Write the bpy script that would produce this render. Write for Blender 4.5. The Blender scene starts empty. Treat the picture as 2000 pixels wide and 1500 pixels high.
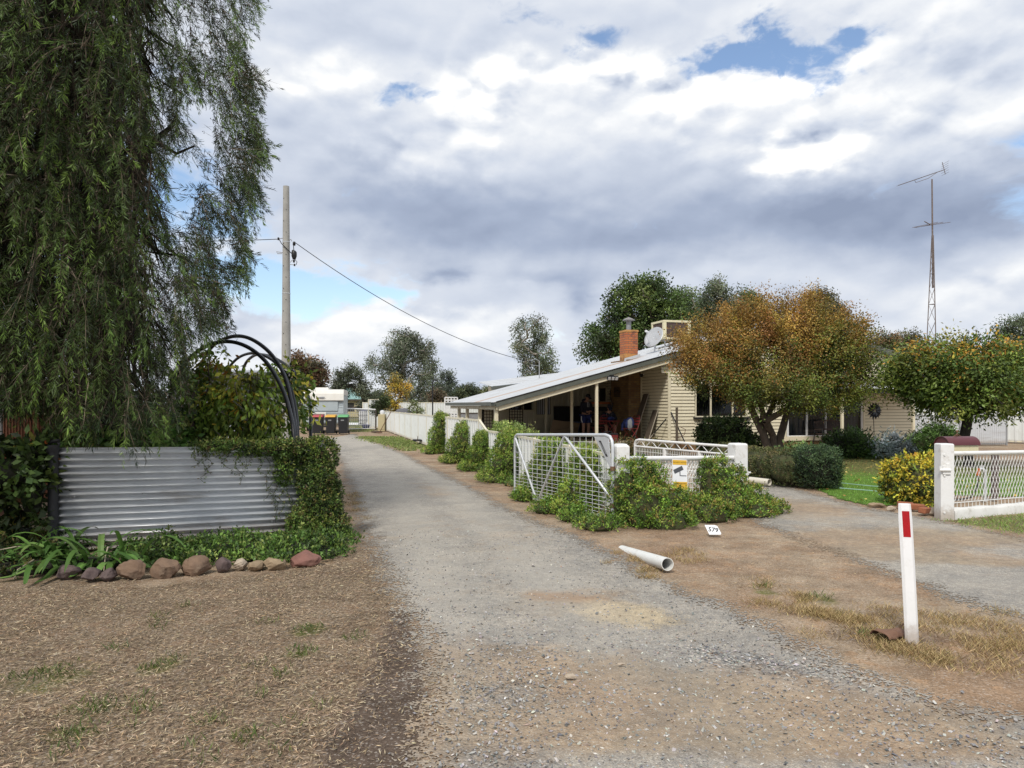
import bpy, math, random
import numpy as np
from mathutils import Vector, Matrix, Euler
random.seed(7)
rng = np.random.default_rng(7)
SC = bpy.context.scene
COL = SC.collection
F = 1400.0          # focal length in photo pixels (2000 px wide)
EYE = 1.65
HZ = 790.0          # horizon row
R = math.radians

def at(px, py, Y):
    return Vector(((px - 1000) / F * Y, Y, EYE - (py - HZ) / F * Y))
def gr(px, py, z=0.0):
    Y = (EYE - z) * F / (py - HZ)
    return Vector(((px - 1000) / F * Y, Y, z))

# ---------------------------------------------------------------- objects
def tag(o, label=None, cat=None, group=None, kind=None):
    if label: o['label'] = label
    if cat: o['category'] = cat
    if group: o['group'] = group
    if kind: o['kind'] = kind
    return o
def thing(name, label, cat, loc=(0, 0, 0), rz=0.0, group=None):
    o = bpy.data.objects.new(name, None)
    COL.objects.link(o)
    o.empty_display_size = 0.1
    o.location = loc
    o.rotation_euler = (0, 0, rz)
    return tag(o, label, cat, group)
def copy_tree(o, parent=None):
    c = o.copy(); COL.objects.link(c)
    if parent is not None: c.parent = parent
    for ch in list(o.children): copy_tree(ch, c)
    return c

class MB:
    def __init__(s):
        s.v = []; s.f = []; s.mi = []
    def add(s, vs, fs):
        n = len(s.v)
        s.v.extend([tuple(p) for p in vs])
        s.f.extend([tuple(i + n for i in f) for f in fs])
        return s
    def box(s, c, size, rot=None):
        c = Vector(c); hx, hy, hz = size[0] / 2, size[1] / 2, size[2] / 2
        vs = [Vector((x, y, z)) for x in (-hx, hx) for y in (-hy, hy) for z in (-hz, hz)]
        if rot is not None:
            m = rot if isinstance(rot, Matrix) else Euler(rot).to_matrix()
            vs = [m @ p for p in vs]
        return s.add([p + c for p in vs], [(0, 1, 3, 2), (4, 6, 7, 5), (0, 4, 5, 1), (2, 3, 7, 6), (0, 2, 6, 4), (1, 5, 7, 3)])
    def bar(s, a, b, w, h, up=(0, 0, 1)):
        a, b = Vector(a), Vector(b); d = b - a; L = d.length; d.normalize()
        u = Vector(up); x = d.cross(u)
        if x.length < 1e-4: x = d.cross(Vector((0, 1, 0)))
        x.normalize(); u = x.cross(d)
        vs = []
        for p in (a, b):
            for i, j in ((-1, -1), (1, -1), (1, 1), (-1, 1)):
                vs.append(p + x * (i * w / 2) + u * (j * h / 2))
        return s.add(vs, [(0, 1, 2, 3), (7, 6, 5, 4), (0, 4, 5, 1), (1, 5, 6, 2), (2, 6, 7, 3), (3, 7, 4, 0)])
    def tube(s, pts, r, n=8, cap=True):
        pts = [Vector(p) for p in pts]; m = len(pts)
        rs = r if isinstance(r, (list, tuple)) else [r] * m
        t0 = (pts[1] - pts[0]).normalized()
        a = Vector((0, 0, 1)) if abs(t0.z) < .9 else Vector((1, 0, 0))
        x = t0.cross(a).normalized()
        vs = []
        for i, p in enumerate(pts):
            t = (pts[min(i + 1, m - 1)] - pts[max(i - 1, 0)])
            if t.length < 1e-9: t = t0
            t = t.normalized()
            x = (x - t * x.dot(t)); x = x.normalized() if x.length > 1e-6 else t.orthogonal().normalized()
            y = t.cross(x)
            for k in range(n):
                an = 2 * math.pi * k / n
                vs.append(p + (x * math.cos(an) + y * math.sin(an)) * rs[i])
        fs = []
        for i in range(m - 1):
            for k in range(n):
                k2 = (k + 1) % n
                fs.append((i * n + k, i * n + k2, (i + 1) * n + k2, (i + 1) * n + k))
        if cap:
            fs.append(tuple(range(n - 1, -1, -1)))
            fs.append(tuple(range((m - 1) * n, m * n)))
        return s.add(vs, fs)
    def pipe(s, a, b, ro, ri, n=20):     # hollow pipe
        a, b = Vector(a), Vector(b); t = (b - a).normalized(); x = t.orthogonal().normalized(); y = t.cross(x)
        vs = []
        for p, r in ((a, ro), (b, ro), (b, ri), (a, ri)):
            for k in range(n):
                an = 2 * math.pi * k / n
                vs.append(p + (x * math.cos(an) + y * math.sin(an)) * r)
        fs = []
        for i in range(4):
            j = (i + 1) % 4
            for k in range(n):
                k2 = (k + 1) % n
                fs.append((i * n + k, i * n + k2, j * n + k2, j * n + k))
        return s.add(vs, fs)
    def prism(s, poly, h, m=None):       # poly in xy extruded along z
        n = len(poly)
        vs = [Vector((x, y, 0)) for x, y in poly] + [Vector((x, y, h)) for x, y in poly]
        if m is not None: vs = [m @ p for p in vs]
        return s.add(vs, [tuple(range(n - 1, -1, -1)), tuple(range(n, 2 * n))] + [(i, (i + 1) % n, n + (i + 1) % n, n + i) for i in range(n)])
    def quad(s, a, b, c, d):
        return s.add([a, b, c, d], [(0, 1, 2, 3)])
    def lathe(s, prof, c=(0, 0, 0), n=20):
        c = Vector(c); m = len(prof); vs = []
        for r, z in prof:
            for k in range(n):
                an = 2 * math.pi * k / n
                vs.append(c + Vector((r * math.cos(an), r * math.sin(an), z)))
        fs = [(i * n + k, i * n + (k + 1) % n, (i + 1) * n + (k + 1) % n, (i + 1) * n + k) for i in range(m - 1) for k in range(n)]
        return s.add(vs, fs)
    def blob(s, c, rad, sub=2, amp=.15, seed=0, p=2.0, freq=1.6):
        import bmesh
        bm = bmesh.new(); bmesh.ops.create_icosphere(bm, subdivisions=sub, radius=1)
        rs = np.random.default_rng(seed); ph = rs.random((6, 3)) * 6.28; k = rs.normal(size=(6, 3)) * freq
        vs = []
        for v in bm.verts:
            d = np.array(v.co); d = d / (np.abs(d) ** p).sum() ** (1 / p)
            n = np.sin((k * d).sum(1) * 2 + ph[:, 0]).sum() / 6
            q = d * (1 + amp * n)
            vs.append((c[0] + q[0] * rad[0], c[1] + q[1] * rad[1], c[2] + q[2] * rad[2]))
        bm.verts.index_update()
        fs = [tuple(v.index for v in f.verts) for f in bm.faces]
        bm.free()
        return s.add(vs, fs)
    def build(s, name, m, parent=None, world=False, smooth=None, bevel=0.0):
        me = bpy.data.meshes.new(name)
        vs = s.v
        if world and parent is not None:
            mi = root_mat(parent).inverted()
            vs = [tuple(mi @ Vector(p)) for p in vs]
        me.from_pydata(vs, [], s.f)
        if smooth is not None:
            me.polygons.foreach_set('use_smooth', [True] * len(me.polygons))
            me.set_sharp_from_angle(angle=R(smooth))
        if s.mi: me.polygons.foreach_set('material_index', s.mi)
        me.update()
        o = bpy.data.objects.new(name, me); COL.objects.link(o)
        if isinstance(m, (list, tuple)):
            for x in m: me.materials.append(x)
        else: me.materials.append(m)
        if parent is not None: o.parent = parent
        if bevel:
            b = o.modifiers.new('Bevel', 'BEVEL'); b.width = bevel; b.segments = 2; b.limit_method = 'ANGLE'; b.angle_limit = R(40)
        return o
def root_mat(o):
    m = Matrix.Translation(o.location) @ o.rotation_euler.to_matrix().to_4x4()
    return root_mat(o.parent) @ m if o.parent else m

# ---------------------------------------------------------------- numpy meshes (foliage, litter)
GAIN = 1.75
def np_mesh(name, V, k, m, parent=None, tint=None, kind=None):
    """V: (N,k,3) separate k-gons in world space."""
    N = V.shape[0]
    if parent is not None:
        mi = np.array(root_mat(parent).inverted())
        V = V @ mi[:3, :3].T + mi[:3, 3]
    me = bpy.data.meshes.new(name)
    me.vertices.add(N * k); me.loops.add(N * k); me.polygons.add(N)
    me.vertices.foreach_set('co', V.reshape(-1).astype(np.float32))
    me.loops.foreach_set('vertex_index', np.arange(N * k, dtype=np.int32))
    me.polygons.foreach_set('loop_start', np.arange(0, N * k, k, dtype=np.int32))
    if tint is not None:
        a = me.color_attributes.new('tint', 'FLOAT_COLOR', 'POINT')
        c = np.ones((N, k, 4), np.float32); c[:, :, :3] = np.minimum(tint * (GAIN if m is LEAF and name not in ('crown_own',) else 1.0), .8)[:, None, :]
        a.data.foreach_set('color', c.reshape(-1))
    me.update(calc_edges=True)
    me.materials.append(m)
    o = bpy.data.objects.new(name, me); COL.objects.link(o)
    if parent is not None: o.parent = parent
    if kind: o['kind'] = kind
    return o
def unit(a):
    return a / np.maximum(np.linalg.norm(a, axis=-1, keepdims=True), 1e-9)
def leaf_quads(P, D, L, W, nrm=None, mid=.45, fold=0.0):
    """leaf rhombs from base points P along D."""
    N = len(P); D = unit(D)
    if nrm is None: nrm = rng.normal(size=(N, 3))
    S = unit(np.cross(D, nrm)); L = np.asarray(L).reshape(-1, 1) * np.ones((N, 1)); W = np.asarray(W).reshape(-1, 1) * np.ones((N, 1))
    U = np.cross(S, D)
    V = np.empty((N, 4, 3))
    V[:, 0] = P; V[:, 1] = P + D * L * mid + S * W / 2 + U * W * fold; V[:, 2] = P + D * L; V[:, 3] = P + D * L * mid - S * W / 2 + U * W * fold
    return V
def pal(N, cols, wts=None, var=.22, r=None):
    r = r or rng
    c = np.array(cols)[r.choice(len(cols), N, p=None if wts is None else np.array(wts) / np.sum(wts))]
    return np.clip(c * (1 + var * r.normal(size=(N, 1))) * (1 + .035 * r.normal(size=(N, 3))), .002, .95)
def inpoly(x, y, poly):
    x = np.asarray(x); y = np.asarray(y); ins = np.zeros(x.shape, bool); n = len(poly)
    for i in range(n):
        x1, y1 = poly[i]; x2, y2 = poly[(i + 1) % n]
        c = ((y1 > y) != (y2 > y)) & (x < (x2 - x1) * (y - y1) / (y2 - y1 + 1e-12) + x1)
        ins ^= c
    return ins
def sdist(x, y, poly):
    """signed distance to a polygon, positive inside"""
    d = np.full(np.shape(x), 1e9); n = len(poly)
    for i in range(n):
        a = np.array(poly[i]); b = np.array(poly[(i + 1) % n]); e = b - a
        px, py = x - a[0], y - a[1]
        t = np.clip((px * e[0] + py * e[1]) / (e @ e + 1e-12), 0, 1)
        d = np.minimum(d, np.hypot(px - t * e[0], py - t * e[1]))
    return np.where(inpoly(x, y, poly), d, -d)
_ph = rng.random((40, 2)) * 6.28; _kk = rng.normal(size=(40, 2))
def vnoise(x, y, f=1.0):
    """cheap smooth noise -1..1"""
    s = 0
    for o, (a, i0) in enumerate(((1, 0), (.6, 10), (.35, 20), (.2, 30))):
        for i in range(i0, i0 + 7):
            s = s + a * np.sin((_kk[i, 0] * x + _kk[i, 1] * y) * f * 2 ** o + _ph[i, 0])
    return s / 5.0

# ---------------------------------------------------------------- materials
def nodes(name):
    m = bpy.data.materials.new(name); m.use_nodes = True
    nt = m.node_tree; nt.nodes.clear()
    out = nt.nodes.new('ShaderNodeOutputMaterial')
    return m, nt, out
def N(nt, typ, **kw):
    n = nt.nodes.new('ShaderNode' + typ)
    for k, v in kw.items():
        if k in n.inputs: n.inputs[k].default_value = v
        else: setattr(n, k, v)
    return n
def mix(nt, f, a, b, typ='RGBA', blend='MIX'):
    n = nt.nodes.new('ShaderNodeMix'); n.data_type = typ
    if typ == 'RGBA': n.blend_type = blend
    ins = [i for i in n.inputs if i.type == typ or (typ == 'FLOAT' and i.type == 'VALUE')]
    A = [i for i in n.inputs if i.name == 'A' and i.type == ('RGBA' if typ == 'RGBA' else 'VALUE')][0]
    B = [i for i in n.inputs if i.name == 'B' and i.type == ('RGBA' if typ == 'RGBA' else 'VALUE')][0]
    for sock, v in ((n.inputs[0], f), (A, a), (B, b)):
        if hasattr(v, 'links') or hasattr(v, 'is_linked'): nt.links.new(v, sock)
        elif isinstance(v, (tuple, list)): sock.default_value = (*v[:3], 1)
        else: sock.default_value = v
    return [o for o in n.outputs if o.type == ('RGBA' if typ == 'RGBA' else 'VALUE')][0]
def math_(nt, op, a, b=None, c=None, clamp=False):
    n = nt.nodes.new('ShaderNodeMath'); n.operation = op; n.use_clamp = clamp
    for i, v in enumerate((a, b, c)):
        if v is None: continue
        if hasattr(v, 'is_linked'): nt.links.new(v, n.inputs[i])
        else: n.inputs[i].default_value = v
    return n.outputs[0]
def ramp(nt, f, lo, hi):
    n = nt.nodes.new('ShaderNodeMapRange'); n.interpolation_type = 'SMOOTHSTEP'
    nt.links.new(f, n.inputs[0]); n.inputs[1].default_value = lo; n.inputs[2].default_value = hi
    return n.outputs[0]
def noise(nt, vec, scale, detail=4, rough=.55, out=0):
    n = N(nt, 'TexNoise', Scale=scale, Detail=detail, Roughness=rough)
    if vec is not None: nt.links.new(vec, n.inputs['Vector'])
    return n.outputs[out]
def pmat(name, col, rough=.6, metal=0.0, col2=None, scale=6.0, amt=.5, bump=0.0, bscale=60.0, stain=None, sscale=2.0, samt=.5, spec=.4, stretch=None, mud=0.0):
    m, nt, out = nodes(name)
    b = N(nt, 'BsdfPrincipled', Roughness=rough, Metallic=metal); b.inputs['Specular IOR Level'].default_value = spec
    tc = N(nt, 'TexCoord'); vec = tc.outputs['Object']
    if stretch:
        mp = N(nt, 'Mapping'); mp.inputs['Scale'].default_value = stretch; nt.links.new(vec, mp.inputs['Vector']); vec = mp.outputs[0]
    c = None
    if col2 is None: col2 = tuple(x * .8 for x in col)
    f = ramp(nt, noise(nt, vec, scale, 6, .6), .35, .68)
    c = mix(nt, math_(nt, 'MULTIPLY', f, amt), col, col2)
    if stain:
        g = ramp(nt, noise(nt, vec, sscale, 8, .7), .52, .72)
        c = mix(nt, math_(nt, 'MULTIPLY', g, samt), c, stain)
    if mud:      # soil splashed up the foot
        zz = N(nt, 'SeparateXYZ'); nt.links.new(tc.outputs['Object'], zz.inputs[0])
        k = ramp(nt, math_(nt, 'ADD', zz.outputs[2], math_(nt, 'MULTIPLY', math_(nt, 'SUBTRACT', noise(nt, vec, 14, 6, .7), .5), mud * 1.6)), mud, mud * .12)
        c = mix(nt, math_(nt, 'MULTIPLY', k, .6), c, (.33, .24, .16))
    nt.links.new(c, b.inputs['Base Color'])
    rr = math_(nt, 'ADD', math_(nt, 'MULTIPLY', noise(nt, vec, scale * 3, 4), .25), rough - .12)
    nt.links.new(rr, b.inputs['Roughness'])
    if bump:
        bp = N(nt, 'Bump', Strength=bump, Distance=.01); nt.links.new(noise(nt, vec, bscale, 5), bp.inputs['Height']); nt.links.new(bp.outputs[0], b.inputs['Normal'])
    nt.links.new(b.outputs[0], out.inputs[0])
    return m
def leafmat(name, trans=.25, rough=.5, spec=.35):
    m, nt, out = nodes(name)
    a = N(nt, 'Attribute', attribute_name='tint')
    b = N(nt, 'BsdfPrincipled', Roughness=rough); b.inputs['Specular IOR Level'].default_value = spec
    nt.links.new(a.outputs['Color'], b.inputs['Base Color'])
    t = N(nt, 'BsdfTranslucent'); nt.links.new(a.outputs['Color'], t.inputs['Color'])
    mx = N(nt, 'MixShader'); mx.inputs[0].default_value = trans
    nt.links.new(b.outputs[0], mx.inputs[1]); nt.links.new(t.outputs[0], mx.inputs[2]); nt.links.new(mx.outputs[0], out.inputs[0])
    return m
LEAF = leafmat('leaf')
LITTER = leafmat('litter', 0.0, .85, .15)
STONE = leafmat('stone_chip', 0.0, .85, .25)
# ================================================================ camera, sky, sun
cam = bpy.data.objects.new('camera', bpy.data.cameras.new('camera')); COL.objects.link(cam)
cam.location = (0, 0, EYE); cam.rotation_euler = (R(90), 0, 0)
cam.data.sensor_width = 36; cam.data.lens = F / 2000 * 36; cam.data.shift_y = 40 / 2000
cam.data.clip_start = .05; cam.data.clip_end = 6000
SC.camera = cam
SUN_EL, SUN_AZ = 50.0, 200.0          # azimuth clockwise from +Y: light comes from behind the viewer's left shoulder
sl = bpy.data.lights.new('sun', 'SUN'); sl.energy = 2.3; sl.angle = R(10); sl.color = (1, .95, .87)
so = bpy.data.objects.new('sun', sl); COL.objects.link(so)
sd = Vector((math.sin(R(SUN_AZ)) * math.cos(R(SUN_EL)), math.cos(R(SUN_AZ)) * math.cos(R(SUN_EL)), math.sin(R(SUN_EL))))
so.rotation_euler = sd.to_track_quat('Z', 'Y').to_euler(); so.location = (0, -20, 40)

def build_world():
    w = bpy.data.worlds.new('World'); SC.world = w; w.use_nodes = True
    nt = w.node_tree; nt.nodes.clear()
    out = nt.nodes.new('ShaderNodeOutputWorld')
    sky = N(nt, 'TexSky'); sky.sky_type = 'NISHITA'; sky.sun_disc = False
    sky.sun_elevation = R(SUN_EL); sky.sun_rotation = R(SUN_AZ); sky.dust_density = 1.0; sky.ozone_density = 1.1
    bs = N(nt, 'Background', Strength=.15); nt.links.new(sky.outputs[0], bs.inputs[0])
    tc = N(nt, 'TexCoord'); D = tc.outputs['Generated']
    sp = N(nt, 'SeparateXYZ'); nt.links.new(D, sp.inputs[0]); x, y, z = sp.outputs
    az = math_(nt, 'ARCTAN2', x, y); el = math_(nt, 'ARCSINE', z)
    cb = N(nt, 'CombineXYZ'); nt.links.new(az, cb.inputs[0]); nt.links.new(el, cb.inputs[1]); C = cb.outputs[0]
    # cloud-plane coordinates: flatter towards the horizon
    zz = math_(nt, 'ADD', math_(nt, 'MAXIMUM', z, 0.0), .16)
    cp = N(nt, 'CombineXYZ'); nt.links.new(math_(nt, 'DIVIDE', x, zz), cp.inputs[0]); nt.links.new(math_(nt, 'DIVIDE', y, zz), cp.inputs[1])
    P = cp.outputs[0]
    def vm(op, a, b=None, s=None):
        n = N(nt, 'VectorMath'); n.operation = op
        for i, v in enumerate((a, b)):
            if v is None: continue
            if hasattr(v, 'is_linked'): nt.links.new(v, n.inputs[i])
            else: n.inputs[i].default_value = v
        if s is not None: n.inputs['Scale'].default_value = s
        return n.outputs['Value'] if op in ('DOT_PRODUCT', 'LENGTH') else n.outputs[0]
    S = vm('MULTIPLY', C, (1, 1.7, 1))
    def warp(src, scale, amp, det=3):
        n = N(nt, 'TexNoise', Scale=scale, Detail=det, Roughness=.6); nt.links.new(src, n.inputs['Vector'])
        return vm('MULTIPLY', vm('SUBTRACT', n.outputs['Color'], (.5, .5, .5)), (amp * 1.6, amp, 0))
    Cw = vm('ADD', vm('ADD', C, warp(S, 5.5, .10)), warp(S, 15, .065, 7))
    Cs = vm('ADD', vm('ADD', C, warp(S, 4, .09, 4)), warp(S, 14, .045, 6))
    def feat(px, py, rx, ry, wgt, src):
        a = math.atan((px - 1000) / F); e = math.atan((HZ - py) / F * math.cos(a))
        d = vm('MULTIPLY', vm('SUBTRACT', src, (a, e, 0)), (F / rx, F / ry, 0))
        return math_(nt, 'MULTIPLY', math_(nt, 'EXPONENT', math_(nt, 'MULTIPLY', vm('DOT_PRODUCT', d, d), -1.0)), wgt)
    def total(fs, src):
        t = None
        for f in fs:
            g = feat(*f, src); t = g if t is None else math_(nt, 'ADD', t, g)
        return t
    big = noise(nt, P, .9, 4, .5)
    # billows: a domed cell pattern gives the rounded heads, noise roughens them; lit from above by differencing
    def billow(src):
        w_ = vm('ADD', src, warp(src, 9, .05, 4))
        v1 = N(nt, 'TexVoronoi', Scale=7.5); v1.feature = 'SMOOTH_F1'; v1.inputs['Smoothness'].default_value = .35; nt.links.new(w_, v1.inputs['Vector'])
        v2 = N(nt, 'TexVoronoi', Scale=19.0); v2.feature = 'SMOOTH_F1'; v2.inputs['Smoothness'].default_value = .35; nt.links.new(w_, v2.inputs['Vector'])
        return math_(nt, 'ADD', math_(nt, 'MULTIPLY', v1.outputs['Distance'], -1.0), math_(nt, 'ADD', math_(nt, 'MULTIPLY', v2.outputs['Distance'], -.45), math_(nt, 'MULTIPLY', noise(nt, w_, 22, 6, .55), .35)))
    bl0 = billow(S); bl1 = billow(vm('ADD', S, (-.006, .022, 0)))
    relief = math_(nt, 'SUBTRACT', bl0, bl1)
    soft_ = noise(nt, S, 2.6, 4, .45)
    streak = noise(nt, vm('MULTIPLY', Cs, (3.0, 15, 1)), 1.0, 5, .5)
    low = ramp(nt, el, .17, .03)       # near the horizon the layers lie in thin streaks
    rag = noise(nt, vm('ADD', S, warp(S, 6, .12, 3)), 7.5, 10, .62)
    blue = total([(1540, 85, 115, 42, .98), (1410, 92, 110, 20, .72), (1190, 72, 80, 30, .75), (1100, 45, 140, 26, .4), (1620, 50, 50, 40, .5), (790, 172, 100, 24, .8), (640, 575, 150, 46, 1.05), (520, 545, 90, 40, .7), (760, 590, 70, 20, .5), (380, 400, 170, 90, .9),
                  (330, 210, 90, 90, .5), (1545, 140, 50, 26, .6), (960, 150, 50, 24, .5), (1060, 655, 90, 26, .5), (100, 560, 200, 80, .6), (2350, 250, 250, 120, .9), (1000, -420, 700, 200, .7), (-500, 200, 400, 200, .8)], Cw)
    blue = math_(nt, 'ADD', blue, math_(nt, 'MULTIPLY', math_(nt, 'SUBTRACT', rag, .5), 2.9))
    mask = ramp(nt, blue, .38, 1.05)
    dark = total([(1180, 445, 560, 85, .95), (1900, 400, 330, 75, .95), (780, 390, 200, 70, .6), (1820, 120, 110, 45, .55), (872, 545, 42, 17, .8), (1150, 588, 36, 22, .7),
                  (1090, 545, 120, 24, .6), (670, 250, 140, 60, .32), (480, 590, 90, 40, .5), (1250, 300, 260, 40, .28), (1500, 610, 500, 40, .22), (800, 60, 500, 36, .2), (1650, 380, 120, 30, .4)], Cs)
    brt = total([(930, 200, 75, 50, .8), (1130, 150, 170, 34, .95), (1400, 152, 170, 34, 1.0), (1570, 305, 70, 30, 1.3), (1250, 215, 330, 50, .35), (650, 150, 110, 45, .5), (1900, 230, 220, 80, .3), (1700, 60, 200, 90, .3),
                 (830, 620, 200, 24, .55), (1930, 590, 160, 40, .4), (600, 645, 160, 28, .45), (800, 290, 120, 45, .4), (1640, 210, 200, 60, .3), (940, 660, 150, 24, .35)], Cw)
    L = math_(nt, 'ADD', math_(nt, 'SUBTRACT', .56, math_(nt, 'MULTIPLY', dark, .29)), math_(nt, 'MULTIPLY', brt, .33))
    L = math_(nt, 'ADD', L, math_(nt, 'MULTIPLY', math_(nt, 'SUBTRACT', soft_, .5), .26))
    hi = math_(nt, 'ADD', .13, math_(nt, 'MULTIPLY', brt, .85))
    L = math_(nt, 'ADD', L, math_(nt, 'MULTIPLY', math_(nt, 'MULTIPLY', relief, math_(nt, 'SUBTRACT', 1.0, math_(nt, 'MULTIPLY', low, .7))), math_(nt, 'MULTIPLY', hi, 1.5)))
    L = math_(nt, 'ADD', L, math_(nt, 'MULTIPLY', math_(nt, 'MULTIPLY', math_(nt, 'SUBTRACT', streak, .5), low), .8))
    L = math_(nt, 'ADD', L, math_(nt, 'MULTIPLY', mask, .1))
    L = math_(nt, 'MAXIMUM', L, .16)
    cr = N(nt, 'ValToRGB'); e = cr.color_ramp; nt.links.new(L, cr.inputs[0])
    e.elements[0].position = .1; e.elements[0].color = (.20, .245, .35, 1)
    e.elements[1].position = 1.0; e.elements[1].color = (1.02, 1.0, .97, 1)
    for p, c in ((.3, (.33, .385, .50)), (.5, (.53, .575, .66)), (.68, (.72, .74, .77)), (.84, (.90, .895, .88))):
        k = e.elements.new(p); k.color = (*c, 1)
    bc = N(nt, 'Background', Strength=1.0); nt.links.new(cr.outputs[0], bc.inputs[0])
    ms = N(nt, 'MixShader'); nt.links.new(mask, ms.inputs[0]); nt.links.new(bc.outputs[0], ms.inputs[1]); nt.links.new(bs.outputs[0], ms.inputs[2])
    nt.links.new(ms.outputs[0], out.inputs[0])
    w.cycles.sampling_method = 'NONE'
build_world()
SC.view_settings.view_transform = 'Standard'; SC.view_settings.look = 'None'; SC.view_settings.exposure = 0.32; SC.view_settings.gamma = 1
SC.render.engine = 'CYCLES'
SC.cycles.max_bounces = 5; SC.cycles.diffuse_bounces = 2; SC.cycles.glossy_bounces = 2; SC.cycles.transmission_bounces = 2; SC.cycles.transparent_max_bounces = 12; SC.cycles.use_denoising = True; SC.cycles.denoiser = 'OPENIMAGEDENOISE'; SC.cycles.denoising_input_passes = 'RGB_ALBEDO_NORMAL'; SC.cycles.denoising_prefilter = 'NONE'

# ================================================================ ground
def pxpoly(pts, extra=()):
    return [tuple(gr(*p)[:2]) for p in pts] + list(extra)
DRIVE = pxpoly([(842, 1330), (822, 1230), (785, 1170), (748, 1100), (724, 1050), (706, 1000), (690, 950), (670, 905), (652, 872), (636, 852), (560, 848), (560, 843), (690, 846), (700, 852), (745, 868), (790, 886),
                (825, 905), (880, 932), (930, 957), (980, 987), (1040, 1013), (1100, 1037), (1160, 1062), (1200, 1082), (1262, 1120), (1330, 1147), (1400, 1172), (1480, 1206), (1560, 1250),
                (1650, 1300), (1760, 1340), (1900, 1385)], [(4.6, 3.35), (9, 2.6), (9, -4), (-.5, -4), (-.42, 1.5), (-.42, 3.2)])
SIDE = pxpoly([(1452, 962), (1456, 945), (1500, 940), (1560, 955), (1620, 972), (1700, 992), (1780, 1004), (1850, 1018), (1905, 1030), (1990, 1048)], [(9.5, 8.6), (10.5, 6.5)]) + pxpoly([(2000, 1200), (1930, 1185), (1850, 1155), (1760, 1118), (1660, 1082), (1570, 1052), (1490, 1020)])
LAWN = pxpoly([(1600, 955), (1640, 972), (1700, 986), (1745, 985), (1850, 965)]) + [(9, 13), (13, 13.4), (14, 24), (10.5, 24.2)] + pxpoly([(1600, 896), (1560, 905)])
VERGE = pxpoly([(1815, 1012), (1860, 1010), (2000, 1000)]) + [(9.5, 11.6), (10.5, 9.2)] + pxpoly([(2000, 1040), (1930, 1030), (1870, 1020)])
SOIL = pxpoly([(815, 1195), (770, 1165), (742, 1230), (715, 1310), (660, 1390), (590, 1500)]) + [(-1.1, 2.6), (-1.2, 1.5), (-.9, 1.5)] + pxpoly([(830, 1500), (848, 1340)])
STRAW = [tuple(p) for p in pxpoly([(0, 1145), (300, 1140), (640, 1100), (690, 1070), (700, 1000), (735, 1080), (775, 1165), (748, 1230), (722, 1310), (672, 1390), (605, 1500)])] + [(-1.2, 1.5), (-6, 1.5), (-7, 4), (-7.5, 6.6)]
def axis(segs):
    out = [segs[0][0]]
    for a, b, st in segs:
        n = max(1, int(round((b - a) / st))); out += [a + (b - a) * (i + 1) / n for i in range(n)]
    return np.array(out)
def gauss(x, y, px, py, rx, ry, ang=0):
    c = gr(px, py); dx, dy = x - c.x, y - c.y
    u = dx * math.cos(ang) + dy * math.sin(ang); v = -dx * math.sin(ang) + dy * math.cos(ang)
    return np.exp(-(u / rx) ** 2 - (v / ry) ** 2)
def gheight(x, y):
    near = np.exp(-(np.hypot(x, y - 6) / 16) ** 2)
    return (-.016 + .014 * vnoise(x, y, .9) * near) * 1.0 - .012
def sheet(name, xs, ys, hfun, m, poly=None, pad=.3, attrs=None):
    X, Y = np.meshgrid(xs, ys); Z = hfun(X, Y); ny, nx = X.shape
    idx = np.arange(nx * ny).reshape(ny, nx)
    q = np.stack([idx[:-1, :-1], idx[:-1, 1:], idx[1:, 1:], idx[1:, :-1]], -1).reshape(-1, 4)
    edge = None
    if poly is not None:
        edge = sdist(X, Y, poly)
        q = q[(edge.reshape(-1)[q] > -pad).any(1)]
    V = np.stack([X, Y, Z], -1).reshape(-1, 3)
    use = np.unique(q); mp = np.full(len(V), -1); mp[use] = np.arange(len(use)); q = mp[q]; V2 = V[use]
    me = bpy.data.meshes.new(name)
    me.vertices.add(len(V2)); me.loops.add(q.size); me.polygons.add(len(q))
    me.vertices.foreach_set('co', V2.reshape(-1).astype(np.float32)); me.loops.foreach_set('vertex_index', q.reshape(-1).astype(np.int32))
    me.polygons.foreach_set('loop_start', np.arange(0, q.size, 4, dtype=np.int32))
    def put(nm, arr):
        a = me.attributes.new(nm, 'FLOAT', 'POINT'); a.data.foreach_set('value', np.asarray(arr, np.float32).reshape(-1)[use])
    if edge is not None: put('edge', edge)
    for k, f in (attrs or {}).items(): put(k, f(X, Y))
    me.polygons.foreach_set('use_smooth', [True] * len(q)); me.update(calc_edges=True); me.materials.append(m)
    o = bpy.data.objects.new(name, me); COL.objects.link(o); o['kind'] = 'structure'
    return o
def attr(nt, nm):
    return N(nt, 'Attribute', attribute_name=nm).outputs['Fac']
def vor(nt, vec, scale, out='Distance'):
    n = N(nt, 'TexVoronoi', Scale=scale); nt.links.new(vec, n.inputs['Vector']); return n.outputs[out]
def bw(nt, c):
    n = N(nt, 'SeparateColor'); nt.links.new(c, n.inputs[0]); return n.outputs[0]

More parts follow.
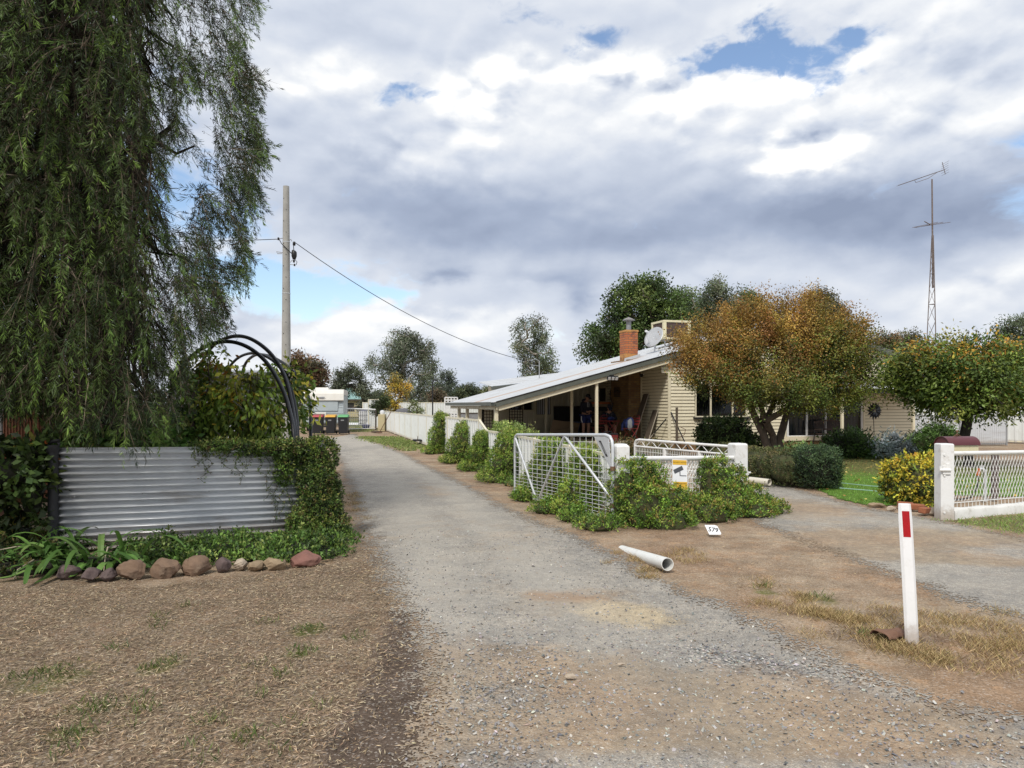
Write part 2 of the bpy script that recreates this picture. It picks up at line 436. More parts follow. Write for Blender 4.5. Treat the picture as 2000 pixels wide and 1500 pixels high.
def mat_ground():
    m, nt, out = nodes('dry_ground')
    P = N(nt, 'NewGeometry').outputs['Position']
    big = noise(nt, P, .8, 5, .6); med = noise(nt, P, 5, 6, .65); fin = noise(nt, P, 70, 4, .7); grit = bw(nt, vor(nt, P, 95, 'Color'))
    c = mix(nt, ramp(nt, big, .35, .65), (.30, .21, .14), (.36, .285, .205))
    c = mix(nt, math_(nt, 'MULTIPLY', ramp(nt, med, .5, .68), .6), c, (.41, .26, .15))
    straw = attr(nt, 'straw'); soil = attr(nt, 'soil'); green = attr(nt, 'green'); litter = attr(nt, 'litter')
    s1 = mix(nt, ramp(nt, noise(nt, P, 38, 6, .75), .38, .66), (.125, .094, .066), (.34, .262, .178))
    s1 = mix(nt, math_(nt, 'MULTIPLY', ramp(nt, med, .45, .7), .4), s1, (.27, .165, .105))
    c = mix(nt, ramp(nt, math_(nt, 'ADD', straw, math_(nt, 'MULTIPLY', math_(nt, 'SUBTRACT', med, .5), .8)), .3, .7), c, s1)
    c = mix(nt, ramp(nt, math_(nt, 'ADD', soil, math_(nt, 'MULTIPLY', math_(nt, 'SUBTRACT', med, .5), .9)), .35, .8), c, mix(nt, fin, (.092, .068, .052), (.145, .11, .086)))
    g = ramp(nt, math_(nt, 'ADD', green, math_(nt, 'MULTIPLY', math_(nt, 'SUBTRACT', med, .5), 1.2)), .35, .8)
    c = mix(nt, math_(nt, 'MULTIPLY', g, .8), c, mix(nt, big, (.09, .12, .025), (.15, .15, .05)))
    sp = mix(nt, math_(nt, 'MULTIPLY', grit, 1.0), (.25, .25, .25), (.75, .75, .75))
    c = mix(nt, .55, c, mix(nt, 1.0, c, sp, blend='OVERLAY'))
    c = mix(nt, math_(nt, 'MULTIPLY', ramp(nt, grit, .86, .95), .5), c, (.42, .39, .35))
    c = mix(nt, 1.0, c, mix(nt, ramp(nt, noise(nt, P, 2.3, 7, .7), .3, .7), (.72, .70, .68), (1.14, 1.12, 1.1)), blend='MULTIPLY')
    b = N(nt, 'BsdfPrincipled', Roughness=.95); b.inputs['Specular IOR Level'].default_value = .1
    nt.links.new(c, b.inputs['Base Color'])
    h = math_(nt, 'ADD', math_(nt, 'MULTIPLY', fin, .6), math_(nt, 'MULTIPLY', noise(nt, P, 22, 5), 1.0))
    bp = N(nt, 'Bump', Strength=.7, Distance=.02); nt.links.new(h, bp.inputs['Height']); nt.links.new(bp.outputs[0], b.inputs['Normal'])
    nt.links.new(b.outputs[0], out.inputs[0]); return m
def mat_gravel():
    m, nt, out = nodes('gravel_surface')
    P = N(nt, 'NewGeometry').outputs['Position']
    med = noise(nt, P, 3.2, 6, .65); big = noise(nt, P, .7, 4)
    v1 = vor(nt, P, 62, 'Color'); d1 = vor(nt, P, 62); v2 = vor(nt, P, 130, 'Color'); d2 = vor(nt, P, 130)
    rnd = bw(nt, v1); rnd2 = bw(nt, v2)
    def stones(r):
        k = N(nt, 'ValToRGB'); nt.links.new(r, k.inputs[0]); e = k.color_ramp; e.interpolation = 'CONSTANT'
        e.elements[0].position = 0; e.elements[0].color = (.11, .112, .118, 1); e.elements[1].position = .9; e.elements[1].color = (.50, .46, .40, 1)
        for p, c in ((.10, (.20, .20, .198)), (.26, (.27, .265, .255)), (.5, (.33, .318, .295)), (.68, (.42, .405, .375)), (.8, (.26, .20, .155)), (.97, (.64, .61, .56))):
            x = e.elements.new(p); x.color = (*c, 1)
        return k.outputs[0]
    fine = mix(nt, .45, stones(rnd2), (.42, .388, .335)); coarse = stones(rnd)
    cm = ramp(nt, math_(nt, 'ADD', attr(nt, 'coarse'), math_(nt, 'MULTIPLY', math_(nt, 'SUBTRACT', med, .5), 1.3)), .3, .75)
    c = mix(nt, cm, fine, coarse)
    dirt = ramp(nt, math_(nt, 'ADD', attr(nt, 'dirt'), math_(nt, 'MULTIPLY', math_(nt, 'SUBTRACT', med, .5), 1.1)), .3, .85)
    dc = mix(nt, ramp(nt, big, .35, .65), (.34, .27, .19), (.37, .26, .165))
    dc = mix(nt, math_(nt, 'MULTIPLY', ramp(nt, rnd2, .55, .95), .5), dc, fine)
    c = mix(nt, math_(nt, 'MULTIPLY', dirt, .86), c, dc)
    sand = ramp(nt, math_(nt, 'ADD', attr(nt, 'sand'), math_(nt, 'MULTIPLY', math_(nt, 'ADD', math_(nt, 'MULTIPLY', math_(nt, 'SUBTRACT', noise(nt, P, 5, 8, .7), .5), 1.6), math_(nt, 'MULTIPLY', math_(nt, 'SUBTRACT', rnd2, .5), .55)), 1.0)), .38, .75)
    scol = mix(nt, ramp(nt, noise(nt, P, 85, 4, .7), .35, .65), (.42, .34, .225), (.64, .535, .37))
    c = mix(nt, math_(nt, 'MULTIPLY', sand, .92), c, scol)
    c = mix(nt, 1.0, c, mix(nt, ramp(nt, noise(nt, P, 1.7, 6, .7), .3, .7), (.80, .80, .80), (1.12, 1.09, 1.04)), blend='MULTIPLY')
    spk = ramp(nt, noise(nt, P, 16, 5, .75), .4, .62); c = mix(nt, 1.0, c, mix(nt, spk, (.84, .84, .85), (1.1, 1.09, 1.07)), blend='MULTIPLY')
    c = mix(nt, math_(nt, 'MULTIPLY', attr(nt, 'track'), .45), c, (.45, .415, .355))
    red = ramp(nt, math_(nt, 'ADD', attr(nt, 'red'), math_(nt, 'MULTIPLY', math_(nt, 'SUBTRACT', med, .5), 1.0)), .3, .8)
    c = mix(nt, math_(nt, 'MULTIPLY', red, .6), c, (.33, .20, .115))
    b = N(nt, 'BsdfPrincipled', Roughness=.9); b.inputs['Specular IOR Level'].default_value = .2
    nt.links.new(c, b.inputs['Base Color'])
    h = math_(nt, 'ADD', mix(nt, cm, math_(nt, 'MULTIPLY', d2, -.35), math_(nt, 'MULTIPLY', d1, -1.0), typ='FLOAT'), math_(nt, 'MULTIPLY', noise(nt, P, 6, 3), .4))
    bp = N(nt, 'Bump', Strength=.85, Distance=.016); nt.links.new(h, bp.inputs['Height']); nt.links.new(bp.outputs[0], b.inputs['Normal'])
    ed = math_(nt, 'ADD', attr(nt, 'edge'), math_(nt, 'MULTIPLY', math_(nt, 'SUBTRACT', noise(nt, P, 3.5, 4), .5), .55))
    ed = math_(nt, 'ADD', ed, math_(nt, 'MULTIPLY', math_(nt, 'SUBTRACT', bw(nt, v1), .5), .34))
    al = math_(nt, 'GREATER_THAN', ed, 0.0)
    tr = N(nt, 'BsdfTransparent'); ms = N(nt, 'MixShader'); nt.links.new(al, ms.inputs[0]); nt.links.new(tr.outputs[0], ms.inputs[1]); nt.links.new(b.outputs[0], ms.inputs[2])
    nt.links.new(ms.outputs[0], out.inputs[0]); return m
def mat_lawn():
    m, nt, out = nodes('lawn_turf')
    P = N(nt, 'NewGeometry').outputs['Position']
    med = noise(nt, P, 2.2, 6, .6); fin = noise(nt, P, 60, 4, .7)
    c = mix(nt, ramp(nt, fin, .35, .65), (.075, .15, .024), (.17, .28, .05))
    dry = ramp(nt, math_(nt, 'ADD', attr(nt, 'dry'), math_(nt, 'MULTIPLY', math_(nt, 'SUBTRACT', med, .5), .9)), .3, .8)  # browner turf; at the far end this is shade put into the colour
    c = mix(nt, math_(nt, 'MULTIPLY', dry, .75), c, mix(nt, fin, (.11, .10, .04), (.18, .15, .07)))
    b = N(nt, 'BsdfPrincipled', Roughness=.9); b.inputs['Specular IOR Level'].default_value = .1; nt.links.new(c, b.inputs['Base Color'])
    bp = N(nt, 'Bump', Strength=.8, Distance=.03); nt.links.new(fin, bp.inputs['Height']); nt.links.new(bp.outputs[0], b.inputs['Normal'])
    ed = math_(nt, 'ADD', attr(nt, 'edge'), math_(nt, 'MULTIPLY', math_(nt, 'SUBTRACT', noise(nt, P, 8, 5), .5), .6))
    al = math_(nt, 'GREATER_THAN', ed, 0.0)
    tr = N(nt, 'BsdfTransparent'); ms = N(nt, 'MixShader'); nt.links.new(al, ms.inputs[0]); nt.links.new(tr.outputs[0], ms.inputs[1]); nt.links.new(b.outputs[0], ms.inputs[2])
    nt.links.new(ms.outputs[0], out.inputs[0]); return m
def soft(poly, w):
    return lambda x, y: np.clip(.5 + sdist(x, y, poly) / w, 0, 1)
FARG = [pxpoly([(676, 822), (735, 822), (735, 843), (680, 843)]), pxpoly([(700, 852), (770, 852), (800, 862), (770, 868), (730, 862)]), pxpoly([(745, 862), (800, 860), (830, 872), (800, 880)])]
def f_green(x, y):
    g = soft(VERGE, .5)(x, y) * .8
    for p in FARG: g = np.maximum(g, soft(p, 1.2)(x, y) * .9)
    g = np.maximum(g, np.clip((y - 52) / 10, 0, .75)); g = np.maximum(g, np.clip((-x - 6.0) / 2, 0, .35) * (y > 8))
    for px, py, rx in ((600, 1225, .22), (190, 1375, .2), (300, 1300, .18), (140, 1430, .2), (100, 1320, .35), (590, 1270, .2), (330, 1285, .15), (1600, 1165, .25), (1490, 1150, .2)):
        g = np.maximum(g, .75 * gauss(x, y, px, py, rx, rx))
    return g
GROUND = sheet('ground', axis([(-900, -120, 60), (-120, -30, 8), (-30, -10, 1.0), (-10, 10.5, .11), (10.5, 30, 1.0), (30, 150, 10), (150, 900, 75)]),
               axis([(-60, -4, 7), (-4, 1, .5), (1, 16, .11), (16, 30, .4), (30, 70, 1.0), (70, 200, 10), (200, 2200, 100)]), gheight, mat_ground(), attrs={
    'straw': lambda x, y: np.maximum(soft(STRAW, .5)(x, y), np.clip((-x - 2.6) / 1, 0, 1) * .6 * (y < 16)),
    'soil': lambda x, y: np.maximum(soft(SOIL, .3)(x, y), np.maximum(.75 * gauss(x, y, 1720, 1235, .6, .35), .6 * gauss(x, y, 1640, 1190, .8, .2))),
    'green': f_green, 'litter': lambda x, y: 0 * x})
def f_dirt(x, y):
    d = .5 * gauss(x, y, 1130, 1170, .75, .55) + .75 * gauss(x, y, 1300, 1330, 1.5, .45, -.35) + .7 * gauss(x, y, 1250, 1420, 1.3, .28) + .55 * gauss(x, y, 1650, 1420, 1.1, .3, -.3)
    d += .35 * gauss(x, y, 870, 1350, .25, .8) + .25 * gauss(x, y, 1000, 1060, .5, 1.2) + .4 * gauss(x, y, 860, 960, .4, 2.4, .25) + .3 * gauss(x, y, 1500, 1240, 1, .3, -.4)
    return d + .16 + .22 * vnoise(x, y, .8)
def f_coarse(x, y):
    return .55 * gauss(x, y, 930, 1400, .5, .6) + .7 * gauss(x, y, 1000, 1290, .5, .8, .5) + .8 * gauss(x, y, 1480, 1290, 1.0, .32, -.5) + .6 * gauss(x, y, 1800, 1440, 1.4, .35, -.3) + .35 * gauss(x, y, 960, 1500, .6, .4)
dx_, dy_ = axis([(-9, -3, .3), (-3, 9.2, .11)]), axis([(-4, 2, .4), (2, 14, .11), (14, 42.5, .3)])
TRK = [pxpoly([(905, 1500), (880, 1250), (845, 1100), (805, 1000), (745, 910), (695, 868), (660, 850)]), pxpoly([(1330, 1400), (1180, 1230), (1070, 1130), (980, 1050), (890, 965), (790, 895), (710, 858)])]
def pdist(x, y, line):
    d = np.full(np.shape(x), 1e9)
    for a, b in zip(line[:-1], line[1:]):
        a = np.array(a); e = np.array(b) - a; t = np.clip(((x - a[0]) * e[0] + (y - a[1]) * e[1]) / (e @ e), 0, 1); d = np.minimum(d, np.hypot(x - a[0] - t * e[0], y - a[1] - t * e[1]))
    return d
def f_track(x, y): return np.clip(sum(np.exp(-(pdist(x, y, l) / .34) ** 2) for l in TRK) * (1 + .5 * vnoise(x, y, 1.2)), 0, 1) * np.clip((y - 3.5) / 3, .15, 1)
DRIVEWAY = sheet('driveway', dx_, dy_, lambda x, y: gheight(x, y) + .004 + .008 * np.clip(sdist(x, y, DRIVE) / 1.0, -.3, 1), mat_gravel(), DRIVE, .45, attrs={
    'dirt': f_dirt, 'coarse': f_coarse, 'track': f_track,
    'sand': lambda x, y: 1.35 * gauss(x, y, 1225, 1196, .40, .28, -.5) + .25 * gauss(x, y, 1180, 1170, .4, .3),
    'red': lambda x, y: .75 * gauss(x, y, 1100, 1160, .5, .25) + .5 * gauss(x, y, 1210, 1270, .5, .12) + .4 * gauss(x, y, 890, 930, .3, 1.8, .25) + .35 * gauss(x, y, 1600, 1380, .7, .12, -.3)})
SIDEWAY = sheet('side_driveway', axis([(3, 11, .12)]), axis([(5.4, 16.5, .12)]), lambda x, y: gheight(x, y) + .005, DRIVEWAY.data.materials[0], SIDE, .45, attrs={
    'dirt': lambda x, y: .22 + .75 * gauss(x, y, 1560, 990, .9, 1.3) + .6 * gauss(x, y, 1700, 1060, 1.0, .7) + .5 * gauss(x, y, 1900, 1050, 1.6, .6) + .6 * gauss(x, y, 1900, 1090, 2, .3, -.3) + .45 * gauss(x, y, 1750, 1040, 1.5, .5), 'coarse': lambda x, y: .4 * gauss(x, y, 1950, 1130, 1.5, .4, -.4),
    'sand': lambda x, y: 0 * x, 'track': lambda x, y: .6 * gauss(x, y, 1650, 1010, 3, .5, -.45) + .5 * gauss(x, y, 1900, 1130, 2, .4, -.4), 'red': lambda x, y: .45 * gauss(x, y, 1520, 985, .5, .8)})
LAWNO = sheet('lawn', axis([(4, 15, .2)]), axis([(10.5, 25, .2)]), lambda x, y: gheight(x, y) + .012, mat_lawn(), LAWN, .5, attrs={
    'dry': lambda x, y: np.clip((y - 15.5) / 6, 0, .62) + .35 * np.clip((x - 6.9) / 2, 0, 1)})  # far end browned to paint in its shade, right side drier turf

# ---------------------------------------------------------------- litter, stones, grass
def scatter(n, x0, x1, y0, y1, test):
    x = rng.uniform(x0, x1, n); y = rng.uniform(y0, y1, n); k = test(x, y); x, y = x[k], y[k]
    return x, y, gheight(x, y)
def blades(name, x, y, z, h, w, cols, wts, lean, m=LEAF, flat=False, curl=.3):
    n = len(x); an = rng.uniform(0, 6.28, n); ln = np.abs(rng.normal(lean, .25, n))
    if flat: D = np.stack([np.cos(an), np.sin(an), rng.normal(.06, .16, n)], -1)
    else: D = unit(np.stack([np.cos(an) * ln, np.sin(an) * ln, np.ones(n)], -1))
    P = np.stack([x, y, z + (.006 if flat else 0)], -1)
    if flat: P[:, 2] += np.abs(rng.normal(0, .008, n))
    L = np.abs(rng.normal(h, h * .4, n)) + h * .2
    V = leaf_quads(P, D, L, np.abs(rng.normal(w, w * .3, n)) + w * .3, None if not flat else np.stack([rng.normal(0, .4, n), rng.normal(0, .4, n), np.ones(n)], -1))
    o = np_mesh(name, V, 4, m, None, pal(n, cols, wts, .15), 'stuff'); return o
x, y, z = scatter(260000, -7.5, 0, 1.8, 8.6, lambda x, y: (sdist(x, y, STRAW) > rng.normal(-.02, .12, x.shape)) & (rng.random(x.shape) < np.clip(3.4 / y + .1, .2, 1) * np.clip(.62 + .75 * vnoise(x, y, 1.7), .12, 1)))
blades('straw_litter', x, y, z, .032, .0034, [(.43, .335, .215), (.31, .225, .145), (.56, .455, .31), (.20, .14, .092), (.37, .25, .14), (.14, .11, .08)], [3, 4, 2.0, 2.4, 1.4, 1.6], 0, LITTER, True)
x, y, z = scatter(5000, -2.4, 0, 1.8, 6, lambda x, y: (sdist(x, y, SOIL) > -.1))
blades('straw_flecks', x, y, z, .026, .004, [(.42, .32, .2), (.5, .4, .26), (.25, .17, .1)], None, 0, LITTER, True)
x, y, z = scatter(16000, -3, 10, 4.5, 14, lambda x, y: (sdist(x, y, DRIVE) < .05) & (sdist(x, y, SIDE) < .05) & (x > -1.2 - .05 * y) & (sdist(x, y, LAWN) < 0) & (sdist(x, y, VERGE) < 0) & (rng.random(x.shape) < .25 + .5 * (vnoise(x, y, 1.3) > .1)))
blades('verge_straw', x, y, z, .035, .004, [(.40, .30, .18), (.30, .2, .12), (.5, .38, .22), (.2, .12, .07)], None, 0, LITTER, True)
# dry tufts along the verge by the guide post
def tufts(name, spots, n, h, spread, cols, wts, w=.005, lean=.55, m=None):
    xs, ys, hs = [], [], []
    for px, py, k, s in spots:
        c = gr(px, py); m_ = int(n * k)
        xs.append(c.x + rng.normal(0, spread * s, m_)); ys.append(c.y + rng.normal(0, spread * s, m_)); hs.append(np.full(m_, h * (.6 + .5 * s)))
    x = np.concatenate(xs); y = np.concatenate(ys); hh = np.concatenate(hs)
    return blades(name, x, y, gheight(x, y), hh.mean(), w, cols, wts, lean, m or LEAF)
DRYC = [(.42, .31, .15), (.33, .23, .11), (.5, .38, .2), (.17, .15, .05), (.22, .14, .07)]
sp = [(1500 + i * 9 + rng.normal(0, 14), 1150 + i * 3.6 + rng.normal(0, 14), .8 + rng.random(), .6 + .6 * rng.random()) for i in range(38)]
sp += [(1850 + rng.normal(0, 60), 1225 + rng.normal(0, 18), 1.2, 1) for i in range(16)] + [(1940 + rng.normal(0, 50), 1250 + rng.normal(0, 25), 1.3, 1.1) for i in range(14)] + [(1680 + rng.normal(0, 40), 1205 + rng.normal(0, 14), 1.2, 1) for i in range(12)]
sp += [(1270 + rng.normal(0, 25), 1105 + rng.normal(0, 12), .8, .6) for i in range(8)] + [(1345 + rng.normal(0, 25), 1085 + rng.normal(0, 10), .8, .7) for i in range(8)] + [(1220 + rng.normal(0, 30), 1090 + rng.normal(0, 8), .5, .5) for i in range(6)]
sp += [(690 + rng.normal(0, 14), 960 + 60 * rng.random(), .8, 1) for i in range(14)]
tufts('dry_grass', sp, 130, .042, .075, DRYC, [3, 3, 2, 1.3, 1.5], .0026, 1.1, LITTER)
GRC = [(.055, .085, .02), (.085, .11, .03), (.13, .125, .05), (.04, .06, .016)]
sp = [(600, 1225, 1, .7), (190, 1375, 1.6, 1), (300, 1300, .8, .6), (140, 1430, 1.2, .8), (95, 1312, 1.3, 1.3), (590, 1270, 1, .8), (335, 1285, .6, .6), (545, 1312, .6, .6), (410, 1405, .7, .6), (285, 1380, .6, .5), (480, 1437, .8, .6), (690, 1240, .5, .6), (360, 1180, .4, .5), (40, 1315, .6, .6), (230, 1262, .5, .6), (520, 1210, .4, .5),
      (1600, 1160, .9, .8), (1490, 1140, .6, .6), (1690, 1235, .6, .5)] + [(60 + 620 * rng.random(), 1180 + 300 * rng.random(), .25, .5) for i in range(16)]
tufts('green_grass', sp, 80, .045, .075, GRC, None, .0045, .8)
x, y, z = scatter(60000, 4, 12, 10.5, 24, lambda x, y: (sdist(x, y, LAWN) > rng.normal(0, .06, x.shape)) & (rng.random(x.shape) < np.clip(1.5 - y / 18, .12, 1)))
dry = np.clip((y - 15.5) / 6, 0, .6) + .35 * np.clip((x - 6.9) / 2, 0, 1)  # brown blades follow the painted shade at the back and the drier right
kd = rng.random(len(x)) < dry
blades('lawn_grass', x[~kd], y[~kd], z[~kd], .035, .008, [(.11, .22, .032), (.16, .28, .05), (.07, .15, .024)], None, .7)
blades('lawn_dry_shade_grass', x[kd], y[kd], z[kd], .03, .008, [(.20, .17, .08), (.13, .13, .04), (.28, .22, .1)], None, .8)
x, y, z = scatter(16000, 5, 10.5, 8.4, 12.2, lambda x, y: sdist(x, y, VERGE) > rng.normal(0, .10, x.shape))
blades('verge_grass', x, y, z, .035, .006, [(.12, .2, .035), (.17, .24, .06), (.07, .12, .02), (.3, .25, .1)], [3, 3, 2, 1], .8)
x, y, z = scatter(2500, 4.5, 11, 10.5, 24, lambda x, y: sdist(x, y, LAWN) > 0)
blades('fallen_leaves', x[:380], y[:380], z[:380] + .03, .05, .035, [(.45, .30, .08), (.36, .18, .06), (.5, .4, .12)], None, 0, LITTER, True)
for i, p in enumerate(FARG):
    pa = np.array(p); x, y, z = scatter(9000, pa[:, 0].min(), pa[:, 0].max(), pa[:, 1].min(), pa[:, 1].max(), lambda x, y: sdist(x, y, p) > rng.normal(0, .25, x.shape))
    blades('far_grass', x, y, z, .05, .03, [(.13, .18, .04), (.2, .2, .08), (.08, .12, .03)], None, .9)
# loose stones on the driveway
def chips(name, x, y, z, s, cols, wts):
    n = len(x); O = np.array([(1, 0, 0), (0, 1, 0), (-1, 0, 0), (0, -1, 0), (0, 0, .7), (0, 0, -.7)], float)
    A = rng.normal(size=(n, 3, 3)) * .35 + np.eye(3) * .8
    vs = np.einsum('nij,kj->nki', A, O) * s[:, None, None] + np.stack([x, y, z + s * .25], -1)[:, None, :]
    tri = np.array([(0, 1, 4), (1, 2, 4), (2, 3, 4), (3, 0, 4), (1, 0, 5), (2, 1, 5), (3, 2, 5), (0, 3, 5)])
    V = vs[:, tri, :].reshape(-1, 3, 3)
    return np_mesh(name, V, 3, STONE, None, np.repeat(pal(n, cols, wts, .2), 8, 0), 'stuff')
x, y, z = scatter(90000, -1.6, 6.5, 2.3, 9.5, lambda x, y: (sdist(x, y, DRIVE) > rng.normal(.05, .12, x.shape)) & (rng.random(x.shape) < (.25 + .9 * f_coarse(x, y)) * np.clip(4 / y, 0, 1) ** 1.5))
chips('gravel', x, y, z + .012, np.abs(rng.normal(.0055, .0022, len(x))) + .002, [(.16, .162, .17), (.24, .24, .24), (.31, .305, .295), (.40, .39, .365), (.34, .27, .21), (.58, .55, .50)], [1, 3, 3, 2.4, 1, .8])
# ================================================================ shared materials
M = {}
M['cream'] = pmat('cream_paint', (.75, .68, .50), .55, col2=(.68, .61, .44), scale=3, amt=.5, stain=(.38, .33, .24), sscale=1.4, samt=.22)
M['lap_shade'] = pmat('lap_shade_paint', (.42, .37, .26), .8, col2=(.28, .24, .16), scale=2)  # dull cream painted in as the shade line below each lap
M['cream_steel'] = pmat('cream_steel', (.74, .69, .53), .45, col2=(.66, .61, .47), scale=1.5, amt=.5, stain=(.42, .38, .29), sscale=2.5, samt=.18)
M['pale_steel'] = pmat('pale_steel', (.74, .76, .74), .42, col2=(.68, .70, .68), scale=1.3, amt=.5, stain=(.45, .44, .38), sscale=2.5, samt=.3, mud=.18)
M['white'] = pmat('white_paint', (.80, .80, .79), .5, col2=(.72, .72, .70), scale=5, amt=.4, stain=(.40, .34, .26), sscale=6, samt=.45, bump=.25, bscale=70, mud=.22)
M['white_metal'] = pmat('white_pipe_paint', (.80, .80, .78), .4, col2=(.72, .71, .68), scale=6, amt=.4, stain=(.40, .30, .22), sscale=9, samt=.25)
M['post_white'] = pmat('guide_post_plastic', (.86, .86, .86), .45, col2=(.80, .80, .79), scale=4, amt=.4, stain=(.5, .45, .38), sscale=7, samt=.3, mud=.16)
M['galv'] = pmat('galvanised_pipe', (.66, .68, .70), .42, .3, col2=(.55, .57, .60), scale=12, amt=.6)
M['gate_wire'] = pmat('galvanised_wire', (.72, .73, .74), .5, .15)
M['zinc'] = pmat('zinc_sheet', (.70, .72, .74), .40, .4, col2=(.58, .595, .61), scale=2.2, amt=.6, stain=(.30, .26, .22), sscale=1.9, samt=.6, stretch=(.35, 1, 3), mud=.3)
M['zinc_old'] = pmat('weathered_zinc', (.36, .37, .38), .6, .35, col2=(.25, .255, .26), scale=1.3, amt=.7, stain=(.22, .13, .08), sscale=1.2, samt=.4)
M['rust'] = pmat('rusty_iron', (.25, .115, .07), .85, 0, col2=(.16, .07, .045), scale=1.4, amt=.8, stain=(.36, .31, .28), sscale=.9, samt=.75, stretch=(1, 1, .4))
M['rust_plain'] = pmat('rusted_steel', (.20, .11, .07), .85, .1, col2=(.12, .06, .04), scale=9, amt=.8, stain=(.3, .2, .13), samt=.5)
M['poly'] = pmat('black_poly', (.014, .015, .018), .38, col2=(.022, .022, .024), spec=.5)
M['black'] = pmat('black_metal', (.015, .015, .016), .45)
M['dark'] = pmat('dark_plastic', (.02, .021, .024), .5, col2=(.03, .03, .033))
M['concrete'] = pmat('concrete', (.38, .37, .34), .85, col2=(.30, .29, .265), scale=3, amt=.7, stain=(.2, .19, .17), sscale=2, samt=.35, bump=.3, bscale=80)
M['whitewash'] = pmat('whitewashed_concrete', (.70, .69, .66), .8, col2=(.6, .59, .55), scale=4, amt=.6, stain=(.34, .30, .25), sscale=5, samt=.55, bump=.4, bscale=40)
M['slab'] = pmat('slab', (.42, .37, .28), .85, col2=(.33, .28, .21), scale=3, amt=.6)
M['pvc'] = pmat('pvc', (.78, .78, .75), .4, col2=(.70, .70, .65), scale=5, stain=(.42, .34, .25), sscale=7, samt=.45)
M['pvc_cream'] = pmat('pvc_aged', (.66, .62, .52), .45, col2=(.58, .53, .43), scale=3)
M['fascia'] = pmat('grey_green_fascia', (.115, .125, .105), .5, col2=(.085, .09, .078), scale=3, stain=(.2, .2, .17), samt=.4)
M['bark'] = pmat('bark', (.115, .09, .07), .95, col2=(.06, .048, .04), scale=9, amt=.8, bump=.9, bscale=26, stretch=(1, 1, .35))
M['bark_pale'] = pmat('pale_bark', (.34, .31, .27), .85, col2=(.20, .17, .14), scale=3, amt=.7, bump=.4, bscale=20)
M['bark_dark'] = pmat('dark_bark', (.045, .037, .032), .95, col2=(.025, .022, .02), scale=9, amt=.7, bump=.8, bscale=30)
M['stem'] = pmat('twiggy_mass', (.05, .065, .022), .95, col2=(.075, .06, .03), scale=14, amt=.9, bump=.8, bscale=50)
M['stem_dark'] = pmat('dark_twigs', (.018, .02, .012), .95, col2=(.03, .026, .018), scale=14, amt=.8, bump=.8, bscale=50)
M['rock_brown'] = pmat('brown_rock', (.20, .13, .085), .9, col2=(.13, .085, .06), scale=7, amt=.9, stain=(.30, .23, .16), sscale=6, samt=.6, bump=.7, bscale=30)
M['rock_purple'] = pmat('purple_rock', (.13, .092, .085), .9, col2=(.08, .058, .055), scale=7, amt=.9, stain=(.22, .16, .13), sscale=6, samt=.5, bump=.7, bscale=30)
M['rock_tan'] = pmat('tan_rock', (.33, .245, .155), .9, col2=(.22, .16, .10), scale=7, amt=.9, bump=.6, bscale=30)
M['rock_red'] = pmat('red_slab_rock', (.24, .115, .09), .85, col2=(.16, .08, .065), scale=6, amt=.8, stain=(.33, .2, .14), samt=.5, bump=.5, bscale=25)
M['rock_pale'] = pmat('pale_rock', (.46, .38, .29), .9, col2=(.3, .24, .18), scale=8, amt=.8, bump=.6, bscale=30)
M['brickred'] = pmat('red_brick', (.33, .12, .06), .9, col2=(.22, .08, .045), scale=8, amt=.8, stain=(.4, .3, .22), sscale=5, samt=.35, bump=.5, bscale=50)
M['maroon'] = pmat('maroon_paint', (.115, .03, .036), .42, col2=(.08, .024, .03), scale=4, amt=.6, stain=(.2, .1, .08), samt=.3)
M['wood_grey'] = pmat('grey_brown_board', (.115, .09, .065), .8, col2=(.08, .062, .046), scale=5, amt=.7, stretch=(1, 1, .1))
M['wood_edge'] = pmat('pale_board_edge', (.45, .40, .33), .7)
M['wood'] = pmat('bench_timber', (.07, .042, .03), .6, col2=(.04, .025, .02), scale=8, amt=.7)
M['terracotta'] = pmat('terracotta', (.30, .10, .055), .8, col2=(.22, .075, .045), scale=6)
M['redmetal'] = pmat('red_chair_paint', (.20, .028, .028), .45, col2=(.14, .022, .022))
M['blue'] = pmat('blue_cloth', (.018, .030, .12), .85, col2=(.014, .022, .085), scale=8)
M['bluetub'] = pmat('blue_plastic', (.018, .03, .25), .4, col2=(.015, .025, .18))
M['navy'] = pmat('navy_cloth', (.012, .014, .026), .9, col2=(.02, .022, .035), scale=10)
M['grey_cloth'] = pmat('grey_cloth', (.22, .23, .24), .9, col2=(.22, .23, .24), scale=7, bump=.4)
M['grey_cover'] = pmat('grey_cover', (.13, .13, .14), .8, col2=(.09, .09, .10), scale=5, bump=.4)
M['skin'] = pmat('skin', (.36, .20, .14), .6, col2=(.30, .16, .11), scale=20)
M['hair'] = pmat('dark_hair', (.02, .015, .012), .8)
M['card'] = pmat('cardboard', (.30, .215, .135), .85, col2=(.25, .175, .11), scale=3)
M['curtain'] = pmat('net_curtain', (.27, .275, .29), .9, col2=(.21, .215, .23), scale=2)
M['curtain_dark'] = pmat('dark_curtain', (.085, .085, .09), .9, col2=(.05, .05, .055), scale=2)
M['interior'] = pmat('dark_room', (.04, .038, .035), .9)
M['yellow'] = pmat('yellow_sign', (.70, .42, .035), .5, col2=(.62, .37, .04), scale=3)
M['signwhite'] = pmat('sign_white', (.78, .79, .80), .45, col2=(.72, .73, .74), scale=4)
M['ink'] = pmat('ink', (.02, .02, .022), .6)
M['inkgrey'] = pmat('dark_grey_ink', (.07, .075, .085), .6)
M['brown_ink'] = pmat('brown_ink', (.16, .09, .02), .6)
M['reflector'] = pmat('red_reflector', (.42, .008, .012), .3, col2=(.34, .008, .012), scale=40)
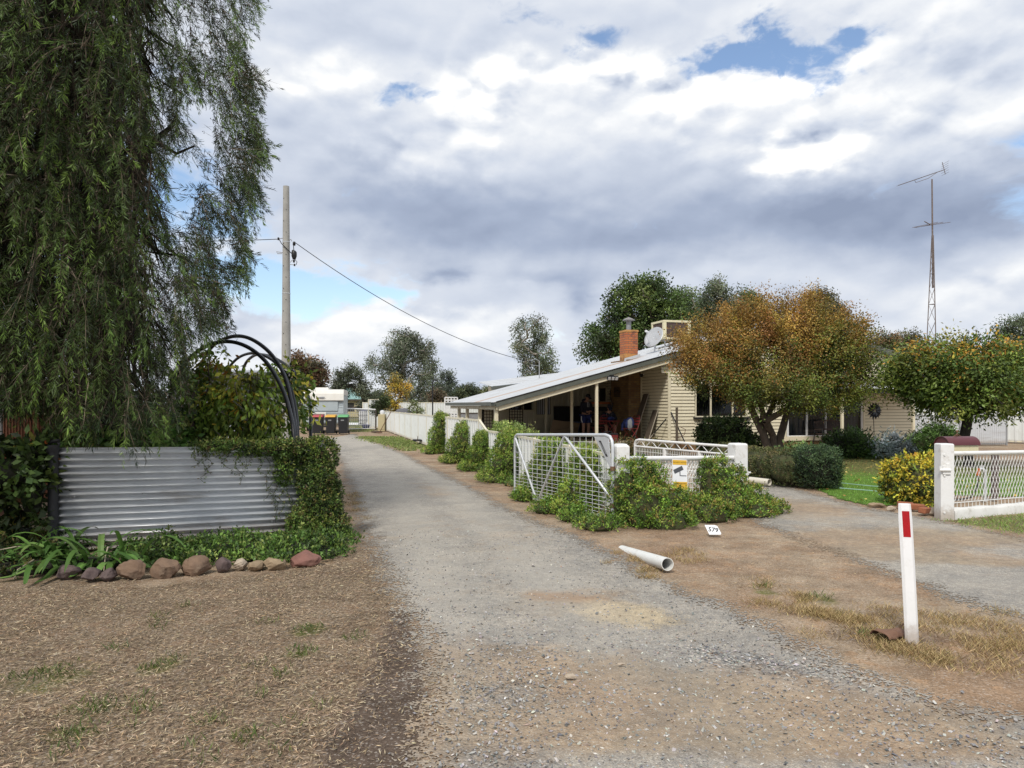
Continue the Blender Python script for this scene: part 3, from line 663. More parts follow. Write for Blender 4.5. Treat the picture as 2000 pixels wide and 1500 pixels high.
M['caravan'] = pmat('caravan_blue_grey', (.42, .475, .49), .4, col2=(.38, .43, .445), scale=2, stain=(.3, .3, .28), samt=.2)
M['caravan_top'] = pmat('caravan_roof', (.72, .70, .64), .45, col2=(.62, .59, .52), scale=2)
M['lid_red'] = pmat('red_lid', (.38, .03, .045), .45); M['lid_yellow'] = pmat('yellow_lid', (.62, .33, .02), .45); M['lid_green'] = pmat('green_lid', (.10, .36, .13), .45)
M['label'] = pmat('label_grey', (.30, .31, .32), .6)
M['tan_steel'] = pmat('tan_steel', (.52, .45, .27), .5, col2=(.46, .39, .23), scale=2)
M['teal'] = pmat('teal_roof', (.22, .36, .34), .5, col2=(.18, .29, .28), scale=2)
M['hose'] = pmat('green_hose', (.35, .55, .45), .4)
M['orange_pl'] = pmat('orange_plastic', (.55, .14, .04), .45)
M['lattice_dark'] = pmat('brown_lattice', (.075, .062, .048), .8, col2=(.05, .042, .034), scale=6)
M['cooler'] = pmat('cooler_cream', (.66, .60, .40), .5, col2=(.58, .52, .34), scale=2)
M['cooler_pad'] = pmat('cooler_pad', (.095, .062, .05), .85, col2=(.06, .04, .034), scale=12, amt=.9, stretch=(6, 6, .5))
M['dish'] = pmat('dish_grey', (.48, .49, .50), .4, .3)
M['mast'] = pmat('mast_brown', (.20, .165, .15), .65, .3, col2=(.11, .075, .06), scale=6)
M['rubber'] = pmat('rubber', (.02, .02, .02), .85)
M['bow'] = pmat('bow_brown', (.05, .025, .02), .5)

def mat_brick():
    m, nt, out = nodes('yellow_brick')
    tc = N(nt, 'TexCoord'); ob = tc.outputs['Object']; g = N(nt, 'NewGeometry')
    sp = N(nt, 'SeparateXYZ'); nt.links.new(ob, sp.inputs[0])
    uv = N(nt, 'CombineXYZ'); nt.links.new(math_(nt, 'ADD', sp.outputs[0], sp.outputs[1]), uv.inputs[0]); nt.links.new(sp.outputs[2], uv.inputs[1])
    br = N(nt, 'TexBrick', Scale=1.0); br.inputs['Mortar Size'].default_value = .008; br.inputs['Brick Width'].default_value = .235; br.inputs['Row Height'].default_value = .085
    br.inputs['Color1'].default_value = (.30, .185, .07, 1); br.inputs['Color2'].default_value = (.20, .105, .045, 1); br.inputs['Mortar'].default_value = (.14, .11, .075, 1)
    nt.links.new(uv.outputs[0], br.inputs['Vector'])
    c = mix(nt, math_(nt, 'MULTIPLY', ramp(nt, noise(nt, ob, 1.3, 5), .5, .7), .5), br.outputs['Color'], (.15, .075, .04))
    b = N(nt, 'BsdfPrincipled', Roughness=.85); nt.links.new(c, b.inputs['Base Color'])
    bp = N(nt, 'Bump', Strength=.6, Distance=.01); bp.invert = True; nt.links.new(br.outputs['Fac'], bp.inputs['Height']); nt.links.new(bp.outputs[0], b.inputs['Normal'])
    nt.links.new(b.outputs[0], out.inputs[0]); return m
M['brick'] = mat_brick()
def mat_chimney():
    m, nt, out = nodes('orange_chimney_brick')
    tc = N(nt, 'TexCoord'); ob = tc.outputs['Object']
    sp = N(nt, 'SeparateXYZ'); nt.links.new(ob, sp.inputs[0])
    uv = N(nt, 'CombineXYZ'); nt.links.new(math_(nt, 'ADD', sp.outputs[0], sp.outputs[1]), uv.inputs[0]); nt.links.new(sp.outputs[2], uv.inputs[1])
    br = N(nt, 'TexBrick', Scale=1.0); br.inputs['Mortar Size'].default_value = .01; br.inputs['Brick Width'].default_value = .235; br.inputs['Row Height'].default_value = .088
    br.inputs['Color1'].default_value = (.46, .155, .05, 1); br.inputs['Color2'].default_value = (.36, .10, .038, 1); br.inputs['Mortar'].default_value = (.16, .10, .07, 1)
    nt.links.new(uv.outputs[0], br.inputs['Vector'])
    # pale courses at the top and foot, sooty streaks between
    foot = ramp(nt, math_(nt, 'ADD', sp.outputs[2], math_(nt, 'MULTIPLY', noise(nt, ob, 4), .12)), 3.68, 3.60)
    top = ramp(nt, sp.outputs[2], 4.36, 4.44)
    c = mix(nt, math_(nt, 'MULTIPLY', math_(nt, 'MAXIMUM', foot, top), .75), br.outputs['Color'], (.50, .27, .08))
    c = mix(nt, math_(nt, 'MULTIPLY', ramp(nt, noise(nt, ob, 3.2, 6), .5, .68), .75), c, (.10, .04, .035))
    b = N(nt, 'BsdfPrincipled', Roughness=.85); nt.links.new(c, b.inputs['Base Color'])
    bp = N(nt, 'Bump', Strength=.6, Distance=.01); bp.invert = True; nt.links.new(br.outputs['Fac'], bp.inputs['Height']); nt.links.new(bp.outputs[0], b.inputs['Normal'])
    nt.links.new(b.outputs[0], out.inputs[0]); return m
M['chimney'] = mat_chimney()
def mat_roof():
    m, nt, out = nodes('corrugated_roof')
    tc = N(nt, 'TexCoord'); ob = tc.outputs['Object']
    sp = N(nt, 'SeparateXYZ'); nt.links.new(ob, sp.inputs[0]); s, t = sp.outputs[0], sp.outputs[1]
    sheets = N(nt, 'TexNoise', Scale=1.0, Detail=0); mp = N(nt, 'CombineXYZ'); nt.links.new(math_(nt, 'FLOOR', math_(nt, 'MULTIPLY', t, 1.32)), mp.inputs[1]); nt.links.new(mp.outputs[0], sheets.inputs['Vector'])
    c = mix(nt, ramp(nt, sheets.outputs[0], .3, .7), (.56, .58, .60), (.66, .67, .67))
    c = mix(nt, math_(nt, 'MULTIPLY', ramp(nt, noise(nt, ob, 1.2, 6, .6), .5, .72), .35), c, (.38, .33, .27))
    # rust run-off below the chimney
    n1 = math_(nt, 'MULTIPLY', math_(nt, 'SUBTRACT', noise(nt, ob, 2.5, 4), .5), .5)
    band = math_(nt, 'ABSOLUTE', math_(nt, 'SUBTRACT', math_(nt, 'ADD', t, n1), 2.45))
    rust = math_(nt, 'MULTIPLY', ramp(nt, band, .5, .12), ramp(nt, s, .4, -.3))
    c = mix(nt, math_(nt, 'MULTIPLY', rust, .6), c, (.46, .25, .10))
    lap = ramp(nt, math_(nt, 'ABSOLUTE', math_(nt, 'SUBTRACT', math_(nt, 'FRACT', math_(nt, 'MULTIPLY', t, 1.32)), .5)), .47, .5)
    c = mix(nt, math_(nt, 'MULTIPLY', lap, .5), c, (.2, .19, .17))
    b = N(nt, 'BsdfPrincipled', Roughness=.5, Metallic=.25); nt.links.new(c, b.inputs['Base Color'])
    nt.links.new(b.outputs[0], out.inputs[0]); return m
M['roof'] = mat_roof()
def mat_glass(name, tint, gl):
    m, nt, out = nodes(name)
    t = N(nt, 'BsdfTransparent'); t.inputs[0].default_value = (*tint, 1)
    g = N(nt, 'BsdfGlossy', Roughness=.04); g.inputs[0].default_value = (.9, .93, .95, 1)
    fr = N(nt, 'LayerWeight', Blend=.3)
    ms = N(nt, 'MixShader'); nt.links.new(math_(nt, 'MULTIPLY', fr.outputs['Fresnel'], gl), ms.inputs[0]); nt.links.new(t.outputs[0], ms.inputs[1]); nt.links.new(g.outputs[0], ms.inputs[2]); nt.links.new(ms.outputs[0], out.inputs[0]); return m
M['glass'] = mat_glass('window_glass', (.55, .58, .6), 1.0)
# ================================================================ the house frame: s along the front, t towards the back
EX, EY = .9645, .264
HP = Vector((5.48, 25.0, 0)); HRZ = math.atan2(EY, EX)
SLOPE = .269; ZW = 3.43; SR = 4.93; ZA = ZW + SLOPE * SR; SE = -6.29; SX = 10.42
def H(s, t, z=0.0):
    return Vector((HP.x + EX * s - EY * t, HP.y + EY * s + EX * t, z))
def zroof(s): return ZW + SLOPE * s if s <= SR else ZA - .25 * (s - SR)
FL = .35
house = thing('house', 'low cream weatherboard house with a long grey corrugated iron roof and open verandah', 'house', HP, HRZ)
def lap(mb, fn, a0, a1, z0, z1, h=.115, d=.03, clip=None):
    n = max(1, int(round((z1 - z0) / h))); hh = (z1 - z0) / n
    for i in range(n):
        za, zb = z0 + i * hh, z0 + (i + 1) * hh
        b0, b1 = a0, a1
        if clip:
            r = clip(zb)
            if r is None: continue
            b0, b1 = max(a0, r[0]), min(a1, r[1])
            if b1 <= b0: continue
        zm = za + hh * .80; dm = .002 + (d - .002) * .2          # the upper edge of each board is coloured darker for the shade under the next lap
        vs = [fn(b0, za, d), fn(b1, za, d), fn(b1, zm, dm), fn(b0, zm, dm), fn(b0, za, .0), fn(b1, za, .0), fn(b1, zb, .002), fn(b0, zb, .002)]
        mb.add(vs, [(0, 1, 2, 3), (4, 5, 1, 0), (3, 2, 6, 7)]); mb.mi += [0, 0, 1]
front = lambda a, z, o: (a, -o, z)
side = lambda a, z, o: (-o, a, z)
Z0 = .30
# front wall: openings are window s .95..2.95 z 1.22..2.3 and sliding doors s 4.75..8.05 z .45..2.35
w = MB()
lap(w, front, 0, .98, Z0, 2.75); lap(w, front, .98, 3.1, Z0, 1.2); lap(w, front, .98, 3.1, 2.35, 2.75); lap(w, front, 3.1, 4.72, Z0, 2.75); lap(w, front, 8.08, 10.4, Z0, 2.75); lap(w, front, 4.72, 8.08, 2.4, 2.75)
w.build('front_wall', [M['cream'], M['lap_shade']], house)
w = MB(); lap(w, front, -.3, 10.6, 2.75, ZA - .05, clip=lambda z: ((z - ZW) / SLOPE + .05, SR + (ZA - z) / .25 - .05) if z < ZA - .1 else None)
w.build('gable', [M['cream'], M['lap_shade']], house)
w = MB(); lap(w, side, 0, 2.2, Z0, 3.36); w.build('side_wall', [M['cream'], M['lap_shade']], house)
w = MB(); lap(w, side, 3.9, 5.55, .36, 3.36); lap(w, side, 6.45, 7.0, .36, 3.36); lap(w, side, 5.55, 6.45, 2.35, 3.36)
w.build('side_wall', [M['cream'], M['lap_shade']], house)
w = MB()
w.add([(10.4, 0, Z0), (10.4, 8, Z0), (10.4, 8, 2.95), (10.4, 0, 2.95)], [(0, 1, 2, 3)]); w.add([(0, 8, 0), (10.4, 8, 0), (10.4, 8, 2.95), (SR, 8, ZA - .1), (0, 8, 3.3)], [(0, 1, 2, 3, 4)]); w.add([(0, 7, 0), (0, 8, 0), (0, 8, 3.3), (0, 7, 3.3)], [(0, 1, 2, 3)])
w.build('back_wall', M['cream'], house)
for a, b, c in (((0, -.012, 0), (0, -.012, 3.2), .1), ((10.4, -.012, 0), (10.4, -.012, 2.9), .1), ((4.68, -.012, .3), (4.68, -.012, 2.5), .08), ((8.12, -.012, .3), (8.12, -.012, 2.5), .08)): w = MB(); w.bar(a, b, c, .05, (0, 1, 0)); w.build('corner_trim', M['cream'], house, bevel=.006)
w = MB(); w.bar((-.014, 2.17, .3), (-.014, 2.17, 3.3), .07, .05, (1, 0, 0))
w.build('corner_trim', M['cream'], house, bevel=.006)
w = MB(); w.box((5.2, .03, .14), (10.4, .06, .30)); w.build('brick_base', M['brick'], house)
w = MB(); w.box((6.4, -.03, .40), (3.36, .05, .16)); w.build('door_sill_board', M['cream'], house, bevel=.006)
# interior: floor and a dark inner wall so the rooms read as rooms
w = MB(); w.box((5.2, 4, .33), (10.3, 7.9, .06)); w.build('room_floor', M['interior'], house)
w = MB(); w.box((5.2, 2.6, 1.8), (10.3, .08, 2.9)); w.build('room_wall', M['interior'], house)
def wavy(mb, s0, s1, t, z0, z1, amp=.03, pitch=.13, gather=None):
    n = int((s1 - s0) / pitch * 8) + 2
    for i in range(n):
        pass
    vs = []
    for i in range(n + 1):
        a = s0 + (s1 - s0) * i / n
        o = amp * math.sin(2 * math.pi * a / pitch + 1.3 * math.sin(a * 5)) + amp * .4 * math.sin(a * 31)
        vs += [(a, t + o, z0), (a, t + o * .7, z1)]
    mb.add(vs, [(2 * i, 2 * i + 2, 2 * i + 3, 2 * i + 1) for i in range(n)])
def window(nm, s0, s1, z0, z1, mull, frame=.05, mat='white_metal', sill=None, parent=house):
    f = MB(); y = .0
    for a, b in (((s0, y, z0), (s1, y, z0)), ((s0, y, z1), (s1, y, z1))): f.bar(a, b, .07, frame)
    for s in [s0 + frame / 2, s1 - frame / 2] + list(mull): f.bar((s, y - .004, z0), (s, y - .004, z1), frame, .07, (0, 1, 0))
    fo = f.build(nm, M[mat], parent, bevel=.004)
    g = MB(); g.quad((s0, .012, z0), (s1, .012, z0), (s1, .012, z1), (s0, .012, z1)); g.build('pane', M['glass'], fo)
    if sill:
        q = MB(); q.box(((s0 + s1) / 2, -.05, z0 - .05), (s1 - s0 + .16, .14, .06)); q.build('sill', M[sill], fo, bevel=.005)
    return fo
wf = window('window', 1.0, 3.08, 1.22, 2.34, (1.62, 2.5), .045, 'cream', 'black')
c = MB(); wavy(c, 1.02, 3.05, .2, 1.2, 2.34); c.build('curtain', M['curtain_dark'], wf)
dr = window('sliding_door', 4.75, 8.05, .48, 2.38, (5.6, 6.42, 7.12), .06, 'white_metal')
c = MB(); wavy(c, 4.78, 5.62, .22, .5, 2.36, .04, .16); c.build('curtain', M['curtain'], dr); c = MB(); wavy(c, 7.1, 8.02, .22, .5, 2.36, .04, .15); c.build('curtain', M['curtain'], dr)
c = MB(); wavy(c, 5.62, 7.1, .26, .5, 2.36, .03, .2); c.build('blind', M['curtain_dark'], dr)
# verandah slab, brick edge
w = MB(); w.box((-1.42, 3.35, FL - .07), (2.84, 7.3, .14)); w.build('verandah_slab', M['slab'], house, bevel=.01)
w = MB(); w.box((-2.78, 3.35, .105), (.08, 7.2, .24)); w.box((-1.4, -.2, .105), (2.7, .08, .24)); w.build('verandah_base', M['brick'], house)
# brick chimney breast and chimney
w = MB(); w.box((-.26, 3.05, 1.85), (.52, 1.7, 3.0)); w.build('chimney_breast', M['brick'], house)
ch = MB(); ch.box((-.25, 2.8, 3.9), (.5, .58, 1.2)); ch.box((-.25, 2.8, 4.46), (.54, .62, .08))
cho = ch.build('chimney', M['chimney'], house, bevel=.01)
fl = MB(); fl.tube([(-.25, 2.8, 4.45), (-.25, 2.8, 4.86)], .095, 14); fl.lathe([(.0, 5.02), (.12, 4.97), (.25, 4.90), (.24, 4.885), (.1, 4.93), (0, 4.95)], (-.25, 2.8, 0), 18)
for k in range(3): fl.bar((-.25 + .09 * math.cos(k * 2.1), 2.8 + .09 * math.sin(k * 2.1), 4.8), (-.25 + .17 * math.cos(k * 2.1), 2.8 + .17 * math.sin(k * 2.1), 4.93), .015, .004)
fl.build('flue', M['zinc_old'], cho, smooth=40)
fl = MB(); fl.add([(-.62, 2.42, zroof(-.62) + .02), (.08, 2.42, zroof(.08) + .02), (.08, 2.5, zroof(.08) + .13), (-.55, 2.5, zroof(-.55) + .13)], [(0, 1, 2, 3)]); fl.build('flashing', M['zinc_old'], cho)
# corrugated roof: one sheet from the low eave to the ridge, another down the far side
def corr(mb, s0, s1, t0, t1, zf, pitch=.095, amp=.012, k=4):
    n = int((t1 - t0) / pitch * k); vs = []
    for i in range(n + 1):
        t = t0 + (t1 - t0) * i / n; o = amp * math.sin(2 * math.pi * i / k)
        vs += [(s0, t, zf(s0) + o), (s1, t, zf(s1) + o)]
    mb.add(vs, [(2 * i, 2 * i + 1, 2 * i + 3, 2 * i + 2) for i in range(n)])
rf = MB(); corr(rf, SE - .06, SR, -.28, 8.1, zroof); corr(rf, SR, SX + .35, -.28, 8.1, zroof)
ro = rf.build('roof', M['roof'], house, smooth=60)
q = MB(); q.bar((SR, -.3, ZA + .03), (SR, 8.12, ZA + .03), .36, .02); q.build('ridge_cap', M['zinc_old'], ro)
b = MB(); b.bar((SE, -.25, zroof(SE) - .1), (SR, -.25, ZA - .1), .05, .15); b.bar((SR, -.25, ZA - .1), (SX + .3, -.25, zroof(SX + .3) - .1), .05, .15)
b.build('barge_board', M['fascia'], ro, bevel=.006)
b = MB(); b.bar((SE + .1, -.18, zroof(SE + .1) - .25), (0, -.18, ZW - .25), .06, .15); b.build('barge_beam', M['cream'], ro, bevel=.006)
b = MB(); b.tube([(SE, -.285, zroof(SE) + .0), (0, -.285, ZW + .0), (SR, -.285, ZA)], .016, 6); b.build('barge_roll', M['black'], ro)
g = MB(); g.add([], [])
gp = [(-.16, 0), (-.16, .12), (-.145, .12), (-.145, .015), (-.02, .015), (-.02, .10), (0, .10), (0, 0)]
vs = [(SE - .02 + x, t, zroof(SE) - .13 + z) for t in (-.27, 8.1) for x, z in gp]; n = len(gp)
g.add(vs, [tuple(range(n)), tuple(range(2 * n - 1, n - 1, -1))] + [(i, (i + 1) % n, n + (i + 1) % n, n + i) for i in range(n)])
g.build('gutter', M['fascia'], ro)
b = MB(); b.bar((SE + .06, -.2, zroof(SE) - .2), (SE + .06, 8.0, zroof(SE) - .2), .06, .12)
for t in (1.6, 3.2, 4.8, 6.4):
    b.bar((SE + .1, t, zroof(SE + .1) - .09), (0, t, ZW - .09), .05, .11)
for s in (-5.2, -4.1, -3.0, -1.9, -.8): b.bar((s, -.18, zroof(s) - .03), (s, 8, zroof(s) - .03), .05, .035)
b.bar((-2.75, -.2, zroof(-2.75) - .17), (-2.75, 7, zroof(-2.75) - .17), .07, .12)
b.build('rafter', M['cream'], ro)
# posts
def vpost(s, t, z0, z1, sz=.09, m='cream', nm='post'):
    p = MB(); p.box((s, t, (z0 + z1) / 2), (sz, sz, z1 - z0)); p.build(nm, M[m], house, bevel=.008)
vpost(-2.75, -.1, FL, zroof(-2.75) - .2); vpost(-2.75, 2.35, FL, zroof(-2.75) - .2); vpost(-2.75, 5.4, FL, zroof(-2.75) - .2)
for t in (-.05, 2.36, 4.55, 6.2): vpost(SE + .06, t, 0, zroof(SE) - .2, .12)
# the wall across the back of the verandah and car bay: ribbed lower sheets, windows over
def ribs(mb, s0, s1, t, z0, z1f, pitch=.19, d=.03):
    n = max(1, int(round((s1 - s0) / pitch))); w_ = (s1 - s0) / n
    prof = [(0, 0), (.55, 0), (.65, -d), (.9, -d), (1, 0)]
    pts = [(s0 + (i + a) * w_, t + o) for i in range(n) for a, o in prof]
    vs = [];
    for s, tt in pts: vs += [(s, tt, z0), (s, tt, z1f(s))]
    mb.add(vs, [(2 * i, 2 * i + 2, 2 * i + 3, 2 * i + 1) for i in range(len(pts) - 1)])
w = MB(); ribs(w, -2.0, 0, 7.0, FL, lambda s: zroof(s) - .06, .22, .035); w.build('verandah_end_wall', M['cream_steel'], house)
w = MB(); ribs(w, -5.0, -2.75, 7.0, 0, lambda s: 1.36, .11, .015); w.build('sunroom_wall', M['cream_steel'], house)
w = MB(); w.add([(-2.7, 7.03, 0), (-2.0, 7.03, 0), (-2.0, 7.03, zroof(-2.0) - .06), (-2.7, 7.03, zroof(-2.7) - .06)], [(0, 1, 2, 3)]); w.build('striped_bay_wall', M['cream'], house)
sw = MB()
for s in (-4.98, -4.45, -3.92, -3.3, -2.78): sw.bar((s, 6.95, 1.3), (s, 6.95, zroof(s) - .1), .07, .07, (0, 1, 0))
sw.bar((-5, 6.95, 1.38), (-2.75, 6.95, 1.38), .07, .08)
swo = sw.build('sunroom_window', M['cream'], house, bevel=.005)
q = MB(); q.add([(-5, 6.99, 1.38), (-2.75, 6.99, 1.38), (-2.75, 6.99, zroof(-2.75) - .1), (-5, 6.99, zroof(-5) - .1)], [(0, 1, 2, 3)]); q.build('pane', M['glass'], swo)
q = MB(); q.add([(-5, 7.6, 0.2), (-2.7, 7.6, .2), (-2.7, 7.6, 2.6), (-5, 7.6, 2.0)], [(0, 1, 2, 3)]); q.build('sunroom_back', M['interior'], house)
q = MB()
for k in range(7): q.box((-2.62 + .085 * k, 6.93, 1.62), (.042, .02, .78))
q2 = MB(); q2.box((-2.36, 6.95, 1.62), (.62, .012, .80)); bo = q2.build('striped_blind', M['ink'], house); q.build('stripe', M['signwhite'], bo)
q = MB()
for k in range(-9, 14):
    a = -2.66 + k * .07; 
    p0, p1 = max(a, -2.66), min(a + .62, -2.05)
    if p1 > p0: q.bar((p0, 6.985, .45 + (p0 - a)), (p1, 6.985, .45 + (p1 - a)), .018, .012)
q.build('diagonal_screen', M['cream_steel'], house)
# dark doorway in the side wall
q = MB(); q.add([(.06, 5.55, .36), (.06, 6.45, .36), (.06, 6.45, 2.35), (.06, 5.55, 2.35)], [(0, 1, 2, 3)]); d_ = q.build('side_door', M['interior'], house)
q = MB(); q.bar((-.02, 5.52, .36), (-.02, 5.52, 2.4), .08, .06, (1, 0, 0)); q.bar((-.02, 6.48, .36), (-.02, 6.48, 2.4), .08, .06, (1, 0, 0)); q.bar((-.02, 5.5, 2.39), (-.02, 6.5, 2.39), .08, .06); q.build('frame', M['cream'], d_)
# front porch roof with its posts
pr = MB()
def zp(t): return 2.48 + .2 * t
n = int(5.9 / .095 * 4); vs = []
for i in range(n + 1):
    s = 4.75 + 5.9 * i / n; o = .012 * math.sin(2 * math.pi * i / 4)
    vs += [(s, -1.35, zp(-1.35) + o), (s, -.02, zp(-.02) + o)]
pr.add(vs, [(2 * i, 2 * i + 2, 2 * i + 3, 2 * i + 1) for i in range(n)])
po = pr.build('porch_roof', M['roof'], house, smooth=60)
b = MB(); b.bar((4.75, -1.33, zp(-1.35) - .09), (10.65, -1.33, zp(-1.35) - .09), .04, .15); b.build('fascia', M['black'], po)
vpost(6.15, -1.2, 0, zp(-1.2) - .1, .085); vpost(9.25, -1.2, 0, zp(-1.2) - .1, .085)
# the rear wing with the slightly higher, flatter roof
def zw(s): return 2.46 + .12 * (s + 4.35)
wr = MB(); n = int(2.6 / .095 * 4); vs = []
for i in range(n + 1):
    t = 8.4 + 2.6 * i / n; o = .012 * math.sin(2 * math.pi * i / 4)
    vs += [(-4.35, t, zw(-4.35) + .1 * (t - 8.4) + o), (1.5, t, zw(1.5) + .1 * (t - 8.4) + o)]
wr.add(vs, [(2 * i, 2 * i + 1, 2 * i + 3, 2 * i + 2) for i in range(n)])
wo = wr.build('rear_roof', M['roof'], house, smooth=60)
b = MB(); b.bar((-4.35, 8.37, zw(-4.35) - .09), (1.5, 8.37, zw(1.5) - .09), .05, .15); b.build('fascia', M['fascia'], wo)
w = MB(); w.add([(-4.0, 8.6, 0), (1.5, 8.6, 0), (1.5, 8.6, zw(1.5) - .05), (-4.0, 8.6, zw(-4.0) - .05)], [(0, 1, 2, 3)]); w.add([(-4.0, 8.6, 0), (-4.0, 10.4, 0), (-4.0, 10.4, 2.5), (-4.0, 8.6, 2.4)], [(0, 1, 2, 3)]); w.build('rear_wall', M['cream'], house)
# brown lattice screens
def lattice(nm, label, fn, W, Hh, z0, pitch, wdt, m, cat='lattice', th=.012):
    t = thing(nm, label, cat, fn(W / 2, z0))
    q = MB(); n = int(W / pitch)
    for i in range(n + 1):
        a = W * i / n; q.bar(fn(a, z0), fn(a, z0 + Hh), wdt, th, (fn(0, 0) - fn(1, 0)).cross(Vector((0, 0, 1))))
    k = int(Hh / pitch)
    for j in range(k + 1):
        z = z0 + Hh * j / k; q.bar(fn(0, z), fn(W, z), th * 1.4, wdt)
    q.build('slats', M[m], t, world=True)
    q = MB()
    for a in (0, W): q.bar(fn(a, z0), fn(a, z0 + Hh), .045, .03)
    for z in (z0, z0 + Hh): q.bar(fn(0, z), fn(W, z), .032, .045)
    q.build('frame', M[m], t, world=True); return t
lattice('lattice_screen', 'brown square lattice panel under the low gutter corner of the roof', lambda a, z: H(SE + .14 + a, 2.5, z), .42, 1.46, .06, .105, .02, 'lattice_dark')
lattice('lattice_screen', 'brown square lattice panel against the cream sunroom wall', lambda a, z: H(-4.07 + a, 6.3, z), .58, 2.1, .06, .115, .024, 'lattice_dark')
# evaporative cooler on the roof
def rth(name, label, cat, s, t, z):
    return thing(name, label, cat, H(s, t, z), HRZ)
zc = zroof(2.7) - .12; c = rth('rooftop_cooler', 'boxy cream evaporative cooler with brown louvred pads on the roof', 'air cooler', 2.7, 5, zc)
for a in (-.5, .5):
    q = MB()
    for b_ in (-.45, .45): q.bar((a, b_, a * SLOPE - .05), (a, b_, .36), .05, .05)
    q.bar((a, -.5, .33), (a, .5, .33), .04, .05)
    q.build('stand', M['zinc_old'], c)
q = MB()
for a in (-.56, .56):
    for b_ in (-.5, .5): q.box((a, b_, .72), (.14, .14, .74))
q.box((0, 0, .38), (1.26, 1.14, .08)); q.box((0, 0, 1.09), (1.28, 1.16, .09)); co = q.build('body', M['cooler'], c, bevel=.015)
q = MB(); q.box((0, -.52, .72), (1.0, .04, .62)); q.box((-.58, 0, .72), (.04, .9, .62)); q.box((0, .52, .72), (1.0, .04, .62)); q.box((.58, 0, .72), (.04, .9, .62)); q.build('pad', M['cooler_pad'], c)
q = MB()
for k in range(5): q.bar((-.42 + .21 * k, -.545, .42), (-.42 + .21 * k, -.545, 1.03), .02, .01)
for k in range(5): q.bar((-.605, -.4 + .2 * k, .42), (-.605, -.4 + .2 * k, 1.03), .02, .01)
q.build('louvre', M['cooler_pad'], c)
# satellite dish
d = rth('satellite_dish', 'grey satellite dish on a bent pole beside the rooftop cooler', 'satellite dish', .95, 3.1, zroof(.95))
q = MB(); q.tube([(0, 0, -.05), (.05, 0, .1), (.05, 0, .55)], .028, 10); q.build('pole', M['galv'], d, smooth=40)
def disc(rad, depth, n=24, m=6):
    vs = [(0, 0, -depth)]; fs = []
    for i in range(1, m + 1):
        r = rad * i / m
        for k in range(n): vs.append((r * math.cos(6.2832 * k / n), r * 1.1 * math.sin(6.2832 * k / n), -depth * (1 - (i / m) ** 2)))
    for k in range(n): fs.append((0, 1 + k, 1 + (k + 1) % n))
    for i in range(m - 1):
        for k in range(n): fs.append((1 + i * n + k, 1 + i * n + (k + 1) % n, 1 + (i + 1) * n + (k + 1) % n, 1 + (i + 1) * n + k))
    return vs, fs
vs, fs = disc(.42, .07); rm = Euler((R(62), 0, R(-62))).to_matrix()
q = MB(); q.add([rm @ Vector(v) + Vector((-.02, -.05, .62)) for v in vs], fs); do = q.build('reflector', M['dish'], d, smooth=60)
sm = do.modifiers.new('Solid', 'SOLIDIFY'); sm.thickness = .012
fd = rm @ Vector((0, -.05, .55)) + Vector((-.02, -.05, .62)); lo = rm @ Vector((0, -.42, -.02)) + Vector((-.02, -.05, .62))
q = MB(); q.tube([lo, lo.lerp(fd, .6) + Vector((0, 0, -.07)), fd], .012, 6); q.build('feed_arm', M['galv'], d)
q = MB(); q.tube([fd, fd + (Vector((0, 0, .6)) - fd).normalized() * .14], [.03, .05], 10); q.box(fd + Vector((0, 0, -.02)), (.06, .08, .07)); q.build('feed_horn', M['signwhite'], d)
# floodlight under the barge
l = rth('floodlight', 'black twin floodlight with white lamp faces under the verandah barge', 'floodlight', -2.3, -.36, zroof(-2.3) - .28)
q = MB(); q.box((0, .08, .09), (.12, .22, .05)); q.bar((0, .05, .1), (0, -.02, .02), .03, .03); q.build('bracket', M['black'], l)
q = MB(); q2 = MB()
for k in (-.13, .0, .13):
    q.box((k, -.05, .0), (.12, .06, .13), (.5, 0, 0)); q2.box((k, -.085, -.018), (.09, .012, .10), (.5, 0, 0))
q.build('lamp_housing', M['black'], l); q2.build('lamp_face', M['signwhite'], l)
# service bracket where the wire meets the roof
l = rth('service_bracket', 'thin steel wire bracket with black insulators standing on the low roof', 'bracket', -2.35, 7.6, zroof(-2.35))
q = MB(); q.tube([(0, 0, -.02), (.0, 0, .78)], .022, 8); q.tube([(0, 0, .78), (-.18, 0, .86), (-.42, 0, .8)], .014, 6); q.tube([(0, 0, .55), (-.4, 0, .62)], .012, 6); q.build('pole', M['zinc_old'], l)
for a, z in ((-.42, .74), (-.42, .56), (-.25, .66)):
    q = MB(); q.lathe([(0, -.06), (.04, -.05), (.05, 0), (.04, .05), (0, .06)], (a, 0, z), 10); q.build('insulator', M['black'], l)
SERVICE_END = H(-2.35, 7.6, 0) + Vector((-.42 * EX, -.42 * EY, zroof(-2.35) + .74))

# ---------------------------------------------------------------- things on the verandah
def folding_chair(name, label, s, t, rz, z=FL, back=True):
    c = thing(name, label, 'chair', H(s, t, z), HRZ + rz)
    q = MB()
    for x in (-.19, .19):
        q.tube([(x, .24, .0), (x, -.14, .43), ], .012, 6)
    q.build('leg', M['redmetal'], c)
    q = MB()
    for x in (-.2, .2): q.tube([(x, -.24, .0), (x, .14, .43), (x, .26, .72), (x * .8, .30, .86)], .012, 6)
    q.tube([(-.16, .30, .86), (-.1, .315, .91), (.1, .315, .91), (.16, .30, .86)], .012, 6); q.build('back_frame', M['redmetal'], c)
    q = MB()
    for k in range(6): q.box((0, -.17 + .068 * k, .445), (.40, .05, .014))
    q.build('seat', M['redmetal'], c)
    q = MB()
    for k in range(3): q.box((0, .215 + .022 * k, .60 + .10 * k), (.38, .012, .06), (-.25, 0, 0))
    q.build('backrest', M['redmetal'], c); return c
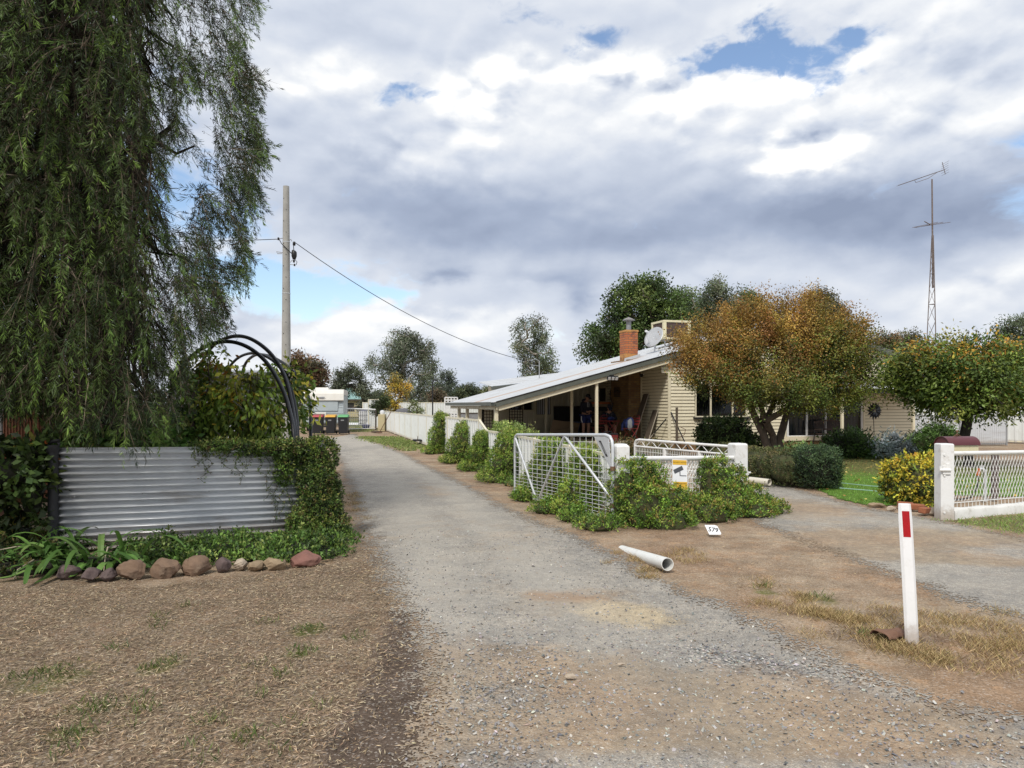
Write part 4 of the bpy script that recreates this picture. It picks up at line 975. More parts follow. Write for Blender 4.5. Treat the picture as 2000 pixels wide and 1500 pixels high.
folding_chair('folding_chair', 'red folding metal chair with a blue jacket over it beside the red table', -1.05, .9, R(-70))
folding_chair('folding_chair', 'empty red folding chair beside the standing person in dark hood', -1.75, 2.15, R(200))
j = rth('jacket', 'blue and grey jacket thrown over the red folding chair', 'jacket', -1.08, .9, FL + .46)
q = MB(); q.blob((-.02, .0, .17), (.16, .20, .22), 3, .25, 5, 2.4); q.build('body', M['blue'], j, smooth=60)
q = MB(); q.blob((-.06, -.17, .12), (.10, .06, .20), 3, .3, 9); q.build('lining', M['grey_cloth'], j, smooth=60)
q = MB(); q.tube([(-.1, .1, .3), (-.2, .16, .12), (-.2, .18, -.08)], [.06, .055, .05], 8); q.build('sleeve', M['blue'], j, smooth=60)
tb = rth('folding_table', 'small red folding metal table between the seated person and chair', 'table', -1.5, 1.5, FL)
q = MB(); q.lathe([(0, .69), (.30, .69), (.31, .70), (.30, .712), (0, .712)], n=24); q.build('table_top', M['redmetal'], tb)
for sx in (-1, 1):
    q = MB(); q.tube([(sx * .26, -.2, 0), (-sx * .2, -.16, .69)], .012, 6); q.build('leg', M['redmetal'], tb)
    q = MB(); q.tube([(sx * .26, .2, 0), (-sx * .2, .16, .69)], .012, 6); q.build('leg', M['redmetal'], tb)
bg = rth('bag', 'small crumpled bright blue bag on the red folding table', 'bag', -1.56, 1.5, FL + .712)
q = MB(); q.blob((0, 0, .07), (.15, .12, .075), 3, .25, 3); q.build('body', M['blue'], bg, smooth=60)
q = MB(); q.tube([(-.08, 0, .12), (-.05, 0, .2), (.05, 0, .2), (.08, 0, .12)], .008, 6); q.build('handle', M['navy'], bg)
pl = rth('pallet', 'grey timber pallet stood on edge behind the seated person', 'pallet', -.75, 4.4, FL)
q = MB()
for k in range(7): q.box((0, 0, .08 + .15 * k), (1.1, .02, .10))
q.build('slats', M['wood_grey'], pl)
q = MB()
for k in (-.5, 0, .5): q.box((k, .06, .53), (.06, .09, 1.06))
q.build('bearer', M['wood_grey'], pl)
cb = rth('box', 'orange and white printed carton standing above the pallet', 'carton', -.75, 4.62, FL + 0)
q = MB(); q.box((0, 0, .6), (1.0, .2, 1.2)); q.build('shelf', M['interior'], cb)
q = MB(); q.box((0, 0, 1.32), (.95, .2, .22)); q.build('carton_body', M['card'], cb); q = MB(); q.box((0, -.105, 1.36), (.93, .006, .07)); q.build('band', M['orange_pl'], cb)
# seated person's stool, cardboard, tub, tools
st = rth('stool', 'low dark stool under the seated person', 'stool', -1.3, 2.35, FL)
q = MB(); q.box((0, 0, .42), (.42, .36, .05)); q.build('seat', M['wood'], st, bevel=.01)
for a in (-.16, .16):
    for b_ in (-.13, .13):
        q = MB(); q.tube([(a * 1.15, b_ * 1.15, 0), (a, b_, .40)], .018, 6); q.build('leg', M['wood'], st)
cd = rth('cardboard_sheet', 'flattened brown cardboard box leaning inside the verandah', 'cardboard', -2.3, 4.4, FL)
q = MB(); q.box((.0, .0, .33), (1.15, .03, .62), (.35, .12, 0)); q.build('panel', M['card'], cd); q = MB(); q.box((.1, -.12, .2), (.9, .02, .38), (.55, -.1, .1)); q.build('flap', M['card'], cd)
tu = rth('storage_tub', 'grey blue plastic tub behind the flattened cardboard', 'tub', -1.75, 5.3, FL)
q = MB(); q.add([(-.3, -.22, 0), (.3, -.22, 0), (.3, .22, 0), (-.3, .22, 0), (-.36, -.27, .55), (.36, -.27, .55), (.36, .27, .55), (-.36, .27, .55)], [(3, 2, 1, 0), (0, 1, 5, 4), (1, 2, 6, 5), (2, 3, 7, 6), (3, 0, 4, 7)])
tub_m = pmat('blue_grey_plastic', (.10, .13, .22), .5); q.build('body', tub_m, tu); q = MB(); q.box((0, 0, .57), (.78, .6, .05)); q.build('lid', tub_m, tu, bevel=.01)
tr = rth('tool_rack', 'dark cluttered panel leaning on the verandah end wall', 'panel', -1.1, 6.75, FL)
q = MB(); q.box((0, 0, .62), (1.7, .05, 1.2), (-.08, 0, 0)); q.build('board', M['interior'], tr); q = MB(); q.box((0, -.06, 1.2), (1.7, .05, .05)); q.build('rail', M['wood'], tr)
tc_ = rth('toolbox', 'red toolbox on the verandah slab edge by the post', 'toolbox', -2.15, .35, FL)
q = MB(); q.box((0, 0, .13), (.62, .3, .26)); q.build('body', M['redmetal'], tc_, bevel=.02); q = MB(); q.box((0, 0, .28), (.64, .32, .04)); q.build('lid', M['dark'], tc_, bevel=.01); q = MB(); q.tube([(-.15, 0, .3), (-.13, 0, .36), (.13, 0, .36), (.15, 0, .3)], .012, 6); q.build('handle', M['dark'], tc_)
bo = rth('archery_bow', 'dark curved bow hanging on the verandah brickwork', 'bow', -.56, 3.6, 1.0)
q = MB(); q.tube([(-.02, .35, 0), (-.04, .2, .15), (-.04, .05, .4), (-.04, -.02, .62), (-.04, .06, .82), (-.03, .22, 1.05), (-.02, .4, 1.12)], [.014, .02, .022, .028, .022, .02, .014], 8); q.build('limb', M['bow'], bo, smooth=60)
q = MB(); q.tube([(-.04, -.03, .55), (-.04, -.03, .70)], .03, 8); q.build('grip', M['black'], bo)
# wall hangings
wl = rth('wall_lantern', 'black wrought lantern hanging on the brick wall by the side door', 'lantern', -.12, 4.55, 1.75)
q = MB(); q.lathe([(0, 0), (.05, .03), (.1, .12), (.11, .45), (.06, .58), (.02, .62), (0, .62)], (-.05, 0, 0), 10); q.build('body', M['black'], wl); q = MB(); q.tube([(-.05, 0, .6), (-.05, 0, .95)], .008, 6); q.build('chain', M['black'], wl)
ws = rth('wall_ornament', 'dark metal ornament fixed to the chimney breast', 'ornament', -.56, 3.2, 1.95)
q = MB()
for k in range(6): q.bar((-.01, -.25 + .1 * k, 0), (-.01, -.22 + .09 * k, .38), .014, .014)
q.tube([(-.01, -.3, .18), (-.02, 0, .26), (-.01, .3, .18)], .016, 6); q.build('bars', M['black'], ws)
q = MB(); q.tube([(-.01, -.3, .0), (-.01, .3, .0)], .012, 6); q.build('rail', M['black'], ws)
sc = rth('security_camera', 'small black dome camera high on the side wall', 'camera', -.06, 2.0, 2.75)
q = MB(); q.lathe([(0, -.08), (.05, -.06), (.065, 0), (.065, .04), (0, .05)], (-.04, 0, 0), 12); q.build('dome', M['black'], sc); q = MB(); q.box((.02, 0, .03), (.08, .08, .05)); q.build('mount', M['white_metal'], sc)
# boards and tools leaning on the side wall
def lean(name, label, cat, parts):
    t = None
    for nm, mb, m in parts:
        if t is None: t = thing(name, label, cat, Vector(mb.v[0]))
        mb.build(nm, M[m], t, world=True)
    return t
def board(label, t0, w_, h_, off, tilt, nm='plank'):
    a = MB(); e_ = MB()
    base = H(-off, t0, .02); top = H(-.06, t0 + tilt, h_)
    base2 = H(-off, t0 - w_, .02); top2 = H(-.06, t0 + tilt - w_, h_)
    n = (top - base).cross(base2 - base).normalized() * .03
    a.add([base, base2, top2, top, base + n, base2 + n, top2 + n, top + n], [(0, 1, 2, 3), (7, 6, 5, 4), (0, 4, 5, 1), (2, 6, 7, 3), (3, 7, 4, 0)])
    e_.add([base2, base2 + n, top2 + n, top2], [(0, 1, 2, 3)])
    lean(nm, label, 'board', (('face', a, 'wood_grey'), ('edge', e_, 'wood_edge')))
board('taller dark board leaning on the cream weatherboards by the brickwork', 1.95, .42, 2.05, .75, -.05)
board('shorter dark board with a pale edge leaning on the cream weatherboards', 1.15, .38, 1.45, .55, -.02)
b0, b1 = H(-.75, .75, .03), H(-.1, .02, 1.15)
q = MB(); q.tube([b0, b0.lerp(b1, .55)], .016, 8); q2 = MB(); q2.tube([b0.lerp(b1, .55), b1], .022, 8)
lean('broom', 'pale stick with a black grip leaning on the cream house corner', 'pole', (('stick', q, 'wood_edge'), ('grip', q2, 'black')))
b0, b1 = H(.38, -.75, .0), H(.04, -.06, 1.38)
q = MB(); q.tube([b0, b1], .02, 8); q2 = MB(); q2.tube([b0.lerp(b1, .0), b0.lerp(b1, .12)], .03, 8)
lean('pole', 'dark blue pole leaning on the front corner of the house', 'pole', (('shaft', q, 'navy'), ('foot', q2, 'black')))
b0 = H(-.08, -.7, 0)
q = MB(); q.bar(b0, b0 + Vector((0, 0, 1.55)), .07, .07); q2 = MB(); q2.tube([b0 + Vector((-.12, 0, .55)), b0 + Vector((.0, 0, .5)), b0 + Vector((.25, .0, .62)), b0 + Vector((.3, 0, .8)), b0 + Vector((.1, 0, .9))], .012, 6)
lean('timber_stake', 'thin weathered timber stake with wire standing at the house corner', 'stake', (('stake', q, 'wood_grey'), ('wire', q2, 'rust_plain')))
# garden bench, pot and metal flower on the porch
be = rth('garden_bench', 'dark timber and iron garden bench in front of the glass sliding doors', 'bench', 6.3, -.55, .12)
q = MB()
for k in range(4): q.box((0, -.2 + .12 * k, .46), (1.25, .10, .025))
q.build('seat', M['wood'], be)
q = MB(); q.bar((-.62, .24, .62), (.62, .24, .62), .025, .05)
pts = [(-.62 + 1.24 * i / 12, .27, .88 + .07 * math.sin(math.pi * i / 12)) for i in range(13)]
q.tube(pts, .022, 8)
for i in range(1, 24): q.bar((-.62 + 1.24 * i / 24, .24, .62), (-.62 + 1.24 * i / 24, .27, .88 + .06 * math.sin(math.pi * i / 24)), .022, .012)
q.build('backrest', M['wood'], be)
for x in (-.62, .62):
    q = MB(); q.tube([(x, -.24, 0), (x, -.22, .46), (x, -.2, .64), (x, -.1, .68), (x, .22, .66)], .02, 6); q.tube([(x, .28, 0), (x, .22, .46), (x, .28, .92)], .02, 6); q.build('end_frame', M['black'], be)
po_ = rth('flower_pot', 'square terracotta planter beside the porch post', 'pot', 6.65, -1.05, 0)
q = MB(); q.add([(-.24, -.24, 0), (.24, -.24, 0), (.24, .24, 0), (-.24, .24, 0), (-.34, -.34, .46), (.34, -.34, .46), (.34, .34, .46), (-.34, .34, .46)], [(3, 2, 1, 0), (0, 1, 5, 4), (1, 2, 6, 5), (2, 3, 7, 6), (3, 0, 4, 7)]); q.build('body', M['terracotta'], po_)
q = MB(); q.box((0, 0, .44), (.72, .72, .06)); q.build('rim', M['terracotta'], po_, bevel=.01)
mf = rth('garden_spinner', 'black metal flower ornament on a thin stem by the sliding doors', 'ornament', 7.75, -.9, 0)
q = MB(); q.tube([(0.05, 0, 0), (.03, 0, .8), (0, -.0, 1.42)], .012, 6); q.build('stem', M['black'], mf)
q = MB()
for ring, (rr, nn, ln) in enumerate(((.05, 8, .16), (.10, 12, .18), (.16, 14, .18))):
    for k in range(nn):
        an = 6.283 * (k + .5 * ring) / nn; ca, sa = math.cos(an), math.sin(an); y_ = -.10 + .05 * ring
        p0 = Vector((ca * rr * .4, y_, 1.42 + sa * rr * .4)); p1 = Vector((ca * (rr + ln), y_ - .05, 1.42 + sa * (rr + ln))); sd_ = Vector((-sa, 0, ca)) * .05
        mid = p0.lerp(p1, .55) + Vector((0, -.03, 0))
        q.add([p0, mid + sd_, p1, mid - sd_], [(0, 1, 2, 3)])
pe = q.build('petal', pmat('dark_gloss', (.03, .032, .036), .3, .6), mf)
# ================================================================ fences, gates and posts
FD = Vector((-.2645, .9644, 0)); FE = Vector((.9644, .2645, 0))
def FN(u, o=0.0, z=0.0): 
    p = Vector((1.59, 10.4, 0)) + FD * u + FE * o; return Vector((p.x, p.y, z))
def ribbed(mb, a, b, z0, za, zb, n, d, out):
    a, b = Vector(a), Vector(b); prof = [(0, 0), (.30, 0), (.38, d), (.62, d), (.70, 0), (1, 0)]
    vs = []
    for i in range(n):
        for f, o in prof:
            t = (i + f) / n; p = a.lerp(b, t) + out * o
            vs += [(p.x, p.y, z0), (p.x, p.y, za + (zb - za) * t)]
    mb.add(vs, [(2 * i, 2 * i + 2, 2 * i + 3, 2 * i + 1) for i in range(len(vs) // 2 - 1)])
def colorbond(name, label, pts, hs, m_panel, m_post, n=9, d=.035, out=None, z0=.03):
    t = thing(name, label, 'fence', (pts[0].x, pts[0].y, 0))
    for i in range(len(pts) - 1):
        a, b = pts[i], pts[i + 1]; za, zb = hs[i]
        o = out if out is not None else Vector((0, 0, 0))
        q = MB(); ribbed(q, a, b, z0, za - .03, zb - .03, n, d, o); q.build('panel', M[m_panel], t, world=True)
        q = MB(); q.bar(a + Vector((0, 0, za - .02)), b + Vector((0, 0, zb - .02)), .055, .05); q.bar(a + Vector((0, 0, z0 + .03)), b + Vector((0, 0, z0 + .03)), .04, .05); q.build('rail', M[m_post], t, world=True)
    for i, p in enumerate(pts):
        h = hs[min(i, len(hs) - 1)][0] if i < len(hs) else hs[-1][1]
        if i > 0: h = max(h, hs[i - 1][1])
        q = MB(); q.box((p.x, p.y, (h + .02) / 2), (.06, .06, h + .02), (0, 0, math.atan2(FD.y, FD.x))); q.build('post', M[m_post], t, world=True)
    return t
OUT = -FE
us = [9.35 + 2.37 * i for i in range(15)]
colorbond('driveway_fence', 'tall pale steel panel fence with cream posts running along the far driveway', [FN(u) for u in us], [(1.235, 1.235)] * 14, 'pale_steel', 'cream_steel', 8, .03, OUT)
us = [.15, 2.2, 4.3, 6.4, 8.5, 9.33]
colorbond('low_fence', 'low pale ribbed steel fence half hidden by creeper mounds behind the silver gate', [FN(u) for u in us], [(.90, .92), (.93, .95), (.96, .97), (.98, .98), (.985, 1.23)], 'pale_steel', 'cream_steel', 9, .03, OUT)
# far cross fences
def line(p, q, n): return [Vector(p).lerp(Vector(q), i / n) for i in range(n + 1)]
colorbond('boundary_fence', 'long cream steel boundary fence far behind the open car bay', line((-12.5, 60, 0), (3, 63, 0), 6), [(1.83, 1.83)] * 6, 'pale_steel', 'cream_steel', 12, .04, Vector((0, -1, 0)))
colorbond('yard_fence', 'low grey corrugated fence behind the posts of the car bay', line((-3.9, 38.5, 0), (1.2, 40, 0), 2), [(1.2, 1.2)] * 2, 'zinc_old', 'lattice_dark', 26, .018, Vector((0, -1, 0)))
colorbond('boundary_fence', 'tall cream steel fence beyond the round clipped tree at the right', line((20.0, 32.5, 0), (24.5, 27.5, 0), 2) + [Vector((27.5, 24.2, 0))], [(1.85, 1.85)] * 3, 'pale_steel', 'cream_steel', 12, .04, Vector((-.7, -.7, 0)))
colorbond('boundary_fence', 'pale steel fence standing behind the grey sheets beside the house', line((16, 34.5, 0), (20.0, 32.6, 0), 2), [(1.95, 1.95)] * 2, 'pale_steel', 'cream_steel', 12, .04, Vector((0, -1, 0)))
colorbond('sheet_fence', 'low blue grey corrugated sheet fence beside the cream house wall', [Vector((16.2, 29.2, 0)), Vector((18.1, 29.0, 0)), Vector((20.0, 29.0, 0))], [(1.22, 1.22)] * 2, 'zinc', 'zinc_old', 22, .02, Vector((0, -1, 0)))
q = MB(); t = thing('steel_post', 'thin cream steel post in front of the blue grey corrugated sheets', 'post', (18.0, 28.4, 0))
q.box((0, 0, 1.0), (.07, .07, 2.0)); q.build('shaft', M['cream_steel'], t, bevel=.005); q = MB(); q.box((0, 0, 2.01), (.09, .09, .03)); q.build('cap', M['cream_steel'], t)
# end of the driveway: cream panel, gatepost and wire gate
def small_gate():
    g = thing('wire_gate', 'white pipe and wire gate across the far end of the driveway', 'gate', (-9.9, 46, 0))
    a, b = at(676, 798, 45.5), at(734, 800, 46.5)
    q = MB(); q.tube([a, b], .045, 8); q.build('top_rail', M['white_metal'], g, world=True)
    q = MB(); q.tube([Vector((a.x, a.y, .1)), Vector((b.x, b.y, .1))], .03, 8); q.build('bottom_rail', M['white_metal'], g, world=True)
    q = MB()
    for i in range(15):
        p = a.lerp(b, i / 14); q.tube([p, Vector((p.x, p.y, .1))], .008, 4)
    for j in range(1, 8):
        z = .1 + (a.z - .1) * j / 8; q.tube([Vector((a.x, a.y, z)), Vector((b.x, b.y, z))], .008, 4)
    q.build('mesh', M['gate_wire'], g, world=True)
    for p, nm in ((a, 'post'), (b, 'post')):
        q = MB(); q.tube([Vector((p.x, p.y, 0)), p + Vector((0, 0, .05))], .05, 8); q.build(nm, M['white_metal'] if p is a else M['lattice_dark'], g, world=True)
small_gate()
c = at(724, 842, 48); colorbond('fence_panel', 'single tall cream fence panel behind the far wire gate', [Vector((c.x - .45, 49.5, 0)), Vector((c.x + .95, 49.7, 0))], [(2.0, 2.05)], 'pale_steel', 'cream_steel', 5, .03, Vector((0, -1, 0)))
p = at(746, 820, 44.5); t = thing('meter_cabinet', 'tan steel meter cabinet at the far end of the driveway fence', 'cabinet', (p.x, p.y, 0))
q = MB(); q.box((0, 0, .52), (.42, .4, 1.04)); q.build('body', M['tan_steel'], t, bevel=.01); q = MB(); q.box((0, -.21, .55), (.36, .012, .9)); q.build('door', M['tan_steel'], t)
q = MB(); q.lathe([(0, 1.04), (.13, 1.04), (.16, 1.14), (.13, 1.26), (0, 1.3)], (.02, 0, 0), 12); q.build('dome', M['signwhite'], t, smooth=50)
t = thing('garden_rod', 'thin dark rod leaning on the far driveway fence', 'rod', (gr(741, 845).x, gr(741, 845).y, 0))
q = MB(); q.tube([gr(741, 845, .03), gr(741, 845, .03).lerp(at(764, 803, 40.8), .5), at(764, 803, 40.8)], .02, 6); q.build('rod', M['rust_plain'], t, world=True); q = MB(); q.box(gr(741, 845, .03), (.3, .2, .04)); q.build('blade', M['rust_plain'], t, world=True)

# splay fence posts
def sq_post(name, label, x, y, w, h, rz, chamfer=.035, m='white'):
    t = thing(name, label, 'post', (x, y, 0), rz)
    q = MB(); a = w / 2; b = a - chamfer
    vs = [(-a, -a, -.05), (a, -a, -.05), (a, a, -.05), (-a, a, -.05), (-a, -a, h - chamfer), (a, -a, h - chamfer), (a, a, h - chamfer), (-a, a, h - chamfer), (-b, -b, h), (b, -b, h), (b, b, h), (-b, b, h)]
    q.add(vs, [(3, 2, 1, 0)] + [(i, (i + 1) % 4, 4 + (i + 1) % 4, 4 + i) for i in range(4)] + [(4 + i, 4 + (i + 1) % 4, 8 + (i + 1) % 4, 8 + i) for i in range(4)] + [(8, 9, 10, 11)])
    q.build('shaft', M[m], t, bevel=.008); return t
P1 = Vector((1.525, 10.05, 0)); P2 = Vector((3.62, 11.5, 0)); P3 = Vector((6.33, 10.5, 0))
t = sq_post('gate_post', 'white timber gate post with chipped paint beside the silver farm gate', P1.x, P1.y, .19, 1.10, .25)
q = MB()
for z in (.72, .73): q.tube([(.11 * math.cos(k * .55), .11 * math.sin(k * .55), z + .01 * math.sin(k)) for k in range(13)], .006, 5)
q.build('tie_wire', M['galv'], t)
t = sq_post('gate_post', 'white timber gate post right of the security sign with a rusty hinge pipe', P2.x, P2.y, .225, 1.03, .3, .02)
q = MB(); q.tube([(.135, -.02, 0), (.145, -.02, .86), (.11, -.02, .95)], .024, 10); q.build('hinge_pipe', M['pvc_cream'], t, smooth=50); q = MB(); q.tube([(.14, -.05, .55), (.20, -.06, .56)], .014, 8); q.tube([(.14, -.05, .58), (.14, -.05, .52)], .03, 8); q.build('hinge_pin', M['white_metal'], t)
t = sq_post('gate_post', 'white square gate post with a latch beside the yellow bush', P3.x, P3.y, .19, 1.08, -.05, .012)
q = MB(); q.box((.0, -.10, .78), (.05, .02, .03)); q.box((-.02, -.105, .70), (.11, .02, .13)); q.tube([(-.13, -.12, .70), (.03, -.12, .70)], .022, 8); q.tube([(-.12, -.12, .70), (-.12, -.12, .75)], .012, 6); q.build('latch', M['white_metal'], t, bevel=.004)
q = MB()
for z in (.62, .92, .08): q.tube([(-.05, -.09, z), (-.05, -.11, z)], .014, 8)
q.build('bolt', M['white_metal'], t)
# rail and mesh of the splay fence
t = thing('pipe_fence', 'short white pipe rail fence with mesh buried in green creeper', 'fence', P1)
a, b = P1 + Vector((.1, .06, .885)), P2 + Vector((-.1, -.08, .80))
q = MB(); q.tube([a, b], .036, 12); q.build('rail', M['white_metal'], t, world=True, smooth=50)
q = MB()
for i in range(30):
    p = a.lerp(b, i / 29); q.tube([p, Vector((p.x, p.y, .05))], .006, 4)
for j in range(1, 11):
    dz = Vector((0, 0, -.075 * j)); q.tube([a + dz, b + dz], .006, 4)
for i in range(34):
    p = a.lerp(b, i / 33); r_ = a.lerp(b, min(1, (i + 3) / 33)); q.tube([p, r_ + Vector((0, 0, -.32))], .006, 4); q.tube([r_, p + Vector((0, 0, -.32))], .006, 4)
q.build('mesh', M['white_metal'], t, world=True)
# silver farm gate, swung open along the drive and sagging at its free end
G0, G1 = Vector((1.40, 9.97, 0)), Vector((.055, 13.05, 0))
def GP(u, v):     # u 0 at the hinge .. 1 at the free end, v 0 bottom .. 1 top
    lo = G0.lerp(G1, u) + Vector((0, 0, .06 - .05 * u)); hi = G0.lerp(G1, u) + Vector((0, 0, 1.225 - .125 * u)); return lo.lerp(hi, v)
t = thing('farm_gate', 'silver galvanised farm gate standing open with a zigzag brace and wire mesh', 'gate', G0)
rc = .055
fr = [GP(0, 0), GP(0, .84), GP(.006, .93), GP(.022, .98), GP(rc, 1)] + [GP(1 - .03, 1), GP(1 - .008, .97), GP(1, .93), GP(1, 0), GP(0, 0)]
q = MB(); q.tube(fr, .024, 12); q.build('frame', M['galv'], t, world=True, smooth=50)
q = MB(); q.tube([GP(.995, .95), GP(.735, .02), GP(.72, .0), GP(.70, .03), GP(.445, .93), GP(.42, .985), GP(.395, .93), GP(.01, .24), GP(.005, .08)], .02, 10); q.build('brace', M['galv'], t, world=True, smooth=50)
q = MB(); nv = 18
for i in range(1, nv): q.tube([GP(i / nv, 0), GP(i / nv, 1)], .0038, 4)
for v in (.045, .09, .135, .185, .235, .29, .345, .405, .47, .54, .62, .71, .82, .91): q.tube([GP(0, v), GP(1, v)], .0038, 4)
q.build('wire_mesh', M['gate_wire'], t, world=True)
nrm = (G1 - G0).cross(Vector((0, 0, 1))).normalized()
if nrm.y > 0: nrm = -nrm
q = MB(); q.add([GP(.03, .99) + nrm * .014, GP(.15, .99) + nrm * .014, GP(.012, .60) + nrm * .014, GP(.03, .99) - nrm * .002, GP(.15, .99) - nrm * .002, GP(.012, .60) - nrm * .002], [(0, 1, 2), (5, 4, 3), (0, 3, 4, 1), (1, 4, 5, 2), (2, 5, 3, 0)]); q.build('gusset_plate', M['galv'], t, world=True)
q = MB(); c = [GP(.088, .93), GP(.105, .93), GP(.045, .74), GP(.03, .74)]; q.add([p + nrm * .018 for p in c], [(0, 1, 2, 3)]); pl_ = q.build('maker_plate', M['ink'], t, world=True)
q = MB(); c = [GP(.090, .91), GP(.098, .91), GP(.046, .77), GP(.038, .77)]; q.add([p + nrm * .020 for p in c], [(0, 1, 2, 3)]); q.build('plate_panel', M['label'], pl_, world=True)
for v in (.16, .60):
    q = MB(); p = GP(0, v); q.tube([p + Vector((-.0, 0, -.03)), p + Vector((0, 0, .03))], .034, 10); q.tube([p, Vector((P1.x, P1.y, p.z))], .012, 6); q.build('hinge', M['rust_plain'], t, world=True)
# white gate, swung back inside the garden
W0, W1 = Vector((3.72, 11.78, 0)), Vector((2.47, 14.4, 0))
def WP(u, v): return W0.lerp(W1, u) + Vector((0, 0, .10 + .85 * v))
t = thing('garden_gate', 'white pipe gate with a zigzag top band standing open inside the garden', 'gate', W0)
q = MB(); q.tube([WP(0, 0), WP(0, 1), WP(.95, 1), WP(.985, .975), WP(1, .9), WP(1, 0), WP(0, 0)], .024, 10); q.build('frame', M['white_metal'], t, world=True, smooth=50)
q = MB(); q.tube([WP(0, .84), WP(1, .84)], .018, 8); q.tube([WP(0, .42), WP(1, .42)], .016, 8); q.build('rail', M['white_metal'], t, world=True)
q = MB(); n = 16; q.tube([WP((i) / n, 1 if i % 2 else .84) for i in range(n + 1)], .008, 5); q.build('zigzag', M['white_metal'], t, world=True)
q = MB()
for i in range(1, 56): q.tube([WP(i / 56, 0), WP(i / 56, .84)], .0045, 4)
for v in (.16, .3, .52, .62, .73): q.tube([WP(0, v), WP(1, v)], .0045, 4)
q.build('mesh', M['white_metal'], t, world=True)
q = MB()
for u in (.33, .67): q.box(WP(u, .74), (.06, .06, .17))
q.build('tag', M['white_metal'], t, world=True)
# chain mesh fence on a whitewashed kerb
C0, C1 = Vector((6.42, 10.52, 0)), Vector((10.6, 12.35, 0))
def CP(u, z): p = C0.lerp(C1, u); return Vector((p.x, p.y, z))
t = thing('chain_mesh_fence', 'white chain mesh fence under a white pipe rail on a whitewashed kerb', 'fence', C0)
q = MB(); q.tube([CP(0, .93), CP(1, .86)], .033, 12); q.build('rail', M['white_metal'], t, world=True, smooth=50)
q = MB(); L = (C1 - C0).length; pw = .075; nn = int(L / pw); ph_ = .085
for i in range(-9, nn + 1):
    for sgn in (1, -1):
        pts = []
        for j in range(9):
            u = (i + j * .5 if sgn == 1 else i + 4.5 - j * .5) * pw / L
            z = .90 - j * ph_ - .07 * max(0, min(1, u))
            if 0 <= u <= 1 and z > .19: pts.append(CP(u, z) + Vector((0, -.006 if (j % 2) else .006, 0)))
        if len(pts) > 1: q.tube(pts, .0042, 4, cap=False)
q.build('chain_mesh', M['white_metal'], t, world=True)
q = MB()
for i in range(int(L / .085)): q.tube([CP(i * .085 / L, .10), CP(i * .085 / L, .2)], .004, 4)
q.tube([CP(0, .20), CP(1, .20)], .006, 4); q.build('mesh_foot', M['white_metal'], t, world=True)
q = MB(); n = 26; prof = [(-.09, -.05), (-.085, .085), (-.06, .115), (.06, .115), (.085, .09), (.09, -.05)]; sv = (C1 - C0).normalized(); nv_ = Vector((sv.y, -sv.x, 0)); vs = []
for i in range(n + 1):
    p = C0.lerp(C1, i / n); wob = .008 * math.sin(i * 1.9) + .006 * math.sin(i * .7)
    vs += [p + nv_ * (a_ + wob * .6) + Vector((0, 0, z_ + wob)) for a_, z_ in prof]
k = len(prof); q.add(vs, [(i * k + j, i * k + j + 1, (i + 1) * k + j + 1, (i + 1) * k + j) for i in range(n) for j in range(k - 1)] + [tuple(range(k - 1, -1, -1))]); q.build('kerb', M['whitewash'], t, world=True, smooth=50)
# mailbox
mp = Vector((7.42, 11.95, .055)); t = thing('mailbox', 'cream metal mailbox with a rounded maroon roof behind the chain mesh fence', 'mailbox', mp, R(8))
q = MB(); q.tube([(-.14, .03, -.05), (-.17, .03, .72), (-.1, .03, .80)], .028, 10); q.build('post', M['cream_steel'], t, smooth=50)
q = MB(); q.box((-.085, 0, .855), (.37, .30, .15)); q.box((.185, .0, .85), (.17, .30, .14)); q.build('box', M['cooler'], t, bevel=.006)
def arch(x0, x1, r, th, z, n=14):
    mb = MB(); vs = []
    for x in (x0, x1):
        for rr in (r, r - th):
            for i in range(n + 1):
                an = math.pi * i / n; vs.append((x, -math.cos(an) * rr, z + math.sin(an) * rr * .8))
    m_ = n + 1
    fs = [(i, i + 1, 2 * m_ + i + 1, 2 * m_ + i) for i in range(n)] + [(m_ + i + 1, m_ + i, 3 * m_ + i, 3 * m_ + i + 1) for i in range(n)]
    fs += [(i + 1, i, m_ + i, m_ + i + 1) for i in range(n)] + [(2 * m_ + i, 2 * m_ + i + 1, 3 * m_ + i + 1, 3 * m_ + i) for i in range(n)]
    fs += [(0, 2 * m_, 3 * m_, m_), (n, m_ + n, 3 * m_ + n, 2 * m_ + n)]
    mb.add(vs, fs); return mb
arch(-.29, .285, .175, .008, .925).build('roof', M['maroon'], t, smooth=50)
q = MB(); vs = [(-.275, 0, .925)] + [(-.275, -math.cos(math.pi * i / 12) * .165, .925 + math.sin(math.pi * i / 12) * .13) for i in range(13)]; q.add(vs, [(0, i, i + 1) for i in range(1, 13)]); q.build('back_plate', M['maroon'], t)
q = MB(); q.tube([(.0, 0, 1.06), (.0, 0, 1.15)], .008, 6); q.tube([(-.07, 0, 1.06), (-.0, 0, 1.1), (.08, 0, 1.06)], .007, 6); q.lathe([(0, 1.13), (.02, 1.14), (.02, 1.16), (0, 1.17)], n=8); q.build('finial', M['rust_plain'], t)
